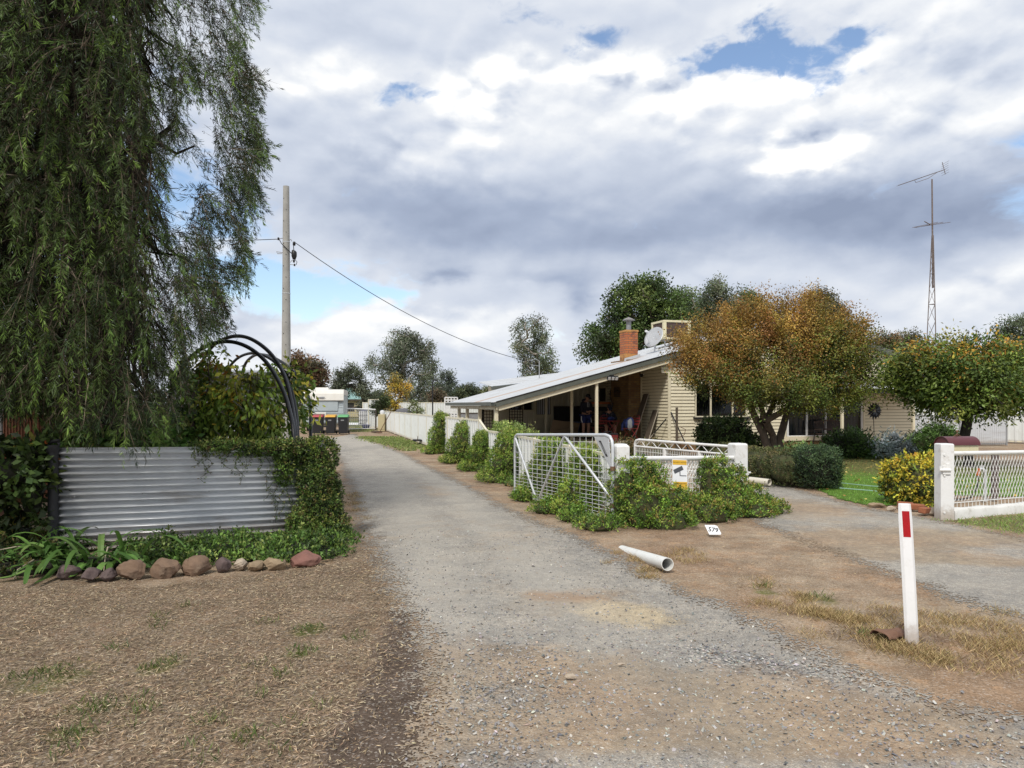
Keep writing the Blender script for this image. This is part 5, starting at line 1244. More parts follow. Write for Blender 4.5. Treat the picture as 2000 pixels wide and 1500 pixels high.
# tap, sprinkler stand and post behind the mesh
t = thing('tap_stand', 'grey standpipe tap with an orange hose fitting behind the chain mesh', 'tap', (8.05, 12.2, 0))
q = MB(); q.tube([(0, 0, 0), (0, 0, .52), (-.04, 0, .56), (-.1, 0, .55)], .025, 8); q.build('pipe', M['galv'], t, smooth=50); q = MB(); q.tube([(-.1, 0, .56), (-.12, 0, .44)], .028, 8); q.build('hose_fitting', M['orange_pl'], t); q = MB(); q.tube([(-.12, 0, .45), (-.16, -.05, .25), (-.3, -.1, .08), (-.6, -.1, .03), (-.75, .05, .03)], .014, 6); q.build('hose', M['dark'], t, smooth=60); q = MB(); q.box((-.05, 0, .6), (.07, .02, .02)); q.build('handle', M['galv'], t)
t = thing('star_picket', 'dark purple brown post behind the chain mesh beside the tap', 'post', (8.35, 12.4, 0))
q = MB(); q.bar((0, 0, 0), (.02, .02, .82), .10, .07, (0, 1, 0)); q.build('shaft', M['rock_purple'], t, bevel=.01); q = MB(); q.box((.02, .02, .83), (.11, .08, .02)); q.build('cap', M['rock_purple'], t)

# sign on the rail
sg = at(1328, 929, 10.45); t = thing('security_sign', 'yellow and white security camera notice hanging on the creeper covered rail', 'sign', sg, R(14))
t.rotation_euler = (R(-9), R(3), R(14))
SW, SH = .235, .475
def txt(s, size, loc, m, parent, nm='lettering', align='CENTER', ext=.001, rot=(R(90), 0, 0), sx=1.0, bold=0.0):
    cu = bpy.data.curves.new(nm, 'FONT'); cu.body = s; cu.size = size; cu.align_x = align; cu.align_y = 'CENTER'; cu.extrude = ext; cu.resolution_u = 2; cu.offset = bold
    tmp = bpy.data.objects.new('tmp', cu); COL.objects.link(tmp)
    me = bpy.data.meshes.new_from_object(tmp.evaluated_get(bpy.context.evaluated_depsgraph_get())); bpy.data.objects.remove(tmp); bpy.data.curves.remove(cu)
    me.name = nm; me.transform(Matrix.Diagonal((sx, 1, 1, 1))); me.materials.clear(); me.materials.append(m)
    o = bpy.data.objects.new(nm, me); COL.objects.link(o); o.parent = parent; o.location = loc; o.rotation_euler = rot; return o
q = MB(); q.box((0, 0, 0), (SW, .004, SH)); q.build('board', M['signwhite'], t, bevel=.001)
q = MB(); q.box((0, -.0035, SH / 2 - .045), (SW - .012, .002, .07)); q.build('header_band', M['yellow'], t)
q = MB(); q.box((0, -.0035, -SH / 2 + .08), (SW - .012, .002, .135)); q.build('text_band', M['yellow'], t)
txt('SECURITY NOTICE', .026, (0, -.0055, SH / 2 - .045), M['brown_ink'], t)
for i, s in enumerate(('VIDEO SURVEILLANCE', 'IN USE ON', 'THESE PREMISES')): txt(s, .0235, (0, -.0055, -SH / 2 + .122 - i * .042), M['brown_ink'], t, sx=.86)
q = MB(); q.box((-.025, -.0045, .085), (.155, .003, .06), (0, R(-25), 0)); q.bar((.0, -.0045, .06), (.0, -.0045, .0), .012, .003, (0, 1, 0)); q.bar((-.005, -.0045, .0), (.10, -.0045, .0), .010, .003, (0, 1, 0)); q.build('camera_symbol', M['inkgrey'], t)
# number plate 579
np_ = at(1393, 1040, 9.05); t = thing('number_plate', 'white house number plate leaning at the foot of the creeper', 'sign', (np_.x, np_.y, .01))
t.rotation_euler = (R(-38), R(0), R(-8)); t.scale = (.8, .8, .8)
q = MB(); q.add([(-.12, 0, .165), (.04, 0, .165), (.075, 0, .15), (.125, 0, .02), (.115, 0, 0), (-.06, 0, -.005), (-.12, .006, .165), (.04, .006, .165), (.075, .006, .15), (.125, .006, .02), (.115, .006, 0), (-.06, .006, -.005)], [(0, 5, 4, 3, 2, 1), (6, 7, 8, 9, 10, 11)] + [(i, (i + 1) % 6, 6 + (i + 1) % 6, 6 + i) for i in range(6)]); q.build('plate', M['signwhite'], t)
txt('579', .105, (.008, -.002, .078), M['ink'], t, rot=(R(90), R(6), 0), bold=.002)
# guide post
t = thing('guide_post', 'leaning white roadside guide post with a red reflector strip', 'guide post', (2.79, 5.0, 0), R(-12))
q = MB(); w_ = .046; n = 10; prof = [(-w_, 0), (-w_ * .6, -.016), (w_ * .6, -.016), (w_, 0), (w_ * .6, .016), (-w_ * .6, .016)]; vs = []
for i in range(n + 1):
    z = -.05 + 1.005 * i / n; ox = -.045 * z; oy = .02 * z * z; k_ = 1.0 if i < n else .9
    vs += [(x * k_ + ox, y + oy, z) for x, y in prof]
k = len(prof); q.add(vs, [(i * k + j, i * k + (j + 1) % k, (i + 1) * k + (j + 1) % k, (i + 1) * k + j) for i in range(n) for j in range(k)] + [tuple(range(n * k, (n + 1) * k))]); q.build('shaft', M['post_white'], t, bevel=.003)
q = MB(); q.add([(-.024 - .045 * .91, -.0175 + .02 * .83, .905), (.024 - .045 * .91, -.0175 + .02 * .83, .905), (.024 - .045 * .72, -.0175 + .0104, .725), (-.024 - .045 * .72, -.0175 + .0104, .725)], [(3, 2, 1, 0)]); q.build('reflector', M['reflector'], t)
# pvc pipes
a, b = Vector((1.30, 8.45, -.075)), Vector((1.545, 7.12, .063))
t = thing('drain_pipe', 'white plastic pipe half buried in the dirt beside the driveway', 'pipe', b)
q = MB(); q.pipe(a, b, .064, .058, 28); q.build('tube', M['pvc'], t, world=True, smooth=50)
q = MB(); q.tube([b.lerp(a, .2), b.lerp(a, .26)], .057, 16); q.build('silt', M['rock_tan'], t, world=True)
a, b = gr(1440, 936, .06), gr(1503, 943, .06); a.z = .075; b.z = .07
t = thing('drain_pipe', 'cream plastic pipe lying at the foot of the clipped hedge', 'pipe', b)
q = MB(); q.pipe(a, b, .068, .06, 24); q.build('tube', M['pvc_cream'], t, world=True, smooth=50)
q = MB(); q.tube([b.lerp(a, .3), b.lerp(a, .36)], .059, 16); q.build('silt', M['dark'], t, world=True)
# rusty tin by the guide post
c = gr(1742, 1243); t = thing('scrap_tin', 'bent rusty sheet of tin lying in dry grass by the guide post', 'scrap metal', c)
q = MB(); vs = []
for i in range(9):
    for j in range(11):
        an = math.pi * (.08 + .84 * j / 10); rr = .062 * (1 + .10 * math.sin(i * 1.1 + j)) * (1 - .35 * (i / 8) ** 2); vs.append((-.13 + .03 * i, -math.cos(an) * rr * 1.3, .0 + math.sin(an) * rr * .9 + .006 * math.sin(i * 2)))
q.add(vs, [(i * 11 + j, (i + 1) * 11 + j, (i + 1) * 11 + j + 1, i * 11 + j + 1) for i in range(8) for j in range(10)]); o = q.build('sheet', M['rust_plain'], t, smooth=60); sm = o.modifiers.new('Solid', 'SOLIDIFY'); sm.thickness = .004; t.rotation_euler = (0, 0, R(25))
q = MB(); q.tube([(.1, .02, .03), (.16, .03, .06), (.2, -.02, .02)], .006, 5); q.build('rim', M['rust_plain'], t)
# stone on the driveway and a stick
def rock(name, label, cat, c, rad, m, seed, rz=0, p=2.6, group=None, amp=.22, cuts=13):
    r = np.random.default_rng(seed); q = MB(); q.blob((0, 0, 0), (1, 1, 1), 4, .10, seed, 2.0, 1.3); V = np.array(q.v)
    for _ in range(cuts):                 # broken faces
        n_ = r.normal(size=3); n_ /= np.linalg.norm(n_); d_ = r.uniform(.62, .92); k = V @ n_ - d_; V = V - np.maximum(k, 0)[:, None] * n_
    for f_, a_ in ((3, .03), (7, .018), (15, .009)):
        k_ = r.normal(size=(4, 3)) * f_; V = V * (1 + a_ * sum(np.sin(V @ k_[i] + i) for i in range(4))[:, None])
    V = V / np.abs(V).max(0); q.v = [tuple(v) for v in V * np.array(rad) + np.array([0, 0, rad[2] * .50])]
    o = q.build(name, M[m], None, smooth=28); o.location = c; o.rotation_euler = (0, 0, rz); return tag(o, label, cat, group)
c = gr(1114, 1324); rock('stone', 'smooth pale stone lying alone on the gravel driveway', 'stone', c, (.035, .022, .016), 'rock_pale', 3)
c = gr(1213, 1298); rock('stone', 'flat pale chip of stone on the gravel behind the smooth stone', 'stone', c, (.026, .012, .008), 'rock_pale', 4)
# border rocks
RK = [(125, 1130, 54, 26, 'rock_purple', 'low purple grey rock, first under the strap leaved plant'), (171, 1134, 36, 24, 'rock_purple', 'small dark purple rock left of a flatter purple one'), (205, 1132, 34, 20, 'rock_purple', 'flat purple rock touching the left big brown rock'),
      (253, 1130, 68, 36, 'rock_brown', 'big square brown rock at the left of three big ones'), (316, 1126, 66, 42, 'rock_brown', 'tallest rounded brown rock in the garden edging'), (380, 1120, 66, 34, 'rock_brown', 'big long brown rock right of the tallest rounded one'), (433, 1116, 42, 27, 'rock_purple', 'purple rock wrapped in dry grass right of the big brown rocks'),
      (466, 1112, 30, 20, 'rock_pale', 'small pale rock between purple and tan rocks'), (495, 1112, 34, 18, 'rock_tan', 'small tan rock beside the longer tan rock'), (534, 1111, 52, 22, 'rock_tan', 'long low tan rock before the tilted red slab'), (596, 1103, 66, 26, 'rock_red', 'tilted red slab of rock at the driveway end of the edging')]
for i, (px, py, w_, h_, m, lb) in enumerate(RK):
    c = gr(px, py); Yd = c.y; c.y += .06
    o = rock('border_rock', lb, 'rock', c, (w_ / 2 / F * Yd * .93, .085 + .02 * (i % 3), h_ / F * Yd / 1.55), m, 20 + i, .1 * math.sin(i * 3), 3.4, 'rocks edging the garden bed', .10)
    if m == 'rock_red': o.rotation_euler = (R(20), R(-14), .25)
# bricks and stones under the yellow bush
for i, (px, py, m, lb, bx) in enumerate([(1712, 988, 'rock_tan', 'flat tan paving stone left of the red bricks under the yellow bush', 0), (1741, 996, 'rock_pale', 'small pale stone in front of the red bricks', 0), (1768, 992, 'brickred', 'red brick in the middle of the edging under the yellow bush', 1), (1790, 996, 'brickred', 'worn red brick between another brick and the angled one', 1), (1806, 1003, 'brickred', 'red brick set end on next to the round pale stone', 1), (1824, 1003, 'rock_pale', 'round pale stone against the white gate post', 0)]):
    c = gr(px, py)
    if bx:
        q = MB(); q.box((0, 0, .05), (.23, .11, .085)); o = q.build('edging_brick', M[m], None, bevel=.012); o.location = c; o.rotation_euler = (.08, .05, -.35 + (i == 4) * 1.0); tag(o, lb, 'brick', 'bricks edging the yellow bush')
    else: rock('edging_stone', lb, 'stone', c, ((.15, .09, .035) if i == 0 else (.08, .05, .045) if i == 1 else (.09, .08, .08)), m, 50 + i)
t = thing('garden_hose', 'pale green hose lying across the lawn beside the clipped hedge', 'hose', gr(1640, 940))
q = MB(); q.tube([gr(1632, 942, .05), gr(1660, 945, .05), gr(1700, 949, .05), gr(1740, 952, .05), gr(1770, 956, .05)], .009, 6); q.tube([gr(1770, 956, .05), gr(1740, 962, .05), gr(1700, 958, .05), gr(1640, 953, .05)], .009, 6); q.build('tube', M['hose'], t, world=True, smooth=60)
q = MB(); q.tube([gr(1716, 966, .05), gr(1735, 967, .05)], .014, 6); q.build('nozzle', M['hose'], t, world=True)

# ================================================================ left side: corrugated screen
S0, S1 = at(112, 960, 8.0), at(624, 960, 9.0); S0.z = S1.z = 0
sdv = (S1 - S0).normalized(); snv = Vector((sdv.y, -sdv.x, 0))
def SPt(u, z, o=0): p = S0.lerp(S1, u) + snv * o; return Vector((p.x, p.y, z))
t = thing('corrugated_screen', 'shiny horizontal corrugated iron screen between two pipe posts', 'screen', S0)
q = MB(); n = 15 * 8; vs = []; z0s, z1s = (.0, .0), (1.165, 1.125)
for i in range(n + 1):
    v = i / n; o = .032 * math.sin(2 * math.pi * i / 8)
    for u in (0.005, .5, .995):
        zz_ = z0s[0] + (z1s[0] + (z1s[1] - z1s[0]) * u) * v; vs.append(SPt(u, zz_, o))
q.add(vs, [(i * 3 + j, i * 3 + j + 1, (i + 1) * 3 + j + 1, (i + 1) * 3 + j) for i in range(n) for j in (0, 1)]); o = q.build('sheet', M['zinc'], t, world=True, smooth=80); sm = o.modifiers.new('Solid', 'SOLIDIFY'); sm.thickness = .002; sm.offset = -1
q = MB()
for u in (.06, .30, .55, .8):
    for z in (.22, .62, 1.02): q.tube([SPt(u, z, .014), SPt(u, z, .024)], .008, 8)
q.build('screw', M['zinc_old'], t, world=True)
q = MB(); q.tube([SPt(-.012, -.05, .02), SPt(-.012, 1.19, .02)], .055, 14); q.tube([SPt(-.012, 1.13, .02), SPt(-.012, 1.20, .02)], .062, 14); q.build('dark_post', M['dark'], t, world=True, smooth=50)
q = MB(); q.tube([SPt(1.012, -.05, .01), SPt(1.012, 1.20, .01)], .052, 16); q.build('pale_post', M['dish'], t, world=True, smooth=50)
c = SPt(-.01, 1.2, .02); t = thing('hose_nozzle', 'black hose nozzle with an orange tip on the dark pipe post', 'nozzle', c)
q = MB(); q.tube([(-.06, 0, .03), (.06, 0, .05)], .022, 8); q.tube([(.04, 0, .04), (.06, 0, -.0)], .014, 8); q.build('body', M['black'], t); q = MB(); q.tube([(-.09, 0, .03), (-.06, 0, .035)], .024, 8); q.build('tip', M['orange_pl'], t)
# poly pipe hoops behind the screen
def hoop(label, pts, r=.03):
    t = thing('poly_pipe_hoop', label, 'hoop', (pts[0].x, pts[0].y, 0), group='black poly pipe hoops over the garden bed')
    P_ = [Vector(p) for p in pts]; out_ = []
    for i in range(len(P_) - 1):
        p0, p1, p2, p3 = P_[max(i - 1, 0)], P_[i], P_[i + 1], P_[min(i + 2, len(P_) - 1)]
        for k in range(8):
            s = k / 8; out_.append(.5 * ((2 * p1) + (p2 - p0) * s + (2 * p0 - 5 * p1 + 4 * p2 - p3) * s * s + (3 * p1 - p0 - 3 * p2 + p3) * s ** 3))
    out_.append(P_[-1])
    q = MB(); q.tube(out_, r, 10); q.build('pipe', M['poly'], t, world=True, smooth=60)
    q = MB(); g = Vector((pts[0].x, pts[0].y, 0)); q.tube([g, Vector((g.x, g.y, .35))], r + .012, 8); q.build('stake', M['rust_plain'], t, world=True); return t
def hp(l, Y0, Y1): 
    n = len(l); return [at(x, y, Y0 + (Y1 - Y0) * i / (n - 1)) for i, (x, y) in enumerate(l)]
def grd(p): return Vector((p.x, p.y, .02))
l = hp([(575, 866), (565, 800), (548, 752), (518, 705), (480, 676), (440, 667), (400, 678), (365, 706), (335, 760), (320, 860)], 9.6, 12.2); hoop('lower front black poly hoop, its leg inside the other two', [grd(l[0])] + l)
l = hp([(578, 866), (572, 800), (556, 735), (528, 690), (490, 662), (455, 657), (420, 672), (396, 705), (380, 760), (372, 860)], 9.8, 13); hoop('tallest black poly hoop crossing behind the fruit tree', [grd(l[0])] + l)
l = hp([(582, 866), (578, 800), (562, 742), (535, 706), (505, 691), (480, 692), (458, 705), (440, 732), (430, 780), (425, 860)], 10.4, 13.5); hoop('thinner black poly hoop nested inside the tallest one', [grd(l[0])] + l, .024)
l = hp([(607, 866), (606, 800), (600, 768), (575, 728), (545, 704), (515, 693), (492, 697), (475, 722), (466, 790), (463, 860)], 11.5, 15); hoop('rear black poly hoop whose leg stands by the bins', [grd(l[0])] + l, .028)
# sheds and rusty fence beyond
colr = lambda a, b, z0, z1, m, nm, t, n=40: None
p0, p1 = at(330, 800, 17.5), at(520, 800, 18.5)
t = thing('garden_shed', 'low grey corrugated iron shed behind the fruit tree', 'shed', (p0.x, p0.y, 0))
q = MB(); vs = []; n = 12 * 6
for i in range(n + 1):
    z = 1.15 * i / n; o = -.02 * math.sin(2 * math.pi * i / 6); vs += [(p0.x, p0.y + o, z), (p1.x, p1.y + o, z)]
q.add(vs, [(2 * i, 2 * i + 1, 2 * i + 3, 2 * i + 2) for i in range(n)]); q.build('lower_wall', M['zinc'], t, world=True, smooth=60)
q = MB(); q.add([(p0.x, p0.y + .04, 1.1), (p1.x, p1.y + .04, 1.1), (p1.x, p1.y + .04, 2.4), (p0.x, p0.y + .04, 2.4), (p1.x, p1.y + .8, 0), (p1.x, p1.y + .8, 2.4), (p1.x, p1.y, 0)], [(0, 1, 2, 3), (1, 4, 5, 2), (6, 4, 1)]); q.build('upper_wall', M['zinc_old'], t, world=True)
q = MB(); q.add([(p0.x - .2, p0.y - .3, 2.46), (p1.x + .1, p1.y - .3, 2.46), (p1.x + .1, p1.y + .9, 2.56), (p0.x - .2, p0.y + .9, 2.56)], [(0, 1, 2, 3)]); q.bar((p0.x - .2, p0.y - .3, 2.40), (p1.x + .15, p1.y - .3, 2.40), .03, .13); o = q.build('roof', M['zinc_old'], t, world=True)
a0, a1 = at(-60, 850, 12.0), at(128, 850, 12.6)
t = thing('rusty_fence', 'rusty vertical corrugated iron fence behind the weeping tree', 'fence', (a0.x, a0.y, 0))
for k in range(3):
    s0_, s1_ = a0.lerp(a1, k / 3), a0.lerp(a1, (k + 1) / 3 + .01); q = MB(); ribbed(q, Vector((s0_.x, s0_.y + .01 * (k % 2), 0)), Vector((s1_.x, s1_.y + .01 * (k % 2), 0)), 0, 1.58 - .05 * k, 1.58 - .05 * k, 11, .02, Vector((0, -1, 0))); q.build('sheet', M['zinc_old' if k == 0 else 'rust'], t, world=True, smooth=50)
q = MB(); q.bar(Vector((a0.x, a0.y + .06, 1.2)), Vector((a1.x, a1.y + .06, 1.2)), .05, .08); q.build('rail', M['wood_grey'], t, world=True)
a0, a1 = at(128, 850, 12.7), at(372, 850, 15.5)
t = thing('old_fence', 'weathered grey iron fence behind the garden plants', 'fence', (a0.x, a0.y, 0))
for k in range(3):
    s0_, s1_ = a0.lerp(a1, k / 3), a0.lerp(a1, (k + 1) / 3); q = MB(); ribbed(q, Vector((s0_.x, s0_.y, 0)), Vector((s1_.x, s1_.y, 0)), 0, 1.45, 1.45, 12, .02, Vector((0, -1, 0))); q.build('sheet', M['zinc_old'], t, world=True, smooth=50)
q = MB(); q.bar(Vector((a0.x, a0.y - .06, 1.0)), Vector((a1.x, a1.y - .06, 1.0)), .05, .08); q.build('rail', M['wood_grey'], t, world=True)
# concrete power pole and wires
pb = at(559, 840, 23.0); t = thing('power_pole', 'tall tapering grey concrete power pole', 'power pole', (pb.x, pb.y, 0))
q = MB(); q.add([], []); n = 9; zt = 8.65
pts = [(0, 0, z) for z in np.linspace(-.1, zt, 12)]; rr = [.172 - .075 * (max(z, 0) / zt) for z in np.linspace(-.1, zt, 12)]
q.tube(pts, rr, 12); q.build('shaft', M['concrete'], t, smooth=35)
q = MB()
for k, z in enumerate(np.arange(3.2, 8.4, .36)):
    r0 = .172 - .075 * z / zt; q.tube([(.03 if k % 2 else -.05, -r0 + .006, z), (.03 if k % 2 else -.05, -r0 - .003, z)], .013, 6)
q.build('bolt_hole', M['dark'], t)
q = MB()
for z in (5.2, 6.85): r0 = .1745 - .075 * z / zt; q.tube([(0, 0, z), (0, 0, z + .02)], r0 + .004, 14)
q.build('steel_band', M['galv'], t)
q = MB(); q.tube([(-.11, -.03, 6.98), (-.28, -.03, 6.95)], .012, 6); q.tube([(-.11, -.03, 6.52), (-.30, -.05, 6.54), (-.26, -.05, 6.48), (-.12, -.05, 6.48)], .012, 6); q.tube([(.11, -.03, 6.92), (.16, -.03, 6.94), (.19, -.03, 6.88)], .012, 6); q.tube([(.11, -.03, 6.14), (.28, -.04, 6.12)], .012, 6); q.tube([(.14, -.03, 6.2), (.2, -.03, 6.28), (.29, -.03, 6.27)], .01, 6); q.build('bracket', M['zinc_old'], t)
for p_, r_ in (((-.24, -.03, 6.96), .035), ((.27, -.05, 6.80), .05), ((.24, -.05, 6.53), .055), ((.26, -.04, 6.24), .035), ((.28, -.04, 6.12), .03)): q = MB(); q.lathe([(0, -r_ * 1.4), (r_ * .8, -r_ * 1.2), (r_, -r_ * .2), (r_ * .7, 0), (r_, r_ * .3), (r_ * .7, r_ * 1.2), (0, r_ * 1.4)], p_, 10); q.build('insulator', M['black'], t, smooth=40)
q = MB(); q.lathe([(0, -.13), (.05, -.12), (.085, -.02), (.085, .1), (.05, .15), (0, .16)], (.27, -.05, 6.42), 12); q.build('fuse_box', M['black'], t, smooth=40)
q = MB(); q.tube([(-.22, -.03, 6.95), (-.1, -.16, 6.78), (.1, -.16, 6.58), (.22, -.08, 6.46)], .014, 6); q.tube([(.28, -.05, 6.86), (.25, -.05, 6.7), (.27, -.05, 6.5)], .012, 6); q.tube([(.28, -.04, 6.3), (.36, -.04, 6.22), (.33, -.04, 6.12)], .01, 6); q.build('lead', M['black'], t, smooth=60)
def wire(label, a, b, sag, r=.012):
    a, b = Vector(a), Vector(b); n = 24
    pts = [a.lerp(b, i / n) - Vector((0, 0, sag * 4 * (i / n) * (1 - i / n))) for i in range(n + 1)]
    q = MB(); q.tube(pts, r, 5); o = q.build('power_wire', M['black'], None, smooth=60); tag(o, label, 'wire', 'overhead wires')
wire('black service wire sagging from the concrete pole down to the house roof', Vector((pb.x + .29, pb.y - .05, 6.84)), SERVICE_END, .55)
wire('black wire running from the concrete pole left behind the weeping tree', Vector((pb.x - .26, pb.y - .03, 6.95)), Vector((-17.5, 25, 7.6)), .15)
# caravan
cv = at(636, 840, 42.5); t = thing('caravan', 'old pale blue grey caravan with a cream roof parked behind the bins', 'caravan', (cv.x, 42.0, 0), R(10))
w_ = 1.15
q = MB(); prof = [(0, .55), (.02, 1.30), (.10, 1.95), (.16, 2.25), (4.6, 2.25), (4.7, 1.4), (4.5, .42), (.55, .42), (.2, .45)]
m_ = Matrix(((0, 0, 1, -w_), (1, 0, 0, 0), (0, 1, 0, 0), (0, 0, 0, 1))); q.prism([(a, b) for a, b in prof], 2 * w_, m_); q.build('body', M['caravan'], t, bevel=.03)
q = MB(); q.prism([(-.10, 1.88), (-.02, 2.28), (.1, 2.48), (.3, 2.54), (4.5, 2.54), (4.72, 2.38), (4.74, 2.22), (.2, 2.21), (.1, 1.88)], 2 * w_ + .04, Matrix(((0, 0, 1, -w_ - .02), (1, 0, 0, 0), (0, 1, 0, 0), (0, 0, 0, 1)))); q.build('roof', M['caravan_top'], t, bevel=.03)
q = MB(); q.prism([(.5, 2.54), (.6, 2.66), (1.35, 2.66), (1.45, 2.54)], .8, Matrix(((0, 0, 1, -.55), (1, 0, 0, 0), (0, 1, 0, 0), (0, 0, 0, 1)))); q.build('roof_hatch', M['caravan_top'], t, bevel=.02)
q = MB()
for z in np.arange(.62, 1.85, .17): q.bar((-w_ + .02, .04 * (z > 1.3) - .012, z), (w_ - .02, .04 * (z > 1.3) - .012, z), .012, .012)
q.build('moulding', M['zinc_old'], t)
q = MB(); q.box((-.05, .02, 1.58), (1.75, .08, .58)); q.bar((-.92, -.03, 1.29), (.82, -.03, 1.29), .02, .015); q.build('window_shutter', M['caravan'], t, bevel=.03)
q = MB(); q.box((-.35, -.05, 1.02), (1.05, .10, .34)); hb = q.build('gas_locker', M['caravan_top'], t, bevel=.03)
q = MB(); q.box((-.28, -.105, .98), (.7, .01, .22)); q.build('locker_opening', M['dark'], hb)
q = MB(); q.blob((-.1, -.13, 2.06), (.24, .012, .045), 2, .4, 5); q.build('maker_mark', M['label'], t)
q = MB(); q.box((-.9, -.12, 1.99), (.4, .14, .03)); q.build('awning_light', M['signwhite'], t)
for sx in (-1, 1):
    q = MB(); q.tube([(sx * (w_ - .12), 2.4, .33), (sx * (w_ + .03), 2.4, .33)], .33, 18); q.build('wheel', M['rubber'], t, bevel=.02)
q = MB(); q.bar((-.35, .3, .36), (0, -1.2, .40), .08, .1); q.bar((.35, .3, .36), (0, -1.2, .40), .08, .1); q.tube([(0, -1.15, .0), (0, -1.15, .62)], .03, 8); q.build('drawbar', M['dark'], t)
q = MB(); q.tube([(0, -1.15, .02), (.0, -1.15, .06)], .08, 10); q.box((-.62, .12, .22), (.2, .2, .4)); q.build('jockey_wheel', M['dark'], t)
# bins
def wheelie(x, y, lid, label):
    t = thing('wheelie_bin', label, 'bin', (x, y, 0), R(6), 'wheelie bins in front of the caravan')
    q = MB(); q.add([(-.22, -.25, .05), (.22, -.25, .05), (.24, .28, .05), (-.24, .28, .05), (-.275, -.36, .96), (.275, -.36, .96), (.285, .34, 1.0), (-.285, .34, 1.0)], [(3, 2, 1, 0), (0, 1, 5, 4), (1, 2, 6, 5), (2, 3, 7, 6), (3, 0, 4, 7), (4, 5, 6, 7)]); q.build('body', M['dark'], t, bevel=.02)
    q = MB(); q.add([(-.295, -.40, .95), (.295, -.40, .95), (.30, .36, .99), (-.30, .36, .99), (-.26, -.34, 1.04), (.26, -.34, 1.04), (.27, .32, 1.09), (-.27, .32, 1.09)], [(3, 2, 1, 0), (0, 1, 5, 4), (1, 2, 6, 5), (2, 3, 7, 6), (3, 0, 4, 7), (4, 5, 6, 7)]); q.build('lid', M[lid], t, bevel=.015)
    for sx in (-1, 1):
        q = MB(); q.tube([(sx * .24, .30, .1), (sx * .29, .30, .1)], .10, 14); q.build('wheel', M['rubber'], t)
    q = MB(); q.tube([(-.22, .40, .98), (.22, .40, .98)], .018, 8); q.build('handle', M['dark'], t)
    q = MB(); q.box((-.02, -.345, .78), (.17, .012, .06), (.13, 0, 0)); q.build('badge', M['label'], t)
for px, lid, lb in ((621.5, 'lid_red', 'black wheelie bin with a red lid'), (646.5, 'lid_yellow', 'black wheelie bin with a yellow lid'), (671, 'lid_green', 'black wheelie bin with a green lid')):
    p = gr(px, 848); wheelie(p.x, p.y, lid, lb)
# blue tub, white boards, tank, far house, lattice, lamp
p = gr(715, 838); t = thing('plastic_tub', 'small blue plastic tub on the grass near the bins', 'tub', p)
q = MB(); q.lathe([(0, .02), (.2, .02), (.28, .26), (.30, .27), (.27, .28), (.19, .05), (0, .05)], n=20); q.build('shell', M['bluetub'], t, smooth=50); q = MB(); q.tube([(.30 * math.cos(k * .3142), .30 * math.sin(k * .3142), .275) for k in range(21)], .012, 5); q.build('rim', M['bluetub'], t)
p = gr(696, 830); t = thing('board_stack', 'stack of white boards lying on the grass behind the bins', 'boards', p)
for k in range(3):
    q = MB(); q.box((.1 * (k % 2), .35 * k - .3, .04 + .05 * k), (3.0, .7, .05)); q.build('board', M['signwhite'], t)
p = at(709, 815, 53); t = thing('water_tank_cage', 'white plastic tank in a wire cage behind the far gate', 'tank', (p.x, p.y, 0))
q = MB(); q.box((0, 0, .72), (.5, .5, .95)); q.build('tank', M['signwhite'], t, bevel=.06); q = MB()
for k in range(5):
    q.tube([(-.28 + .14 * k, -.3, .15), (-.28 + .14 * k, -.3, 1.22)], .014, 5)
for z in (.2, .5, .85, 1.2): q.tube([(-.3, -.3, z), (.3, -.3, z), (.3, .3, z), (-.3, .3, z), (-.3, -.3, z)], .014, 5)
q.build('cage', M['dark'], t); q = MB(); q.box((.08, 0, 1.25), (.35, .4, .06)); q.build('lid', M['bluetub'], t)
p = at(690, 790, 95); t = thing('distant_house', 'small far house with a pale teal roof seen past the caravan', 'house', (p.x, p.y, 0))
q = MB(); q.box((0, 1.5, 1.2), (4.6, 3, 2.4)); q.build('wall', M['tan_steel'], t); q = MB(); q.add([(-2.8, -.4, 2.35), (2.8, -.4, 2.35), (2.8, 3.4, 2.35), (-2.8, 3.4, 2.35), (-1.2, 1.5, 3.9), (1.2, 1.5, 3.9)], [(0, 1, 5, 4), (1, 2, 5), (2, 3, 4, 5), (3, 0, 4)]); q.build('roof', M['teal'], t); q = MB(); q.box((-.5, -.02, 1.3), (1.2, .06, 1.1)); q.build('window', M['interior'], t); q = MB(); q.bar((-2.7, -.42, 2.25), (2.7, -.42, 2.25), .06, .2); q.build('fascia', M['lattice_dark'], t)
lo = at(869, 812, 34); lattice('lattice_screen', 'white lattice screen beyond the driveway fence near the car bay', lambda a, z: Vector((lo.x + a, 34 + a * .25, z)), .58, 1.98, .0, .12, .06, 'white')
p = at(845, 806, 36); t = thing('garden_lamp', 'thin black pole with a hooked top behind the driveway fence', 'pole', (p.x, p.y, 0))
zt_ = at(0, 742, 36).z; q = MB(); q.tube([(0, 0, 0), (0, 0, zt_ - .12), (.05, 0, zt_ - .02), (.14, 0, zt_ + .02), (.2, 0, zt_ - .01)], .035, 8); q.build('shaft', M['black'], t, smooth=50); q = MB(); q.box((.2, 0, zt_ - .02), (.14, .08, .05)); q.build('head', M['black'], t)
p = at(787, 800, 42); t = thing('barbecue', 'barbecue under a dark grey cover behind the driveway fence', 'barbecue', (p.x, p.y, 0))
q = MB(); q.blob((0, 0, .95), (.42, .35, .50), 3, .12, 4, 3); q.build('cover', M['grey_cover'], t, smooth=60); q = MB(); q.box((0, 0, .3), (.7, .5, .5)); q.build('cabinet', M['dark'], t)
p = gr(815, 867); t = thing('garden_cart', 'dark clutter of a low garden trolley at the foot of the driveway fence', 'trolley', p, R(100))
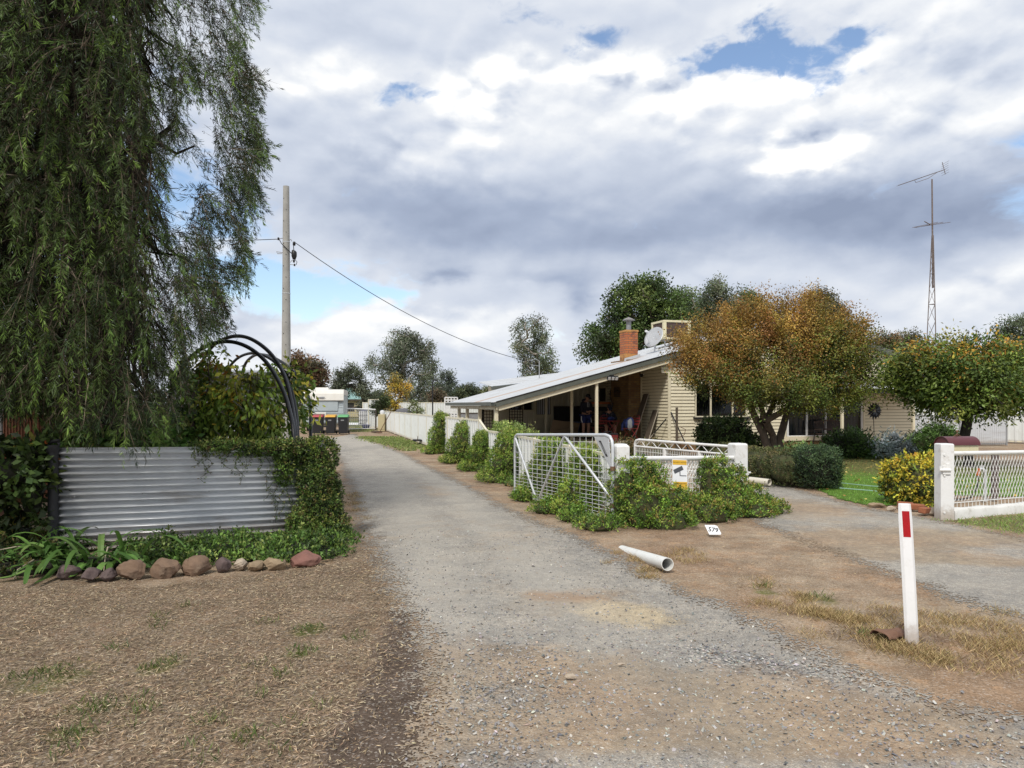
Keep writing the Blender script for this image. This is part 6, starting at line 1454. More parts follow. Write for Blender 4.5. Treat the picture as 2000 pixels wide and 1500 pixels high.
q = MB(); q.box((0, 0, .16), (.6, .36, .06)); q.build('tray', M['dark'], t, bevel=.01)
for sx in (-.22, .22):
    q = MB(); q.tube([(sx, -.2, .1), (sx, -.25, .1)], .1, 14); q.build('wheel', M['rubber'], t)
q = MB(); q.tube([(-.3, 0, .16), (-.55, 0, .35)], .015, 6); q.build('handle', M['rust_plain'], t)
p = gr(735, 845); rock('log', 'short grey log lying near the blue tub', 'log', p, (.35, .09, .08), 'wood_grey', 77)
# antenna mast
mb_ = at(1822, 800, 41); t = thing('antenna_mast', 'tall brown lattice mast carrying a television antenna', 'antenna mast', (mb_.x, mb_.y, 0))
zt_ = at(0, 350, 41).z; zl = at(0, 460, 41).z
def leg(k, z): r_ = .46 * (1 - z / zl) + .05; an = k * 2.0944 + .5; return Vector((r_ * math.cos(an), r_ * math.sin(an), z))
for k in range(3):
    q = MB(); q.tube([leg(k, 0), leg(k, zl)], .024, 6); q.build('leg', M['mast'], t)
q = MB(); zs = [0]; st_ = 1.5
while zs[-1] + st_ < zl: zs.append(zs[-1] + st_); st_ = max(.7, st_ * .92)
for i in range(len(zs) - 1):
    for k in range(3):
        q.tube([leg(k, zs[i]), leg((k + 1) % 3, zs[i + 1])], .009, 4); q.tube([leg((k + 1) % 3, zs[i]), leg(k, zs[i + 1])], .009, 4)
        if i % 2 == 0: q.tube([leg(k, zs[i]), leg((k + 1) % 3, zs[i])], .016, 4)
q.build('bracing', M['mast'], t)
q = MB(); q.tube([(-.0, 0, zl - 3), (-.05, 0, zt_)], [.05, .04], 8); q.build('pole', M['mast'], t)
yg = MB(); a, b = at(1755, 362, 41) - Vector((mb_.x, mb_.y, 0)), at(1843, 332, 41.6) - Vector((mb_.x, mb_.y, 0)); yg.tube([a, b], .022, 6)
for i in range(18):
    p_ = a.lerp(b, i / 17); yg.tube([p_ + Vector((.03, -.16, 0)), p_ + Vector((-.03, .16, 0))], .009, 4)
yg.tube([a.lerp(b, .35) , a.lerp(b, .38) + Vector((0, 0, -.18)), a.lerp(b, .66) + Vector((0, 0, -.18)), a.lerp(b, .86)], .014, 5)
for i in range(6):
    o_ = -.32 + .128 * i; yg.tube([b + Vector((.05 + .02 * abs(i - 2.5), -.35, o_ + .1)), b + Vector((.05 + .02 * abs(i - 2.5), .35, o_ + .1))], .008, 4)
yg.tube([b + Vector((.1, 0, -.25)), b + Vector((-.08, 0, .45))], .018, 5); yg.build('yagi_antenna', M['mast'], t)
q = MB(); c_ = at(1817, 439, 41) - Vector((mb_.x, mb_.y, 0))
q.tube([c_ + Vector((-.45, -.2, .14)), c_ + Vector((.0, 0, -.0))], .025, 6)
for k, (dx, L_) in enumerate(((-.3, .5), (-.05, .55), (.12, .8))): q.tube([c_ + Vector((dx - L_, .4, -.06)), c_ + Vector((dx + L_, -.4, .05))], .013, 4)
q.build('small_antenna', M['mast'], t)
# ================================================================ plants
def ell_sample(blobs, n, r, p=2.0, shell=.12, bump=.12, zmin=.0):
    """points near the surface of a union of (super)ellipsoids; returns P, outward normal"""
    c = np.array([b[0] for b in blobs]); a = np.array([b[1] for b in blobs])
    w = (a[:, 0] * a[:, 1] + a[:, 1] * a[:, 2] + a[:, 0] * a[:, 2]); w = w / w.sum()
    k = r.choice(len(blobs), n, p=w); u = unit(r.normal(size=(n, 3)))
    d = u / (np.abs(u) ** p).sum(1, keepdims=True) ** (1 / p)
    ph = r.random((5, 3)) * 6.28; kk = r.normal(size=(5, 3)) * 2.2
    bm = np.zeros(n)
    P0 = c[k] + d * a[k]
    for i in range(5): bm += np.sin((P0 * kk[i] / max(.25, a.mean())).sum(1) * 2 + ph[i, 0]) / 5
    s = 1 + bump * bm * 1.6 - np.abs(r.normal(0, shell, n)) + shell * .5
    P = c[k] + d * a[k] * s[:, None]
    nr = unit(d / a[k])
    keep = P[:, 2] > zmin
    for i in range(len(blobs)):
        q = (np.abs((P - c[i]) / a[i]) ** p).sum(1) ** (1 / p)
        keep &= ~((q < .80) & (k != i))
    return P[keep], nr[keep]
def bush(name, label, cat, blobs, n, leaf, wid, cols, wts=None, loc=None, p=2.0, up=.4, shell=.1, bump=.12, group=None, core=.72, stem='stem', tipcols=None, seed=1, out=.8, zmin=.0, tuft=10):
    n = int(n * 1.45)
    r = np.random.default_rng(seed)
    c0 = loc if loc is not None else (blobs[0][0][0], blobs[0][0][1], 0)
    t = thing(name, label, cat, c0, 0, group)
    TC, tn = ell_sample(blobs, max(12, n // tuft), r, p, shell, bump, zmin)
    kt = len(TC); ax = unit(tn * out + r.normal(size=(kt, 3)) * .45 + np.array([0, 0, up])); hh = np.abs(r.normal(1, .45, kt)) * leaf * 1.9 + leaf * .8
    i_ = np.repeat(np.arange(kt), tuft); m = len(i_); f = r.random(m)
    P = TC[i_] + ax[i_] * (hh[i_] * (f - .35))[:, None] + r.normal(size=(m, 3)) * leaf * .55; nr = tn[i_]
    D = unit(ax[i_] * .6 + nr * .3 + r.normal(size=(m, 3)) * .7)
    k = P[:, 2] > .01; P, D, nr, i_, f = P[k], D[k], nr[k], i_[k], f[k]; m = len(P)
    tone = pal(kt, cols, wts, .30, r) * (1 + .35 * vnoise(TC[:, 0] * 2 + TC[:, 2], TC[:, 1] * 2 - TC[:, 2], 1.4))[:, None]
    col = np.clip(tone[i_] * (1 + .14 * r.normal(size=(m, 1))), .004, .9)
    if tipcols is not None:
        kt_ = r.random(kt) < np.clip(tn[:, 2] * .6 + .08, 0, .6); tt_ = pal(kt, tipcols, None, .2, r); k = kt_[i_] & (f > .35); col[k] = np.clip(tt_[i_][k] * (1 + .14 * r.normal(size=(k.sum(), 1))), .004, .9)
    V = leaf_quads(P, D, np.abs(r.normal(leaf, leaf * .25, m)) + leaf * .2, np.abs(r.normal(wid, wid * .2, m)), unit(nr + r.normal(size=(m, 3)) * .7))
    np_mesh('leaves', V, 4, LEAF, t, col)
    q = MB()
    for i, (c, a) in enumerate(blobs): q.blob(c, tuple(x * core for x in a), 3, .10, seed + i, p)
    q.v = [(x, y, max(z, -.02)) for x, y, z in q.v]
    q.build('stems', M[stem], t, world=True, smooth=80); return t

def grow(base, top_nodes, trunk_pts, r0, rtip=.012, jitter=.18, r=None, bend=.12):
    """connect crown nodes to a trunk; returns list of (polyline, radii)"""
    nodes_ = [np.array(p, float) for p in trunk_pts]; par = [-1] + list(range(len(trunk_pts) - 1))
    nt_ = len(nodes_); tp = nodes_[-1]
    order = np.argsort([np.linalg.norm(np.array(q) - tp) for q in top_nodes])
    for i in order:
        q = np.array(top_nodes[i], float); A = np.array(nodes_); lo = max(0, nt_ - 3)
        d = np.linalg.norm(A - q, axis=1) + np.maximum(0, (A[:, 2] - q[2])) * 1.2; d[:lo] += 99
        j = int(np.argmin(d)); L = np.linalg.norm(q - A[j])
        mid = (q + A[j]) / 2 + r.normal(size=3) * L * bend; mid[2] += L * .06
        nodes_.append(mid); par.append(j); nodes_.append(q); par.append(len(nodes_) - 2)
    cnt = np.zeros(len(nodes_)); ch = [0] * len(nodes_)
    for k in par:
        if k >= 0: ch[k] += 1
    cnt = np.array([1.0 if c == 0 else 0.0 for c in ch])
    for k in range(len(nodes_) - 1, 0, -1): cnt[par[k]] += cnt[k]
    rad = rtip + (r0 - rtip) * (cnt / cnt[0]) ** .55
    return nodes_, par, rad
def tree(name, label, base, trunk, blobs, n_clumps, per, clump_r, leaf, wid, cols, wts=None, r0=.2, bark='bark', seed=3, droop=0.0, upw=.3, shell=.55, tipcols=None, tipfun=None, group=None, cat='tree', squash=1.0, twig=.012, spray=0.0, lv=.15):
    r = np.random.default_rng(seed)
    t = thing(name, label, cat, base, 0, group)
    c = np.array([b[0] for b in blobs], float); a = np.array([b[1] for b in blobs], float)
    w = a.prod(1) ** .75; w /= w.sum()
    k = r.choice(len(blobs), n_clumps * 3, p=w); u = unit(r.normal(size=(n_clumps * 3, 3))); rr = (shell + (1 - shell) * r.random(n_clumps * 3)) ** .8
    C = c[k] + u * a[k] * rr[:, None]
    # thin out clumps that fall too close together
    keep = []
    mind = clump_r * .55
    for i in range(len(C)):
        if len(keep) >= n_clumps: break
        if not keep or np.min(np.linalg.norm(C[keep] - C[i], axis=1)) > mind: keep.append(i)
    C = C[keep]
    nd, par, rad = grow(base, C, trunk, r0, twig, r=r)
    q = MB()
    for i in range(1, len(nd)):
        ns = 9 if rad[i] > .06 else 5 if rad[i] > .025 else 3
        r1 = rad[par[i]] if i < len(trunk) else min(rad[par[i]], rad[i] * 1.35)
        q.tube([nd[par[i]], nd[i]], [r1, rad[i]], ns, cap=False)
    q.build('trunk', M[bark], t, world=True, smooth=70)
    m = len(C); sz = np.abs(r.normal(1, .3, m)) + .25
    cnt = np.maximum(4, (per * sz ** 1.5).astype(int)); idx = np.repeat(np.arange(m), cnt); n = len(idx)
    off = r.normal(size=(n, 3)) * np.array([1, 1, squash]) * .42; L = np.linalg.norm(off, axis=1, keepdims=True); off = off / np.maximum(L, 1e-6) * np.minimum(L, .95)
    P = C[idx] + off * clump_r * sz[idx][:, None]
    if spray:
        ax_ = unit(unit(C - c.mean(0)) * .8 + np.array([0, 0, .9]) + r.normal(size=(m, 3)) * .3); P = P + ax_[idx] * (r.uniform(-1, 1, (n, 1)) * spray * sz[idx][:, None])
    if droop: P[:, 2] -= np.abs(r.normal(0, droop, n))
    P[:, 2] = np.maximum(P[:, 2], .05)
    ctr = c.mean(0); outw = unit(P - ctr)
    D = unit(outw * .5 + r.normal(size=(n, 3)) * .7 + np.array([0, 0, upw]))
    ct = pal(m, cols, wts, .32, r)                   # each clump has its own tone
    col = np.clip(ct[idx] * (1 + lv * r.normal(size=(n, 1))), .004, .9)
    if tipcols is not None:
        f = tipfun(P) if tipfun is not None else np.clip(.5 + .5 * (P[:, 2] - ctr[2]) / a[:, 2].max(), 0, 1)
        kk = (r.random(m)[idx] * .72 + r.random(n) * .28) < f; tc = pal(m, tipcols, None, .25, r); col[kk] = np.clip(tc[idx][kk] * (1 + lv * r.normal(size=(kk.sum(), 1))), .004, .9)
    nm = None if upw < 0 else unit(outw * .55 + np.array([0, 0, .85]) + r.normal(size=(n, 3)) * .55)
    if nm is not None: D = unit(D + np.array([0, 0, -.25]) + outw * .2)
    V = leaf_quads(P, D, np.abs(r.normal(leaf, leaf * .25, n)) + leaf * .2, np.abs(r.normal(wid, wid * .2, n)) + wid * .2, nm)
    np_mesh('crown', V, 4, LEAF, t, col); return t
def wb(px, py, Y, rx, ry, rd):       # crown lobe from its place in the picture and depth
    p = at(px, py, Y); return ((p.x, p.y, p.z), (rx / F * Y, rd, ry / F * Y))

# ---------------------------------------------------------------- creeper on the splay fence
IVY = [(.085, .15, .022), (.055, .10, .018), (.125, .19, .03), (.16, .19, .035), (.035, .065, .014), (.13, .10, .03)]
IW = [3, 3, 2, 1.2, 2, .6]
fd = (P2 - P1).normalized(); fo = Vector((fd.y, -fd.x, 0))
def fp(u, o, z): p = P1.lerp(P2, u) + fo * o; return (p.x, p.y, z)
bl = [(fp(.0, .06, .36), (.22, .20, .52)), (fp(.11, .10, .44), (.22, .20, .44)), (fp(.20, .12, .40), (.18, .20, .42)), (fp(.05, .32, .16), (.34, .30, .40)), (fp(.22, .34, .16), (.30, .30, .36)), (fp(.42, .26, .06), (.30, .30, .30)), (fp(.66, .12, .36), (.15, .18, .46)),
      (fp(.75, .14, .36), (.22, .22, .45)), (fp(.86, .20, .24), (.24, .26, .42)), (fp(.72, .38, .12), (.34, .30, .36)), (fp(.96, .34, .08), (.26, .30, .30)), (fp(1.03, .56, .0), (.26, .28, .16)), (fp(.48, .50, .02), (.40, .32, .26)), (fp(.84, .60, .0), (.36, .30, .22)), (fp(.12, .55, .02), (.40, .28, .26))]
bush('creeper_mound', 'big green creeper mound smothering the white pipe fence around the security sign', 'creeper', bl, 52000, .030, .017, IVY, IW, P1 + Vector((.5, .2, 0)), 2.2, .3, .07, .10, seed=11, core=.72, tipcols=[(.20, .22, .04), (.17, .13, .035), (.15, .21, .03)])
# creeper mounds along the low fence
CR = [(867, 812, 900, .34, 'tall creeper mound where the tall fence drops to the low fence'), (912, 834, 915, .42, 'creeper mound beside the sloping fence panel'), (950, 848, 930, .33, 'dark creeper mound between two bare low fence panels, left of the gate'),
      (1003, 847, 965, .42, 'creeper mound behind the free end of the silver gate'), (1088, 868, 990, .44, 'wide creeper mound behind the zigzag brace of the silver gate'), (1158, 890, 1010, .36, 'creeper mound by the hinge post of the silver gate')]
CT = [(.20, .26, .05), (.16, .22, .035), (.23, .24, .06)]
for i, (px, py, pb_, rw, lb) in enumerate(CR):
    k = (1000 - px) / F; Yf = (1.59 + .2743 * 10.4) / (.2743 - k)
    c = Vector(((px - 1000) / F * Yf, Yf, 0)); h = EYE - (py - HZ) / F * Yf
    e = -FE
    cc = c + e * .10
    bl = [((cc.x, cc.y, h * .53), (rw * .74, rw * 1.45, h * .54)), ((cc.x + e.x * .14, cc.y + e.y * .14 - .1, h * .30), (rw * .80, rw * 1.5, h * .38)), ((cc.x + e.x * .34, cc.y + e.y * .34 - .2, .03), (rw * .8, rw * 1.7, .16)), ((cc.x + .05 * FE.x, cc.y + .1, h * .86), (rw * .62, rw * 1.15, h * .19))]
    bush('creeper_mound', lb, 'creeper', bl, 15000, .034, .020, IVY, [3, 2.4, 3, 2, 1.4, .6], (cc.x, cc.y, 0), 2.2, .35, .08, .12, 'creeper mounds along the low fence', seed=30 + i, tipcols=CT)
# low creeper skirt in front of the gate
for i, (px, py, rx, lb) in enumerate([(1062, 998, .20, 'flat patch of creeper under the middle of the silver gate'), (1115, 1014, .20, 'flat patch of creeper right of the middle under the silver gate'), (1168, 1030, .30, 'flat patch of creeper at the hinge end of the silver gate'), (1020, 975, .17, 'flat patch of creeper under the free end of the silver gate')]):
    c = gr(px, py); bush('ground_creeper', lb, 'creeper', [((c.x, c.y, .02), (rx, rx * 1.1, .11)), ((c.x + .12, c.y + .16, .02), (rx * .8, rx * .9, .14))], 2600, .03, .017, IVY, IW, c, 2, .5, .1, .2, 'creeper patches under the silver gate', seed=50 + i)
bl = [((FN(u, -.30 - .06 * math.sin(u * 3)).x, FN(u, -.30).y, .0), (.24, .34, .11 + .05 * math.sin(u * 5.1))) for u in np.arange(2.6, 9.8, .52)]
bush('ground_creeper', 'long low strip of creeper along the foot of the low fence', 'creeper', bl, 9000, .032, .018, IVY, IW, FN(6, -.3), 2, .5, .12, .3, seed=58)
# ---------------------------------------------------------------- creeper on the corrugated screen
def sp3(u, z, o): p = SPt(u, z, o); return (p.x, p.y, p.z)
IV2 = [(.05, .085, .02), (.032, .055, .014), (.08, .125, .025), (.02, .034, .01), (.10, .12, .03), (.09, .065, .03)]
bl = [(sp3(1.0, .98, .04), (.20, .16, .24)), (sp3(.99, .64, .08), (.20, .20, .34)), (sp3(1.0, .34, .12), (.22, .24, .34)), (sp3(1.02, .10, .16), (.28, .30, .20)), (sp3(.9, 1.09, .02), (.26, .11, .10)), (sp3(.80, 1.10, .01), (.26, .10, .08)), (sp3(.68, 1.13, .0), (.26, .09, .07)), (sp3(.56, 1.15, .0), (.22, .08, .055)), (sp3(.855, .95, .03), (.11, .06, .20)), (sp3(.85, .80, .04), (.085, .06, .12)), (sp3(.945, .95, .03), (.12, .08, .20)), (sp3(1.04, .40, .02), (.13, .18, .4)), (sp3(.94, .2, .14), (.2, .2, .2))]
bush('wall_creeper', 'dark green creeper spilling over the driveway end of the corrugated screen', 'creeper', bl, 42000, .026, .016, IV2, [3, 3, 2, 2.2, 1, .6], SPt(.95, 0, .1), 2.1, .2, .09, .13, seed=61, stem='stem_dark', core=.58, tipcols=[(.14, .17, .035), (.17, .16, .05), (.10, .14, .03)])
# trailing sprigs
r = np.random.default_rng(5); Ps, Ds, Cs = [], [], []; q = MB()
tt = thing('hanging_creeper', 'thin creeper sprigs trailing down the face of the corrugated screen', 'creeper', SPt(.7, 1.1, .03))
for u, z, L in [(.50, 1.13, .22), (.53, 1.12, .40), (.545, 1.1, .28), (.60, 1.12, .15), (.66, 1.1, .42), (.675, 1.1, .3), (.70, 1.1, .2), (.78, 1.0, .5), (.80, .8, .42), (.81, .7, .5), (.84, .6, .35), (.75, 1.05, .3), (.62, 1.12, .3), (.87, .7, .5), (.88, .5, .4)]:
    pts = [SPt(u + .012 * math.sin(k * 1.3 + u * 40) + .006 * k * (r.random() - .3), z - L * k / 7, .03 + .006 * k % .02) for k in range(8)]
    q.tube(pts, .003, 3)
    for k in range(7):
        for j in range(int(9 - k * .7)):
            Ps.append(np.array(pts[k].lerp(pts[k + 1], r.random())) + r.normal(size=3) * .014); Ds.append(r.normal(size=3) + np.array([0, -.6, -.2]))
q.build('stem', M['stem'], tt, world=True)
Ps = np.array(Ps); np_mesh('leaves', leaf_quads(Ps, np.array(Ds), .026, .016), 4, LEAF, tt, pal(len(Ps), IV2, None, .25, r))
# ground cover strip at the foot of the screen
bl = [(sp3(u, .0, .36 + .62 * u + .05 * math.sin(u * 17)), (.30, .50 + .1 * u, .12 + .05 * math.sin(u * 23))) for u in np.linspace(.36, 1.0, 13)]
bush('ground_cover', 'strip of leafy green ground cover at the foot of the corrugated screen', 'ground cover', bl, 30000, .034, .022, [(.06, .11, .022), (.04, .075, .016), (.09, .15, .03), (.025, .045, .012), (.12, .15, .04)], None, SPt(.7, 0, .3), 2, .6, .12, .3, seed=71, stem='stem_dark', core=.7)
q_ = [((gr(30, 1110).x, gr(30, 1110).y, .0), (.6, .4, .14)), ((gr(100, 1080).x, gr(100, 1080).y + .2, .0), (.5, .4, .2)), ((gr(-60, 1090).x, gr(-60, 1090).y, 0), (.6, .5, .2)), ((gr(20, 1050).x, gr(20, 1050).y, 0), (.6, .4, .2))]
bush('ground_cover', 'dark low ground cover under the strap leaved plant at the left edge', 'ground cover', q_, 9000, .035, .02, [(.035, .06, .015), (.05, .085, .02), (.02, .035, .01), (.10, .085, .03)], None, gr(30, 1110), 2, .6, .12, .3, seed=72, stem='stem_dark', core=.7)
# dark shrub at the left of the dark post
bl = [wb(20, 925, 7.9, 65, 50, .35), wb(62, 955, 7.95, 32, 85, .2), wb(-30, 960, 8.1, 60, 70, .35), wb(55, 885, 8.0, 34, 20, .2)]
bush('leafy_shrub', 'dark broad leaved shrub climbing the dark pipe post at the left edge', 'shrub', bl, 2600, .085, .055, [(.03, .05, .013), (.045, .075, .018), (.06, .09, .02), (.018, .028, .009), (.16, .15, .03), (.12, .06, .03)], [3, 3, 2, 3, .5, .35], gr(60, 1075), 2, -.2, .2, .25, seed=81, stem='stem_dark', core=.62)
# strap leaved plant (agapanthus)
def strap_plant(name, label, base, n, L, w, cols, seed, spread=1.0):
    r = np.random.default_rng(seed); t = thing(name, label, 'plant', base); V = []; C = []
    for i in range(n):
        an = r.uniform(0, 6.283); el = r.uniform(.35, 1.35); l = L * r.uniform(.6, 1.1); p = np.array(base) + np.array([r.normal(0, .14 * spread), r.normal(0, .08), 0.0]); ww = w * r.uniform(.7, 1.15)
        d = np.array([math.cos(an) * math.cos(el), math.sin(an) * math.cos(el), math.sin(el)]); s = np.array([-math.sin(an), math.cos(an), 0]); prev = None; K = 9
        c = pal(1, cols, None, .2, r)[0]
        for k in range(K + 1):
            f = k / K; wid = ww * (.75 + .5 * f) * (1 - f ** 4) ** .8 + .002
            cen = p + np.array([0, 0, -.0]); row = (cen - s * wid / 2 + np.array([0, 0, .006]), cen, cen + s * wid / 2 + np.array([0, 0, .006]))
            if prev is not None:
                V.append([prev[0], prev[1], row[1], row[0]]); V.append([prev[1], prev[2], row[2], row[1]]); C += [c * (1.0 - .15 * f), c * .8]
            prev = row; p = p + d * l / K; d = d + np.array([0, 0, -.20 - .12 * f]) * (1.1 if el > .8 else .8); d = d / np.linalg.norm(d)
            if p[2] < .02: p[2] = .02; d[2] = max(d[2], 0)
    np_mesh('leaves', np.array(V), 4, LEAF, t, np.array(C))
    q = MB(); q.blob((base[0], base[1], .03), (.25 * spread, .14, .08), 2, .2, seed); q.build('base', M['stem_dark'], t, world=True); return t
AG = [(.06, .12, .025), (.085, .16, .035), (.045, .09, .02), (.11, .19, .05)]
b_ = gr(165, 1108); strap_plant('strap_leaf_plant', 'clump of long arching green strap leaves in front of the corrugated screen', (b_.x, b_.y, .02), 60, .72, .060, AG, 4, 1.7)
b_ = gr(85, 1112); strap_plant('strap_leaf_plant', 'smaller sprawling clump of strap leaves at the left edge of the bed', (b_.x, b_.y, .02), 26, .68, .054, AG, 5, 1.3)
dry = pmat('dry_straw', (.42, .36, .26), .8)
for lb, ps in (('pale dried stalk lying level across the left edge of the bed', [(-5, 1075, 7.2), (30, 1068, 7.2), (72, 1065, 7.3)]), ('pale curved dried stalk arching down through the strap leaves', [(25, 1140, 6.8), (35, 1112, 6.9), (66, 1093, 7.1)]), ('short upright dried stalk at the right of the strap leaves', [(203, 1115, 7.1), (206, 1085, 7.2), (211, 1068, 7.3)])):
    q = MB(); q.tube([at(*c) for c in ps], .006, 5); o = q.build('dead_stalk', dry, None); tag(o, lb, 'stalk', 'dried stalks among the strap leaves')
# plants behind the screen
bl = [wb(150, 868, 9.6, 60, 22, .4), wb(230, 872, 10, 50, 20, .4), wb(300, 862, 10.2, 55, 24, .4), wb(200, 855, 10.3, 40, 20, .4)]
bush('garden_bed_plant', 'bright green leafy vegetable plants behind the corrugated screen', 'plant', bl, 3200, .09, .06, [(.07, .14, .03), (.10, .18, .04), (.05, .10, .02), (.16, .17, .05)], None, at(200, 960, 10), 2, .3, .2, .3, seed=91, core=.6)
bl = [wb(385, 850, 11, 40, 35, .4), wb(350, 840, 11.4, 40, 35, .4)]
bush('garden_bed_plant', 'green leafy plant at the foot of the fruit tree trunk', 'plant', bl, 1400, .08, .05, [(.07, .14, .03), (.10, .18, .04), (.05, .10, .02)], None, at(385, 960, 11), 2, .3, .2, .3, seed=92, core=.6)
# fruit tree with green and yellow leaves
FB = [wb(420, 760, 11.2, 42, 62, .55), wb(470, 800, 11, 62, 70, .6), wb(530, 775, 11.0, 55, 55, .55), wb(400, 720, 11.3, 24, 34, .4), wb(560, 740, 11.2, 34, 30, .4), wb(585, 775, 11.3, 22, 45, .35), wb(440, 840, 10.9, 50, 30, .5), wb(540, 835, 11.0, 50, 34, .5), wb(380, 760, 11.6, 20, 30, .3)]
b_ = Vector(((490 - 1000) / F * 11.1, 11.1, 0))
tr_ = [(b_.x, b_.y, 0), (b_.x, b_.y, .6), tuple(at(487, 830, 11.1)), tuple(at(490, 800, 11.1))]
tree('fruit_tree', 'small fruit tree with drooping green leaves turning yellow and orange', (b_.x, b_.y, 0), tr_, FB, 130, 26, .22, .095, .042, [(.10, .155, .025), (.075, .12, .02), (.13, .18, .03), (.19, .19, .03), (.05, .085, .016)], None, .05, 'bark_pale', 101, .06, -.9, .35, [(.42, .26, .03), (.40, .17, .03), (.46, .34, .05)], lambda P: .13 + .2 * np.clip((P[:, 2] - 1.5) * 1.4, 0, .5), twig=.006)
b_ = Vector(((393 - 1000) / F * 10.8, 10.8, 0)); t = thing('bare_branch', 'dark bare forked branch standing left of the fruit tree', 'branch', b_)
q = MB(); q.tube([(b_.x + .1, b_.y, 0), tuple(at(392, 862, 10.8)), tuple(at(374, 826, 10.8)), tuple(at(370, 790, 10.8)), tuple(at(388, 745, 10.8))], [.05, .045, .035, .025, .012], 8); q.build('limb', M['bark'], t, world=True, smooth=60); q = MB(); q.tube([tuple(at(374, 826, 10.8)), tuple(at(395, 800, 10.9)), tuple(at(410, 745, 11)), tuple(at(404, 700, 11))], [.025, .02, .014, .008], 6); q.build('twig', M['bark'], t, world=True, smooth=60)

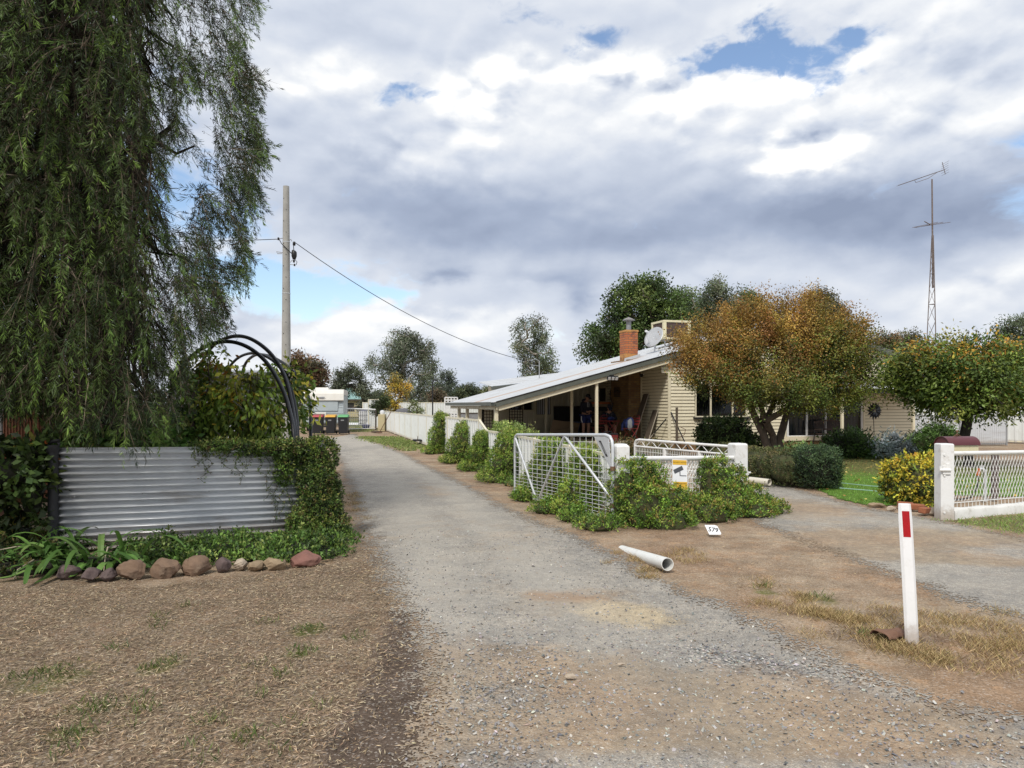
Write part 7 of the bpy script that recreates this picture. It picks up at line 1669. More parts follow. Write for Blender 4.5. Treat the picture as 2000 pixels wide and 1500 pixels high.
# ---------------------------------------------------------------- weeping bottlebrush
def bottlebrush():
    r = np.random.default_rng(17)
    base = Vector((-5.6, 9.9, 0)); t = thing('weeping_tree', 'large dark weeping bottlebrush tree overhanging the corrugated screen', 'tree', base)
    OUT_ = [(-700, -700), (470, -700), (500, -60), (497, 20), (478, 60), (470, 100), (505, 130), (535, 140), (505, 160), (494, 200), (512, 250), (515, 300), (498, 340), (505, 390), (480, 440), (492, 500), (478, 545), (430, 560), (450, 620), (420, 640), (388, 655), (365, 690), (372, 730), (372, 790), (345, 805), (330, 845), (300, 842), (270, 868), (225, 850), (170, 838), (120, 838), (80, 785), (40, 795), (0, 785), (-700, 830)]
    HOLES = [((385, 215), 34, 52), ((355, 330), 42, 48), ((345, 395), 28, 40), ((432, 480), 26, 34), ((300, 480), 14, 30)]
    # anchor points of the hanging twigs fill a tall dome
    n = 60000
    A = np.stack([r.uniform(-9.4, -2.4, n), r.uniform(7.2, 12.4, n), r.uniform(1.5, 9.8, n)], -1)
    cx, cy = -5.6, 9.8
    hr = np.hypot((A[:, 0] - cx) / 3.3, (A[:, 1] - cy) / 2.6); lim = np.where(A[:, 2] > 6, np.sqrt(np.clip(1 - ((A[:, 2] - 6) / 3.8) ** 2, 0, 1)), 1.0)
    keep = (hr < lim) & (hr > lim * .25); A = A[keep]
    def proj(P): return 1000 + P[:, 0] / P[:, 1] * F, HZ - (P[:, 2] - EYE) / P[:, 1] * F
    px, py = proj(A); k = inpoly(px, py, OUT_)
    for (hx, hy), a, b in HOLES: k &= ~((((px - hx) / a) ** 2 + ((py + 45 - hy) / b) ** 2 < 1.0) & (r.random(len(px)) < .9))
    k &= (px > -260) & (py > -330)
    k &= r.random(len(px)) < np.where(px > 280, .55, 1.0)
    A = A[k]; A = A[vnoise(A[:, 0] * 1.3 + A[:, 1], A[:, 2] * .8 - A[:, 1] * .5, 1.1) > -.38 + .5 * (r.random(len(A)) - .5)]; sel = r.permutation(len(A))[:5200]; A = A[sel]
    P_, D_, L_, W_, T_ = [], [], [], [], []
    BP, BD, BL, BW, BT = [], [], [], [], []
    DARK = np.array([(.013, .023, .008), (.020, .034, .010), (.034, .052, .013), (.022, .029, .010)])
    TIP = np.array([(.10, .17, .032), (.14, .215, .036), (.085, .14, .032)])
    TW = np.array([(.11, .085, .06), (.065, .05, .036), (.17, .135, .095)])
    gx, gy = np.meshgrid(np.arange(-720, 560, 4), np.arange(-720, 940, 4)); RAS = inpoly(gx, gy, OUT_)
    for (hx, hy), a, b in HOLES: RAS &= ~(((gx - hx) / a) ** 2 + ((gy - hy) / b) ** 2 < .75)
    def inside(q_):
        x_, y_ = int((1000 + q_[0] / q_[1] * F + 720) / 4), int((HZ - (q_[2] - EYE) / q_[1] * F + 720) / 4)
        return 0 <= y_ < RAS.shape[0] and 0 <= x_ < RAS.shape[1] and RAS[y_, x_]
    def bar_(a, b, w, c): BP.append(a); BD.append(b - a); BL.append(np.linalg.norm(b - a) * 1.06); BW.append(w); BT.append(c)
    for a in A:
        out = np.array([a[0] - cx, a[1] - cy, 0]); out = out / (np.linalg.norm(out) + 1e-6)
        L = r.uniform(.5, 1.35); d = out * r.uniform(.15, .7) + r.normal(size=3) * .22; d[2] = r.uniform(-.55, .2); d = d / np.linalg.norm(d)
        pts = [a]; p = a.copy(); K = 6; tw = TW[r.integers(3)] * r.uniform(.5, 1.1)
        for i in range(K):
            p = p + d * L / K
            if not inside(p): break
            pts.append(p.copy()); d = d + np.array([0, 0, -.32]) + r.normal(size=3) * .06; d = d / np.linalg.norm(d)
            bar_(pts[-2], pts[-1], .013 - .0012 * i, tw)
            if p[2] < 1.35: break
        if len(pts) < 2: continue
        dead = r.random() < .13; young = r.random() < (.55 if a[1] < 9.2 else .25)
        c0 = DARK[r.integers(4)] * r.uniform(.5, 1.5)
        sh = [(len(pts) - 2, None)] + [(r.integers(0, len(pts) - 1), 1) for _ in range(r.integers(2, 4))]
        for j, sd_ in sh:
            s0 = pts[j]; ax = unit(pts[j + 1] - pts[j])
            if sd_: ax = unit(ax + unit(r.normal(size=3)) * .55 + out * .2)
            ax = unit(ax + np.array([0, 0, -.35])); sl = r.uniform(.28, .62)
            if not inside(s0 + ax * sl * .55): continue
            if sd_: bar_(s0, s0 + ax * sl, .006, tw)
            m = int(sl * (92 if not dead else 24)); f = np.sort(r.random(m)) ** .9
            pp = s0 + ax * (f * sl)[:, None] + np.array([0, 0, -.12]) * (f ** 2)[:, None] * sl
            e1 = unit(np.cross(ax, r.normal(size=3))); e2 = np.cross(ax, e1); an = r.uniform(0, 6.283, m)
            rad_ = e1 * np.cos(an)[:, None] + e2 * np.sin(an)[:, None]
            ang = np.where(f > .8, .40, .85)[:, None]
            D_.append(ax * np.cos(ang) + rad_ * np.sin(ang) + np.array([0, 0, -.08])); P_.append(pp)
            L_.append(r.uniform(.055, .10, m) * np.where(f > .93, .7, 1)); W_.append(r.uniform(.0062, .0098, m))
            c = np.repeat(c0[None], m, 0) * (1 + .2 * r.normal(size=(m, 1)))
            if dead: c = np.array([(.05, .036, .025)]) * (1 + .3 * r.normal(size=(m, 1)))
            elif young:
                w_ = np.clip((f - .15) / .7, 0, 1)[:, None] * r.uniform(.4, 1); c = c * (1 - w_) + TIP[r.integers(3)] * w_
            T_.append(np.clip(c, .003, .5))
        if r.random() < .3:
            m = 18; f = r.uniform(.0, .55, m); i0 = (f * (len(pts) - 1)).astype(int); PA = np.array(pts)[i0] + (np.array(pts)[i0 + 1] - np.array(pts)[i0]) * r.random((m, 1))
            P_.append(PA + r.normal(size=(m, 3)) * .006); D_.append(r.normal(size=(m, 3))); L_.append(np.full(m, .020)); W_.append(np.full(m, .016)); T_.append(np.tile(np.array([[.09, .07, .05]]), (m, 1)))
    P_ = np.concatenate(P_); D_ = np.concatenate(D_); L_ = np.concatenate(L_); W_ = np.concatenate(W_); T_ = np.concatenate(T_)
    px, py = proj(P_); k = (py < 935) & (P_[:, 2] > 1.0)
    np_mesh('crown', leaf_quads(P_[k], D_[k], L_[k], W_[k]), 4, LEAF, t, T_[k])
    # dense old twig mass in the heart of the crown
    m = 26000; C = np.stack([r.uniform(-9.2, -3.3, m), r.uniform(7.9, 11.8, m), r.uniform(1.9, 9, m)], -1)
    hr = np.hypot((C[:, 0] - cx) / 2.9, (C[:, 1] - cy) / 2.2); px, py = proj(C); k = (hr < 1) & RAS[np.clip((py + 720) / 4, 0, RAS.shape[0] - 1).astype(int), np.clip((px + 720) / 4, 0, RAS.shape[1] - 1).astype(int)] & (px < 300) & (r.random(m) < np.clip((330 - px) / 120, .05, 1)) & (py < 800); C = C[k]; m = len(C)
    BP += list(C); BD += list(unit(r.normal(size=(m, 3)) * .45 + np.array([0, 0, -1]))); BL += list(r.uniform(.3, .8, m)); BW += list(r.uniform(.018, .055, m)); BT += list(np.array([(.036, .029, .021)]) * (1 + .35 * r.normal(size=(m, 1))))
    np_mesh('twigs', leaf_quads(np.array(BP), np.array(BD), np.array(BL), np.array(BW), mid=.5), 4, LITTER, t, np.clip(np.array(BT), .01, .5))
    # trunk and limbs
    C = A[r.permutation(len(A))[:150]]; C = C[(np.hypot((C[:, 0] - base.x) / 2.2, (C[:, 1] - base.y) / 1.9) < 1) & (proj(C)[0] < 235)]
    nd, par, rad = grow(base, C, [(base.x, base.y, 0), (base.x + .1, base.y, 1.2), (base.x + .05, base.y - .1, 2.4), (base.x, base.y, 3.6), (base.x + .1, base.y, 4.8), (base.x, base.y, 6.2)], .19, .008, r=r, bend=.2)
    rad[6:] *= .55
    q = MB()
    for i in range(1, len(nd)): q.tube([nd[par[i]], nd[i]], [rad[par[i]] if i < 6 else min(rad[par[i]], rad[i] * 1.3), rad[i]], 8 if rad[i] > .05 else 4, cap=False)
    b0 = np.array(at(300, 275, 9.4)); q.tube([(base.x + .1, base.y, 3.4), tuple((b0 + np.array([base.x, base.y, 3.9])) / 2), tuple(b0), tuple(at(335, 248, 9.2)), tuple(at(345, 225, 9.2))], [.09, .06, .04, .03, .015], 7); q.tube([tuple(b0), tuple(at(345, 300, 9.3)), tuple(at(380, 285, 9.3))], [.035, .02, .012], 5)
    q.build('trunk', M['bark_dark'], t, world=True, smooth=70)
bottlebrush()

# ---------------------------------------------------------------- garden shrubs
bl = [wb(1412, 856, 22.0, 44, 34, .62), wb(1395, 850, 22.0, 26, 30, .5), wb(1435, 850, 22.2, 26, 30, .5)]
bush('round_shrub', 'dense dark green rounded shrub against the weatherboard wall under the window', 'shrub', bl, 9000, .06, .04, [(.022, .038, .012), (.032, .055, .016), (.045, .075, .02), (.012, .02, .007), (.06, .09, .03)], None, (bl[0][0][0], 22, 0), 3, .2, .08, .06, seed=111, stem='stem_dark')
bl = [wb(1476, 875, 21.5, 22, 20, .3), wb(1500, 880, 21.5, 14, 14, .3)]
bush('low_plant', 'small dark leafy plant between the rounded shrub and the maple trunk', 'plant', bl, 1500, .10, .05, [(.02, .035, .011), (.03, .05, .015), (.045, .07, .02)], None, (bl[0][0][0], 21.5, 0), 2, .4, .2, .2, seed=112, stem='stem_dark', core=.6)
def hedge(name, label, a, b, w, h, n, leaf, wid, cols, seed, wts=None, tip=None):
    a, b = Vector(a), Vector(b); L = (b - a).length; k = max(2, int(L / .5)); bl = []
    for i in range(k):
        c = a.lerp(b, (i + .5) / k); s = 1 + .05 * math.sin(i * 2.1 + seed); bl.append(((c.x, c.y, h / 2), (L / k * .75, w / 2 * s, h / 2 * (1 + .04 * math.sin(i * 1.3)))))
    return bush(name, label, 'hedge', bl, n, leaf, wid, cols, wts, a.lerp(b, .5), 4, .25, .05, .04, seed=seed, core=.82, tipcols=tip)
HG = [(.055, .07, .022), (.075, .085, .03), (.04, .055, .016), (.10, .085, .035), (.025, .035, .012)]
g0, g1 = gr(1566, 953), gr(1420, 922)
hedge('clipped_hedge', 'low clipped olive green hedge running back from the dark round end bush', (g0.x, g0.y + .25, 0), (g1.x, g1.y + .3, 0), .75, .66, 17000, .028, .018, HG, 121, tip=[(.10, .11, .04), (.12, .10, .04)])
bl = [wb(1594, 917, 14.35, 38, 38, .42), wb(1582, 900, 14.4, 28, 26, .4), wb(1612, 905, 14.4, 22, 28, .36), wb(1625, 938, 14.3, 14, 14, .2)]
bush('conifer_bush', 'dark blue green bushy conifer ball at the end of the clipped hedge', 'shrub', bl, 15000, .035, .016, [(.028, .05, .024), (.02, .036, .018), (.042, .07, .03), (.012, .02, .011), (.06, .09, .035)], None, gr(1594, 955), 2.8, .5, .1, .10, seed=122, stem='stem_dark', tipcols=[(.07, .11, .045), (.05, .085, .035)])
bl = [wb(1560, 890, 15.5, 30, 14, .3)]
bush('hedge_plant', 'loose leafy plant poking above the clipped hedge beside the conifer ball', 'plant', bl, 900, .07, .04, [(.09, .14, .04), (.06, .10, .03), (.13, .18, .06)], None, (bl[0][0][0], 15.5, 0), 2, .6, .2, .3, seed=123, core=.5)
bl = [wb(1662, 872, 22.5, 40, 26, .55), wb(1640, 876, 22.4, 30, 22, .5), wb(1684, 880, 22.4, 26, 20, .5)]
bush('garden_bush', 'dark green spreading bush below the metal flower ornament', 'shrub', bl, 7000, .09, .035, [(.03, .06, .015), (.045, .085, .02), (.065, .115, .028), (.018, .032, .01)], None, (bl[0][0][0], 22.5, 0), 2, .5, .15, .15, seed=131, stem='stem_dark', core=.7)
bl = [wb(1722, 880, 22.0, 24, 12, .35), wb(1748, 872, 22.2, 20, 16, .35), wb(1768, 882, 22, 16, 10, .3), wb(1742, 860, 22.2, 10, 12, .2)]
bush('silver_bush', 'silvery grey leaved bush in front of the cream wall', 'shrub', bl, 1900, .09, .045, [(.24, .28, .29), (.17, .21, .21), (.33, .37, .38), (.10, .13, .12)], None, (bl[0][0][0], 22, 0), 2, .6, .2, .35, seed=132, core=.45, stem='stem_dark')
bl = [wb(1826, 866, 23.0, 40, 26, .6), wb(1800, 872, 23, 26, 18, .5), wb(1850, 872, 23, 26, 18, .5), wb(1832, 850, 23, 24, 16, .4)]
bush('garden_bush', 'fresh green rounded bush in front of the blue grey corrugated sheets', 'shrub', bl, 7000, .08, .035, [(.06, .11, .025), (.085, .15, .035), (.045, .08, .02), (.025, .042, .012)], None, (bl[0][0][0], 23, 0), 2, .5, .14, .14, seed=133, core=.7)
bl = [wb(1785, 940, 12.0, 48, 44, .42), wb(1762, 950, 12.0, 30, 32, .36), wb(1810, 938, 12.1, 28, 40, .36), wb(1800, 915, 12.1, 28, 20, .3), wb(1745, 925, 12.0, 14, 18, .2)]
bush('golden_bush', 'bright yellow and green bush beside the white square gate post', 'shrub', bl, 8500, .045, .026, [(.11, .15, .025), (.36, .29, .03), (.20, .22, .03), (.05, .07, .015), (.48, .36, .04), (.03, .042, .012)], [2, 2.2, 2, 1.6, 1.4, 1.4], gr(1785, 985), 2.2, .4, .14, .13, seed=134, core=.78, tipcols=[(.50, .38, .04), (.46, .27, .04), (.36, .31, .03)])
bl = [wb(1155, 868, 24.0, 20, 10, .3), wb(1222, 878, 23.2, 40, 14, .4), wb(1250, 884, 22.8, 40, 18, .4), wb(1290, 886, 22.5, 40, 14, .4)]
bush('garden_border', 'brownish low plants growing in front of the verandah slab', 'plant', bl[1:], 3200, .07, .04, [(.10, .08, .03), (.07, .07, .025), (.13, .09, .04), (.05, .055, .02)], None, (bl[1][0][0], 23, 0), 2, .5, .2, .3, seed=135, core=.55)
bl = [wb(1015, 850, 20.5, 36, 12, .4), wb(990, 845, 21, 26, 14, .4), wb(1060, 872, 18, 30, 10, .3), wb(975, 838, 22, 12, 12, .2)]
bush('light_shrub', 'pale yellow green soft shrub rising behind the low creeper covered fence', 'shrub', bl, 3600, .06, .035, [(.17, .22, .06), (.13, .19, .045), (.22, .25, .08), (.09, .13, .035)], None, (bl[0][0][0], 20.5, 0), 2, .7, .2, .3, seed=136, core=.5)
bl = [wb(1118, 884, 16.5, 34, 12, .3), wb(1145, 880, 17, 24, 9, .25)]
bush('light_shrub', 'yellow green shrub behind the low fence under the gate gusset', 'shrub', bl, 1800, .05, .03, [(.17, .22, .05), (.12, .18, .04), (.22, .23, .07)], None, (bl[0][0][0], 16.5, 0), 2, .7, .2, .3, seed=137, core=.5)
for px, lb in ((1544, 'small yellow flower clump at the foot of the porch step'), (1524, 'small orange yellow flower clump beside the maple trunk')):
    p = at(px, 880, 21.5); bush('flower_clump', lb, 'plant', [((p.x, p.y, .16), (.16, .14, .18))], 260, .06, .05, [(.45, .28, .05), (.5, .36, .12), (.10, .12, .03)], None, (p.x, p.y, 0), 2, .5, .2, .2, seed=140 + px % 7, core=.4)
# ---------------------------------------------------------------- the maple
MB_ = [wb(1500, 700, 20.8, 120, 95, 1.7), wb(1400, 705, 20.4, 85, 58, 1.4), wb(1600, 700, 20.8, 95, 80, 1.5), wb(1380, 665, 20.8, 50, 42, 1.0), wb(1560, 640, 21, 75, 58, 1.3), wb(1460, 635, 21.0, 60, 48, 1.1), wb(1620, 760, 20.4, 80, 45, 1.4), wb(1522, 765, 19.6, 85, 42, 1.3), wb(1380, 735, 20.0, 40, 30, .9), wb(1650, 690, 21.0, 45, 55, 1.0), wb(1672, 650, 21.2, 18, 34, .5), wb(1560, 605, 21.2, 20, 36, .5), wb(1500, 610, 21, 18, 34, .5), wb(1645, 630, 21.2, 12, 34, .4), wb(1345, 690, 20.6, 32, 22, .7), wb(1700, 735, 20.8, 30, 24, .7)]
b_ = at(1512, 900, 21.0); b_.z = 0
trk = [(b_.x, b_.y, 0), (b_.x - .02, b_.y, .35), (b_.x - .05, b_.y, .55)]
def maple():
    t = tree('maple_tree', 'round autumn maple with orange brown tops and green lower leaves', (b_.x, b_.y, 0), [(b_.x, b_.y, -.02), (b_.x + .0, b_.y, .25), (b_.x - .02, b_.y, .5), (b_.x - .04, b_.y, .75)], MB_, 820, 135, .22, .046, .032,
             [(.070, .092, .018), (.10, .116, .021), (.052, .072, .015), (.13, .116, .026), (.034, .048, .012)], None, .10, 'bark', 151, 0, .25, .5,
             [(.20, .112, .030), (.235, .142, .033), (.175, .092, .030), (.205, .14, .031), (.135, .105, .026)], lambda P: np.clip(.43 + .30 * (P[:, 2] - 2.6) - .10 * (P[:, 0] - 7.6), .10, .95), twig=.006, spray=.30)
    q = MB()
    def L(pts, rr): q.tube([tuple(at(*p)) for p in pts], rr, 9)
    g = lambda px, Y: ((px - 1000) / F * Y, Y, -.02)
    q.tube([g(1500, 21), tuple(at(1498, 870, 21)), tuple(at(1490, 845, 21)), tuple(at(1475, 815, 21)), tuple(at(1462, 785, 21)), tuple(at(1440, 740, 21))], [.14, .125, .11, .10, .08, .045], 10)
    q.tube([g(1520, 21.1), tuple(at(1522, 860, 21.1)), tuple(at(1532, 825, 21.1)), tuple(at(1538, 800, 21.1)), tuple(at(1560, 770, 21)), tuple(at(1600, 735, 21))], [.14, .115, .10, .088, .07, .04], 10)
    L([(1491, 848, 21), (1496, 820, 21), (1508, 795, 21), (1520, 750, 21)], [.10, .085, .075, .04])
    L([(1490, 845, 21), (1488, 815, 21), (1490, 790, 21), (1485, 740, 21)], [.08, .06, .05, .03])
    q.build('limb', M['bark'], t, world=True, smooth=60)
maple()
# ---------------------------------------------------------------- round clipped tree at the right
TB = [wb(1880, 740, 19.0, 110, 52, 1.5), wb(1800, 735, 19.0, 55, 45, 1.1), wb(1960, 742, 19.0, 75, 50, 1.2), wb(2030, 745, 19.0, 45, 45, .9), wb(1830, 705, 19.1, 60, 36, 1.0), wb(1930, 705, 19.1, 80, 36, 1.1), wb(1770, 720, 19.0, 28, 30, .6), wb(1890, 780, 18.8, 100, 26, 1.3), wb(1990, 780, 18.8, 55, 24, .9)]
b_ = at(1890, 900, 19.0)
tree('clipped_tree', 'umbrella shaped clipped tree with green and orange leaves on a twisted trunk', (b_.x, b_.y, 0), [(b_.x + .03, b_.y, -.02), (b_.x + .0, b_.y, .35), (b_.x - .1, b_.y, .75), (b_.x - .02, b_.y, 1.15), (b_.x + .0, b_.y, 1.45)], TB, 330, 95, .34, .085, .04,
     [(.085, .125, .024), (.11, .16, .03), (.06, .095, .02), (.15, .18, .036), (.038, .058, .014)], None, .125, 'bark_dark', 161, 0, .1, .5, [(.30, .16, .03), (.34, .20, .03), (.2, .17, .03)], lambda P: .10 + .32 * np.clip((P[:, 2] - 2.3) * 1.0 + .25 * vnoise(P[:, 0], P[:, 2], 1.5), 0, 1), twig=.007)
t = bpy.data.objects['clipped_tree']; q = MB()
for k, (dx, dz) in enumerate(((-.25, .3), (.22, .35), (-.12, .4), (.35, .25))): q.tube([(b_.x, b_.y, 1.4), (b_.x + dx, b_.y + .1 * k - .15, 1.5 + dz * .6), (b_.x + dx * 2.4, b_.y + .15 * k - .2, 1.75 + dz)], [.05, .035, .02], 6)
q.build('limb', M['bark_dark'], t, world=True)
# upright shoots on top
r = np.random.default_rng(8); q = MB(); Ps, Ds = [], []
for px, py in ((1905, 655), (1945, 668), (1850, 665), (1925, 650), (1975, 668), (1880, 668), (1790, 690), (1820, 668)):
    p0, p1 = np.array(at(px, py + 45, 19)), np.array(at(px + r.normal(0, 8), py + 4, 19)); q.tube([p0, p1], .006, 3)
    for k in range(26): f = r.random(); Ps.append(p0 + (p1 - p0) * f + r.normal(size=3) * .03); Ds.append(r.normal(size=3) + np.array([0, 0, .5]))
q.build('shoot', M['bark'], t, world=True); Ps = np.array(Ps); np_mesh('shoot_leaves', leaf_quads(Ps, np.array(Ds), .10, .045), 4, LEAF, t, pal(len(Ps), [(.06, .10, .02), (.09, .14, .03)], None, .2, r))
# ---------------------------------------------------------------- background trees
GUM = [(.085, .105, .055), (.065, .085, .045), (.11, .13, .07), (.05, .065, .036), (.13, .14, .085)]
def ftree(name, label, bx, Y, blobs, n, per, cr, leaf, wid, cols, r0, bark, seed, trunk_px=None, droop=0, upw=.2, shell=.3, tip=None, tipf=None, grp=None):
    b = Vector(((bx - 1000) / F * Y, Y, 0)); ztop = min(x[0][2] - x[1][2] * .3 for x in blobs)
    cx_ = np.mean([x[0][0] for x in blobs])
    tk = [(b.x, Y, -.02), (b.x + (cx_ - b.x) * .1, Y, ztop * .35), (b.x + (cx_ - b.x) * .25, Y, ztop * .65), (b.x + (cx_ - b.x) * .45, Y, ztop * .9)]
    return tree(name, label, (b.x, Y, 0), tk, blobs, int(n * .8), int(per * 1.15), cr * .78, leaf * .85, wid, cols, None, r0, bark, seed, droop, upw, shell, tip, tipf, grp, twig=.02)
BG = 'trees beyond the house and fences'
G2 = [(.05, .085, .022), (.065, .105, .028), (.04, .065, .018), (.09, .125, .035), (.025, .04, .013)]
ftree('shade_tree', 'big bright green tree right behind the brick chimney', 1245, 44, [wb(1245, 605, 44, 62, 58, 2.4), wb(1195, 655, 44, 50, 42, 2), wb(1300, 620, 44, 50, 50, 2), wb(1260, 570, 44, 40, 26, 1.6), wb(1165, 685, 44, 30, 30, 1.4), wb(1250, 670, 44, 75, 45, 2.2), wb(1320, 660, 44, 35, 40, 1.4), wb(1215, 590, 44, 30, 30, 1.4)], 420, 75, .62, .15, .085, G2, .3, 'bark', 201, 0, 0, .15, .45, grp=BG)
ftree('gum_tree', 'grey green gum tree top between the chimney tree and the maple', 1350, 60, [wb(1340, 600, 60, 26, 34, 1.5), wb(1335, 640, 60, 26, 30, 1.5), wb(1325, 575, 60, 16, 18, 1)], 90, 70, .8, .2, .08, [(.075, .10, .04), (.055, .08, .03), (.10, .125, .05)], .2, 'bark_pale', 202, 0, .1, -.2, grp=BG)
ftree('gum_tree', 'tall feathery grey green gum behind the left side of the maple', 1400, 62, [wb(1392, 585, 62, 30, 42, 1.7), wb(1425, 600, 62, 28, 36, 1.6), wb(1375, 620, 62, 22, 34, 1.4), wb(1410, 640, 62, 34, 30, 1.6)], 150, 75, .75, .2, .075, GUM, .22, 'bark_pale', 203, 0, .15, -.3, grp=BG)
ftree('gum_tree', 'smaller rounded gum showing over the middle of the maple', 1475, 64, [wb(1470, 590, 64, 24, 28, 1.4), wb(1450, 620, 64, 26, 26, 1.4), wb(1490, 615, 64, 20, 24, 1.2)], 90, 70, .75, .2, .08, G2, .2, 'bark', 204, 0, .1, -.1, grp=BG)
ftree('gum_tree', 'dark brownish gum behind the right shoulder of the maple', 1620, 58, [wb(1612, 602, 58, 36, 30, 1.6), wb(1590, 585, 58, 24, 20, 1.2), wb(1635, 620, 58, 18, 30, 1.2), wb(1600, 640, 58, 40, 30, 1.6)], 150, 70, .65, .17, .07, [(.05, .055, .032), (.07, .07, .04), (.085, .075, .045), (.035, .04, .022)], .22, 'bark', 205, 0, .1, -.1, grp=BG)
ftree('garden_tree', 'dark bushy tree beyond the house right of the gable', 1765, 48, [wb(1768, 672, 48, 32, 26, 1.3), wb(1745, 690, 48, 30, 24, 1.2), wb(1790, 695, 48, 26, 24, 1.1)], 120, 60, .5, .13, .06, [(.05, .055, .025), (.07, .075, .03), (.035, .04, .018), (.09, .08, .04)], .16, 'bark', 206, 0, 0, .1, grp=BG)
ftree('garden_tree', 'small green and rust tree peeking over the house gable end', 1722, 46, [wb(1722, 672, 46, 26, 22, 1.1), wb(1705, 685, 46, 20, 18, 1), wb(1740, 668, 46, 14, 12, .7)], 80, 55, .45, .12, .06, [(.07, .085, .03), (.14, .085, .04), (.05, .065, .022)], .14, 'bark', 207, 0, 0, .1, grp=BG)
ftree('gum_tree', 'tall grey gum at the far right behind the clipped tree', 1990, 55, [wb(1985, 650, 55, 36, 30, 1.6), wb(2020, 660, 55, 40, 36, 1.7), wb(1965, 680, 55, 20, 18, 1), wb(2000, 700, 55, 36, 26, 1.5)], 130, 75, .7, .18, .07, [(.06, .08, .045), (.08, .10, .055), (.045, .06, .034)], .25, 'bark', 208, 0, .1, -.1, grp=BG)
ftree('gum_tree', 'slender open gum with a pale trunk left of the chimney', 1042, 60, [wb(1035, 640, 60, 30, 24, 1.4), wb(1022, 675, 60, 22, 28, 1.2), wb(1062, 690, 60, 28, 26, 1.3), wb(1035, 715, 60, 34, 24, 1.4), wb(1075, 715, 60, 20, 22, 1), wb(1050, 655, 60, 22, 24, 1.1)], 120, 62, .6, .18, .06, GUM, .2, 'bark_pale', 209, 0, .22, -.4, grp=BG)
ftree('gum_tree', 'large airy grey green gum above the far fence', 800, 78, [wb(800, 680, 78, 46, 36, 2.4), wb(775, 700, 78, 30, 40, 2), wb(835, 705, 78, 28, 40, 1.9), wb(735, 705, 78, 26, 22, 1.7), wb(815, 745, 78, 36, 34, 2.2), wb(840, 765, 78, 26, 26, 1.8), wb(790, 665, 78, 40, 22, 1.8), wb(760, 735, 78, 26, 28, 1.6)], 250, 66, .85, .24, .075, [(.095, .11, .07), (.075, .09, .058), (.12, .135, .09), (.06, .072, .046)], .36, 'bark_pale', 210, 0, .3, -.4, grp=BG)
ftree('gum_tree', 'leaning open gum to the right of the caravan', 735, 70, [wb(670, 735, 70, 22, 20, 1.3), wb(690, 728, 70, 20, 18, 1.2), wb(705, 755, 70, 18, 18, 1.1), wb(725, 775, 70, 24, 18, 1.3), wb(660, 750, 70, 14, 14, 1)], 100, 52, .6, .19, .07, [(.07, .082, .05), (.09, .10, .065), (.05, .06, .036)], .3, 'bark_dark', 211, 0, .15, -.2, grp=BG)
ftree('fruit_tree', 'dark red brown tree behind the concrete pole and caravan', 600, 52, [wb(605, 722, 52, 32, 26, 1.3), wb(580, 715, 52, 20, 24, 1.1), wb(625, 735, 52, 16, 22, 1), wb(600, 750, 52, 32, 20, 1.3)], 120, 60, .55, .17, .10, [(.075, .05, .03), (.10, .06, .035), (.06, .055, .026), (.13, .075, .04)], .18, 'bark_dark', 212, 0, 0, 0, grp=BG)
ftree('autumn_tree', 'small golden yellow tree behind the far end of the driveway fence', 768, 50, [wb(770, 772, 50, 24, 22, 1), wb(755, 785, 50, 16, 16, .8), wb(785, 760, 50, 22, 16, .8), wb(775, 748, 50, 10, 14, .5), wb(765, 795, 50, 22, 12, .9)], 110, 38, .34, .10, .06, [(.34, .22, .035), (.40, .27, .04), (.26, .19, .04), (.16, .14, .03)], .09, 'bark', 213, 0, 0, .2, grp=BG)
ftree('gum_tree', 'thin dark gum between the large gum and the lean to roof', 868, 88, [wb(872, 735, 88, 16, 10, 1.2), wb(865, 755, 88, 20, 16, 1.4), wb(880, 750, 88, 12, 10, 1)], 60, 42, .6, .24, .08, [(.06, .075, .055), (.08, .095, .07), (.05, .06, .045)], .2, 'bark_dark', 214, 0, .1, -.1, grp=BG)
ftree('garden_tree', 'brown round bush tree below the thin dark gum', 862, 72, [wb(860, 778, 72, 16, 16, 1.1), wb(850, 782, 72, 10, 12, .8)], 40, 60, .6, .2, .10, [(.13, .09, .055), (.10, .075, .045), (.09, .085, .05)], .12, 'bark', 215, 0, 0, 0, grp=BG)
for i, (px, py, rx, ry, lb) in enumerate([(893, 772, 14, 11, 'low far blue green tree, leftmost of three above the lean to roof'), (915, 766, 15, 14, 'rounded far tree, middle of three above the lean to roof'), (945, 768, 22, 14, 'broad far tree with yellow tint, nearest the lean to roof')]):
    ftree('garden_tree', lb, px, 92, [wb(px, py, 92, rx, ry, 1.5), wb(px - rx * .6, py + 8, 92, rx * .7, ry, 1.4), wb(px + rx * .6, py + 9, 92, rx * .7, ry, 1.4)], 60, 60, .7, .24, .12, [(.055, .075, .05), (.07, .09, .055), (.09, .10, .05)] if i < 2 else [(.10, .105, .045), (.08, .09, .04)], .16, 'bark', 216 + i, 0, 0, .1, grp=BG)
ftree('garden_tree', 'dark green shrub tree at the corner of the far driveway fence', 745, 47.5, [wb(742, 795, 47.5, 16, 12, .7), wb(750, 785, 47.5, 12, 12, .6), wb(735, 800, 47.5, 10, 12, .5)], 60, 50, .3, .1, .05, [(.035, .05, .018), (.05, .07, .022), (.025, .035, .013)], .08, 'bark', 220, 0, 0, .1, grp=BG)
ftree('garden_tree', 'leafy pale shrub rising over the middle of the driveway fence', 812, 37, [wb(808, 798, 37, 12, 14, .4), wb(818, 803, 37, 8, 10, .3)], 30, 26, .25, .09, .04, [(.13, .16, .06), (.10, .13, .05), (.18, .2, .08)], .04, 'bark', 221, 0, 0, .3, grp=BG)
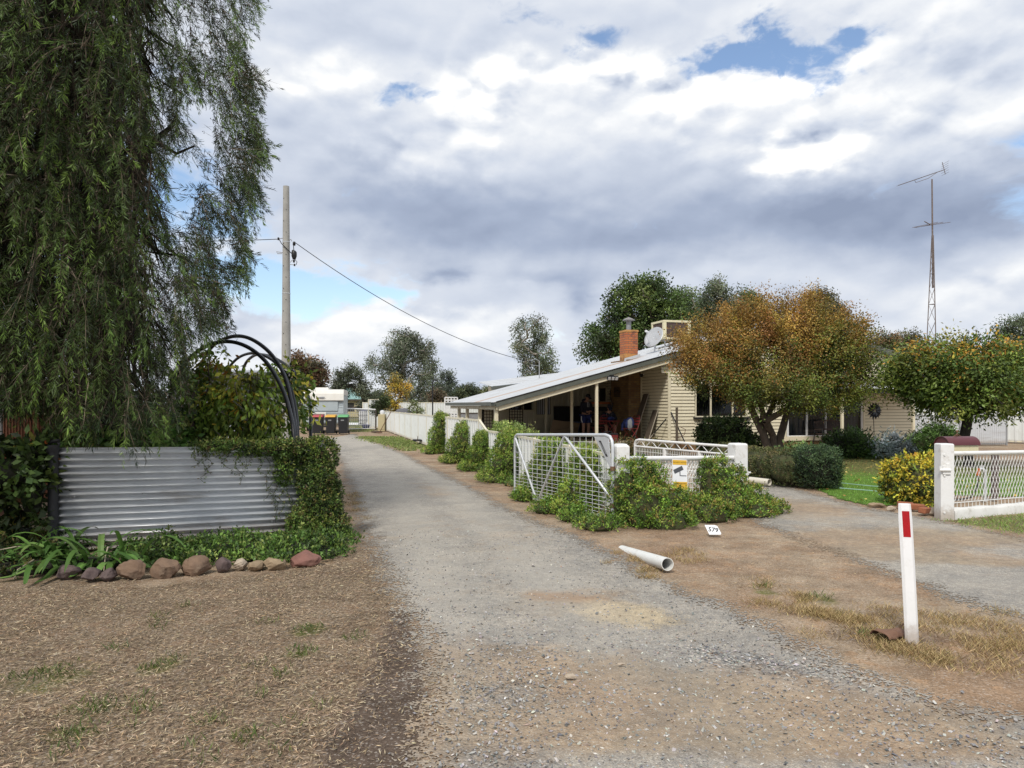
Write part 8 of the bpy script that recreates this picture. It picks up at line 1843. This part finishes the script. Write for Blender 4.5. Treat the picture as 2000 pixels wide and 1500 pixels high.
ftree('garden_tree', 'dark far trees beside the teal roofed house', 668, 88, [wb(655, 790, 88, 18, 16, 1.5), wb(668, 772, 88, 14, 16, 1.3), wb(720, 795, 88, 26, 14, 1.6), wb(735, 778, 88, 14, 14, 1.2)], 120, 52, .8, .25, .10, [(.04, .052, .034), (.055, .07, .045), (.03, .04, .026)], .2, 'bark', 222, 0, 0, .1, grp=BG)
# distant tree line: reads as one mass
r = np.random.default_rng(23); nT = 26000
X_ = r.uniform(-260, 300, nT); hgt = 3.6 + 2.2 * vnoise(X_, X_ * 0, .12) + 1.2 * vnoise(X_, X_ * 0 + 3, .5); Z_ = np.abs(r.beta(1.1, 1.2, nT)) * np.maximum(hgt, 1.2); Y_ = 165 + r.normal(0, 6, nT) + 12 * vnoise(X_, X_ * 0 + 9, .05)
V = leaf_quads(np.stack([X_, Y_, Z_], -1), r.normal(size=(nT, 3)), r.uniform(.7, 1.5, nT), r.uniform(.5, .9, nT))
np_mesh('treeline', V, 4, LEAF, None, pal(nT, [(.055, .07, .05), (.075, .09, .06), (.09, .10, .065), (.045, .055, .042)], None, .2, r), 'stuff')
# ================================================================ people on the verandah
def skin_mesh(name, joints, edges, m, parent, root, sub=2):
    """joints: name -> (xyz, radius)"""
    names = list(joints); ix = {n: i for i, n in enumerate(names)}
    me = bpy.data.meshes.new(name); me.from_pydata([joints[n][0] for n in names], [(ix[a], ix[b]) for a, b in edges], [])
    o = bpy.data.objects.new(name, me); COL.objects.link(o); o.parent = parent
    me.materials.append(m)
    s = o.modifiers.new('Skin', 'SKIN'); s.use_smooth_shade = True
    if not me.skin_vertices: pass
    lay = me.skin_vertices[0].data
    for i, n in enumerate(names):
        r = joints[n][1]; lay[i].radius = (r, r) if not isinstance(r, tuple) else r
        lay[i].use_root = (n == root)
    u = o.modifiers.new('Sub', 'SUBSURF'); u.levels = sub; u.render_levels = sub
    return o
def hand(J, E, wrist, key, d, n, side, curl):
    """palm and five fingers as skinned chains rooted in the palm; d along the hand, n out of the palm, side across"""
    d, n, side = Vector(d).normalized(), Vector(n).normalized(), Vector(side).normalized(); w = Vector(wrist)
    pm = w + d * .05; J[key + 'palm'] = (pm, (.030, .020)); E.append((key + 'wrist', key + 'palm'))
    for k, (off, L) in enumerate(((-.028, .062), (-.010, .075), (.010, .080), (.027, .070))):
        b = pm + d * .045 + side * off; c_ = curl * (1 + .1 * k)
        a1 = b + (d * math.cos(c_) + n * math.sin(c_)) * L * .5; a2 = a1 + (d * math.cos(c_ * 2.2) + n * math.sin(c_ * 2.2)) * L * .5
        J[f'{key}f{k}a'] = (b, .0095); J[f'{key}f{k}b'] = (a1, .0085); J[f'{key}f{k}c'] = (a2, .007)
        E += [(key + 'palm', f'{key}f{k}a'), (f'{key}f{k}a', f'{key}f{k}b'), (f'{key}f{k}b', f'{key}f{k}c')]
    b = pm - d * .005 + side * .035; a1 = b + (d * .6 + side * .6 + n * .4).normalized() * .035; a2 = a1 + (d * .85 + n * .5).normalized() * .03
    J[key + 'ta'] = (b, .012); J[key + 'tb'] = (a1, .010); J[key + 'tc'] = (a2, .008); E += [(key + 'palm', key + 'ta'), (key + 'ta', key + 'tb'), (key + 'tb', key + 'tc')]
def head(parent, c, pitch, cap_m, hairlen=0):
    """head centre c; faces -y in local space, pitched down by pitch"""
    m = Matrix.Translation(c) @ Euler((pitch, 0, 0)).to_matrix().to_4x4()
    T = lambda v: m @ Vector(v)
    q = MB(); q.blob((0, 0, 0), (.076, .095, .115), 3, 0, 1)
    vs = []
    for x, y, z in q.v:
        if z < -.02: k = 1 - .35 * ((-.02 - z) / .1); x *= k; y = y * (1 - .12 * ((-.02 - z) / .1))
        vs.append(T((x, y, z)))
    q.v = vs
    q.tube([T((0, -.088, .012)), T((0, -.112, -.022)), T((0, -.09, -.034))], [.010, .017, .010], 8)       # nose
    q.tube([T((-.026, -.086, -.058)), T((0, -.092, -.057)), T((.026, -.086, -.058))], [.005, .008, .005], 6)  # lips
    for sx in (-1, 1): q.tube([T((sx * .074, .0, .025)), T((sx * .086, .012, .01)), T((sx * .076, .006, -.028))], [.010, .014, .008], 6)
    q.build('head', M['skin'], parent, smooth=70)
    for sx in (-1, 1):
        e = MB(); e.blob(T((sx * .030, -.084, .014)), (.011, .008, .007), 2, 0, 1); e.build('eye', M['ink'], parent, smooth=60)
    h = MB(); h.blob((0, 0, 0), (.082, .100, .115), 3, .03, 2); h.v = [T((x, y + .008, max(z, -.01 if y > -.03 else .055) + .006)) for x, y, z in h.v]; h.build('hair', M['hair'], parent, smooth=60)
    if cap_m:
        k = MB(); k.blob((0, 0, 0), (.090, .108, .10), 3, 0, 2); k.v = [T((x, y, max(z, .0) + .045)) for x, y, z in k.v]
        k.add([T(v) for v in [(-.07, -.085, .05), (.07, -.085, .05), (.055, -.175, .035), (0, -.19, .038), (-.055, -.175, .035), (-.07, -.085, .058), (.07, -.085, .058), (.055, -.175, .043), (0, -.19, .046), (-.055, -.175, .043)]], [(0, 4, 3, 2, 1), (5, 6, 7, 8, 9)] + [(i, (i + 1) % 5, 5 + (i + 1) % 5, 5 + i) for i in range(5)])
        k.build('cap', cap_m, parent, smooth=60)
def human(name_label, loc, rz, J0, pose, mats, head_c, pitch):
    t = thing('person', name_label, 'person', loc, rz)
    J, E = dict(J0), [('pelvis', 'belly'), ('belly', 'chest'), ('chest', 'neck'), ('neck', 'skull')]
    for s in 'LR':
        E += [('chest', s + 'sh'), (s + 'sh', s + 'el'), (s + 'el', s + 'wrist'), ('pelvis', s + 'hip'), (s + 'hip', s + 'kn'), (s + 'kn', s + 'an'), (s + 'an', s + 'toe')]
        hand(J, E, J[s + 'wrist'][0], s, *pose[s])
    skin_mesh('body', J, E, M['skin'], t, 'pelvis')
    up = {k: (J[k][0], (J[k][1][0] + .022, J[k][1][1] + .022) if isinstance(J[k][1], tuple) else J[k][1] + .024) for k in ('pelvis', 'belly', 'chest', 'Lsh', 'Rsh', 'Lel', 'Rel')}
    up['neck'] = (Vector(J['chest'][0]).lerp(Vector(J['neck'][0]), .75), .075)
    for s in 'LR': up[s + 'cuff'] = (Vector(J[s + 'el'][0]).lerp(Vector(J[s + 'wrist'][0]), .85), .048)
    skin_mesh('jumper', up, [('pelvis', 'belly'), ('belly', 'chest'), ('chest', 'neck'), ('chest', 'Lsh'), ('Lsh', 'Lel'), ('Lel', 'Lcuff'), ('chest', 'Rsh'), ('Rsh', 'Rel'), ('Rel', 'Rcuff')], M[mats[0]], t, 'pelvis')
    sh = {'pelvis': (Vector(J['pelvis'][0]), (.175, .13))}
    for s in 'LR': sh[s + 'hip'] = (J[s + 'hip'][0], .118); sh[s + 'hem'] = (Vector(J[s + 'hip'][0]).lerp(Vector(J[s + 'kn'][0]), .72), .105)
    skin_mesh('shorts', sh, [('pelvis', 'Lhip'), ('Lhip', 'Lhem'), ('pelvis', 'Rhip'), ('Rhip', 'Rhem')], M[mats[1]], t, 'pelvis')
    for s in 'LR':
        a, b = Vector(J[s + 'an'][0]), Vector(J[s + 'toe'][0]); f = MB(); f.blob(((a.x + b.x) / 2, (a.y + b.y) / 2 + .01, .045), (.05, .135, .05), 3, .03, 1, 2.6); f.build('shoe', M['dark'], t, smooth=60)
    head(t, Vector(head_c), pitch, M[mats[2]] if mats[2] else None); return t
V3 = Vector
stand = {'pelvis': (V3((0, 0, .90)), (.15, .11)), 'belly': (V3((0, -.01, 1.06)), (.14, .105)), 'chest': (V3((0, -.03, 1.26)), (.165, .115)), 'neck': (V3((0, -.06, 1.42)), .06), 'skull': (V3((0, -.09, 1.50)), .06)}
for s, k in (('L', 1), ('R', -1)):
    stand[s + 'sh'] = (V3((k * .18, -.03, 1.33)), .062); stand[s + 'el'] = (V3((k * .24, -.05, 1.06)), .047); stand[s + 'wrist'] = (V3((k * .07, -.26, 1.02)), .030)
    stand[s + 'hip'] = (V3((k * .095, 0, .84)), .095); stand[s + 'kn'] = (V3((k * .11, -.03, .46)), .062); stand[s + 'an'] = (V3((k * .115, .02, .08)), .042); stand[s + 'toe'] = (V3((k * .125, -.14, .04)), .035)
pose = {'L': ((-.7, -.6, .1), (-.3, .2, -.9), (0, -.4, .9), .45), 'R': ((.7, -.6, .1), (.3, .2, -.9), (0, -.4, .9), .45)}
pt = human('person standing with head bowed in a dark hooded jumper and blue shorts', H(-2.0, 2.85, FL), HRZ + R(12), stand, pose, ('navy', 'blue', 'navy'), (0, -.14, 1.565), R(28))
q = MB(); q.blob((0, .06, 1.44), (.12, .09, .10), 3, .12, 4); q.build('hood', M['navy'], pt, smooth=60)
q = MB()
for k in (-1, 1): q.tube([(k * .03, -.155, 1.40), (k * .035, -.175, 1.3), (k * .03, -.17, 1.2)], .006, 5)
q.build('drawstring', M['signwhite'], pt)
q = MB()
for k in (-1, 1): q.tube([(k * .205, -.02, .86), (k * .215, -.04, .70), (k * .205, -.09, .62)], .018, 6)
q.build('stripe', M['signwhite'], pt)
ph = thing('phone', 'small black phone held by the standing person in the dark hood', 'phone', H(-2.0, 2.85, FL + 1.03), HRZ + R(12))
q = MB(); q.box((0, -.33, 0), (.075, .012, .14), (R(-50), 0, 0)); q.build('case', M['black'], ph, bevel=.004); q = MB(); q.box((0, -.324, .004), (.066, .004, .125), (R(-50), 0, 0)); q.build('screen', M['inkgrey'], ph)
sit = {'pelvis': (V3((0, 0, .53)), (.155, .12)), 'belly': (V3((0, -.03, .69)), (.145, .11)), 'chest': (V3((0, -.10, .88)), (.165, .115)), 'neck': (V3((0, -.17, 1.03)), .06), 'skull': (V3((0, -.21, 1.10)), .06)}
for s, k in (('L', 1), ('R', -1)):
    sit[s + 'sh'] = (V3((k * .18, -.12, .95)), .062); sit[s + 'el'] = (V3((k * .25, -.26, .74)), .047); sit[s + 'wrist'] = (V3((k * .08, -.44, .78)), .030)
    sit[s + 'hip'] = (V3((k * .10, -.03, .52)), .098); sit[s + 'kn'] = (V3((k * .17, -.44, .50)), .064); sit[s + 'an'] = (V3((k * .15, -.40, .08)), .042); sit[s + 'toe'] = (V3((k * .16, -.56, .04)), .035)
pose = {'L': ((-.8, -.5, -.1), (-.2, .2, -.9), (0, -.3, .9), .5), 'R': ((.8, -.5, -.1), (.2, .2, -.9), (0, -.3, .9), .5)}
pt = human('person sitting hunched in a dark cap and navy jacket on the low stool', H(-1.3, 2.38, FL), HRZ + R(-8), sit, pose, ('navy', 'dark', 'navy'), (0, -.26, 1.165), R(38))
q = MB()
for k in (-1, 1): q.tube([(k * .10, -.22, .98), (k * .10, -.215, .82), (k * .09, -.17, .66)], .006, 5)
q.build('piping', M['grey_cloth'], pt)
print('OBJECTS', len(bpy.data.objects), 'POLYS', sum(len(o.data.polygons) for o in bpy.data.objects if o.type == 'MESH'))
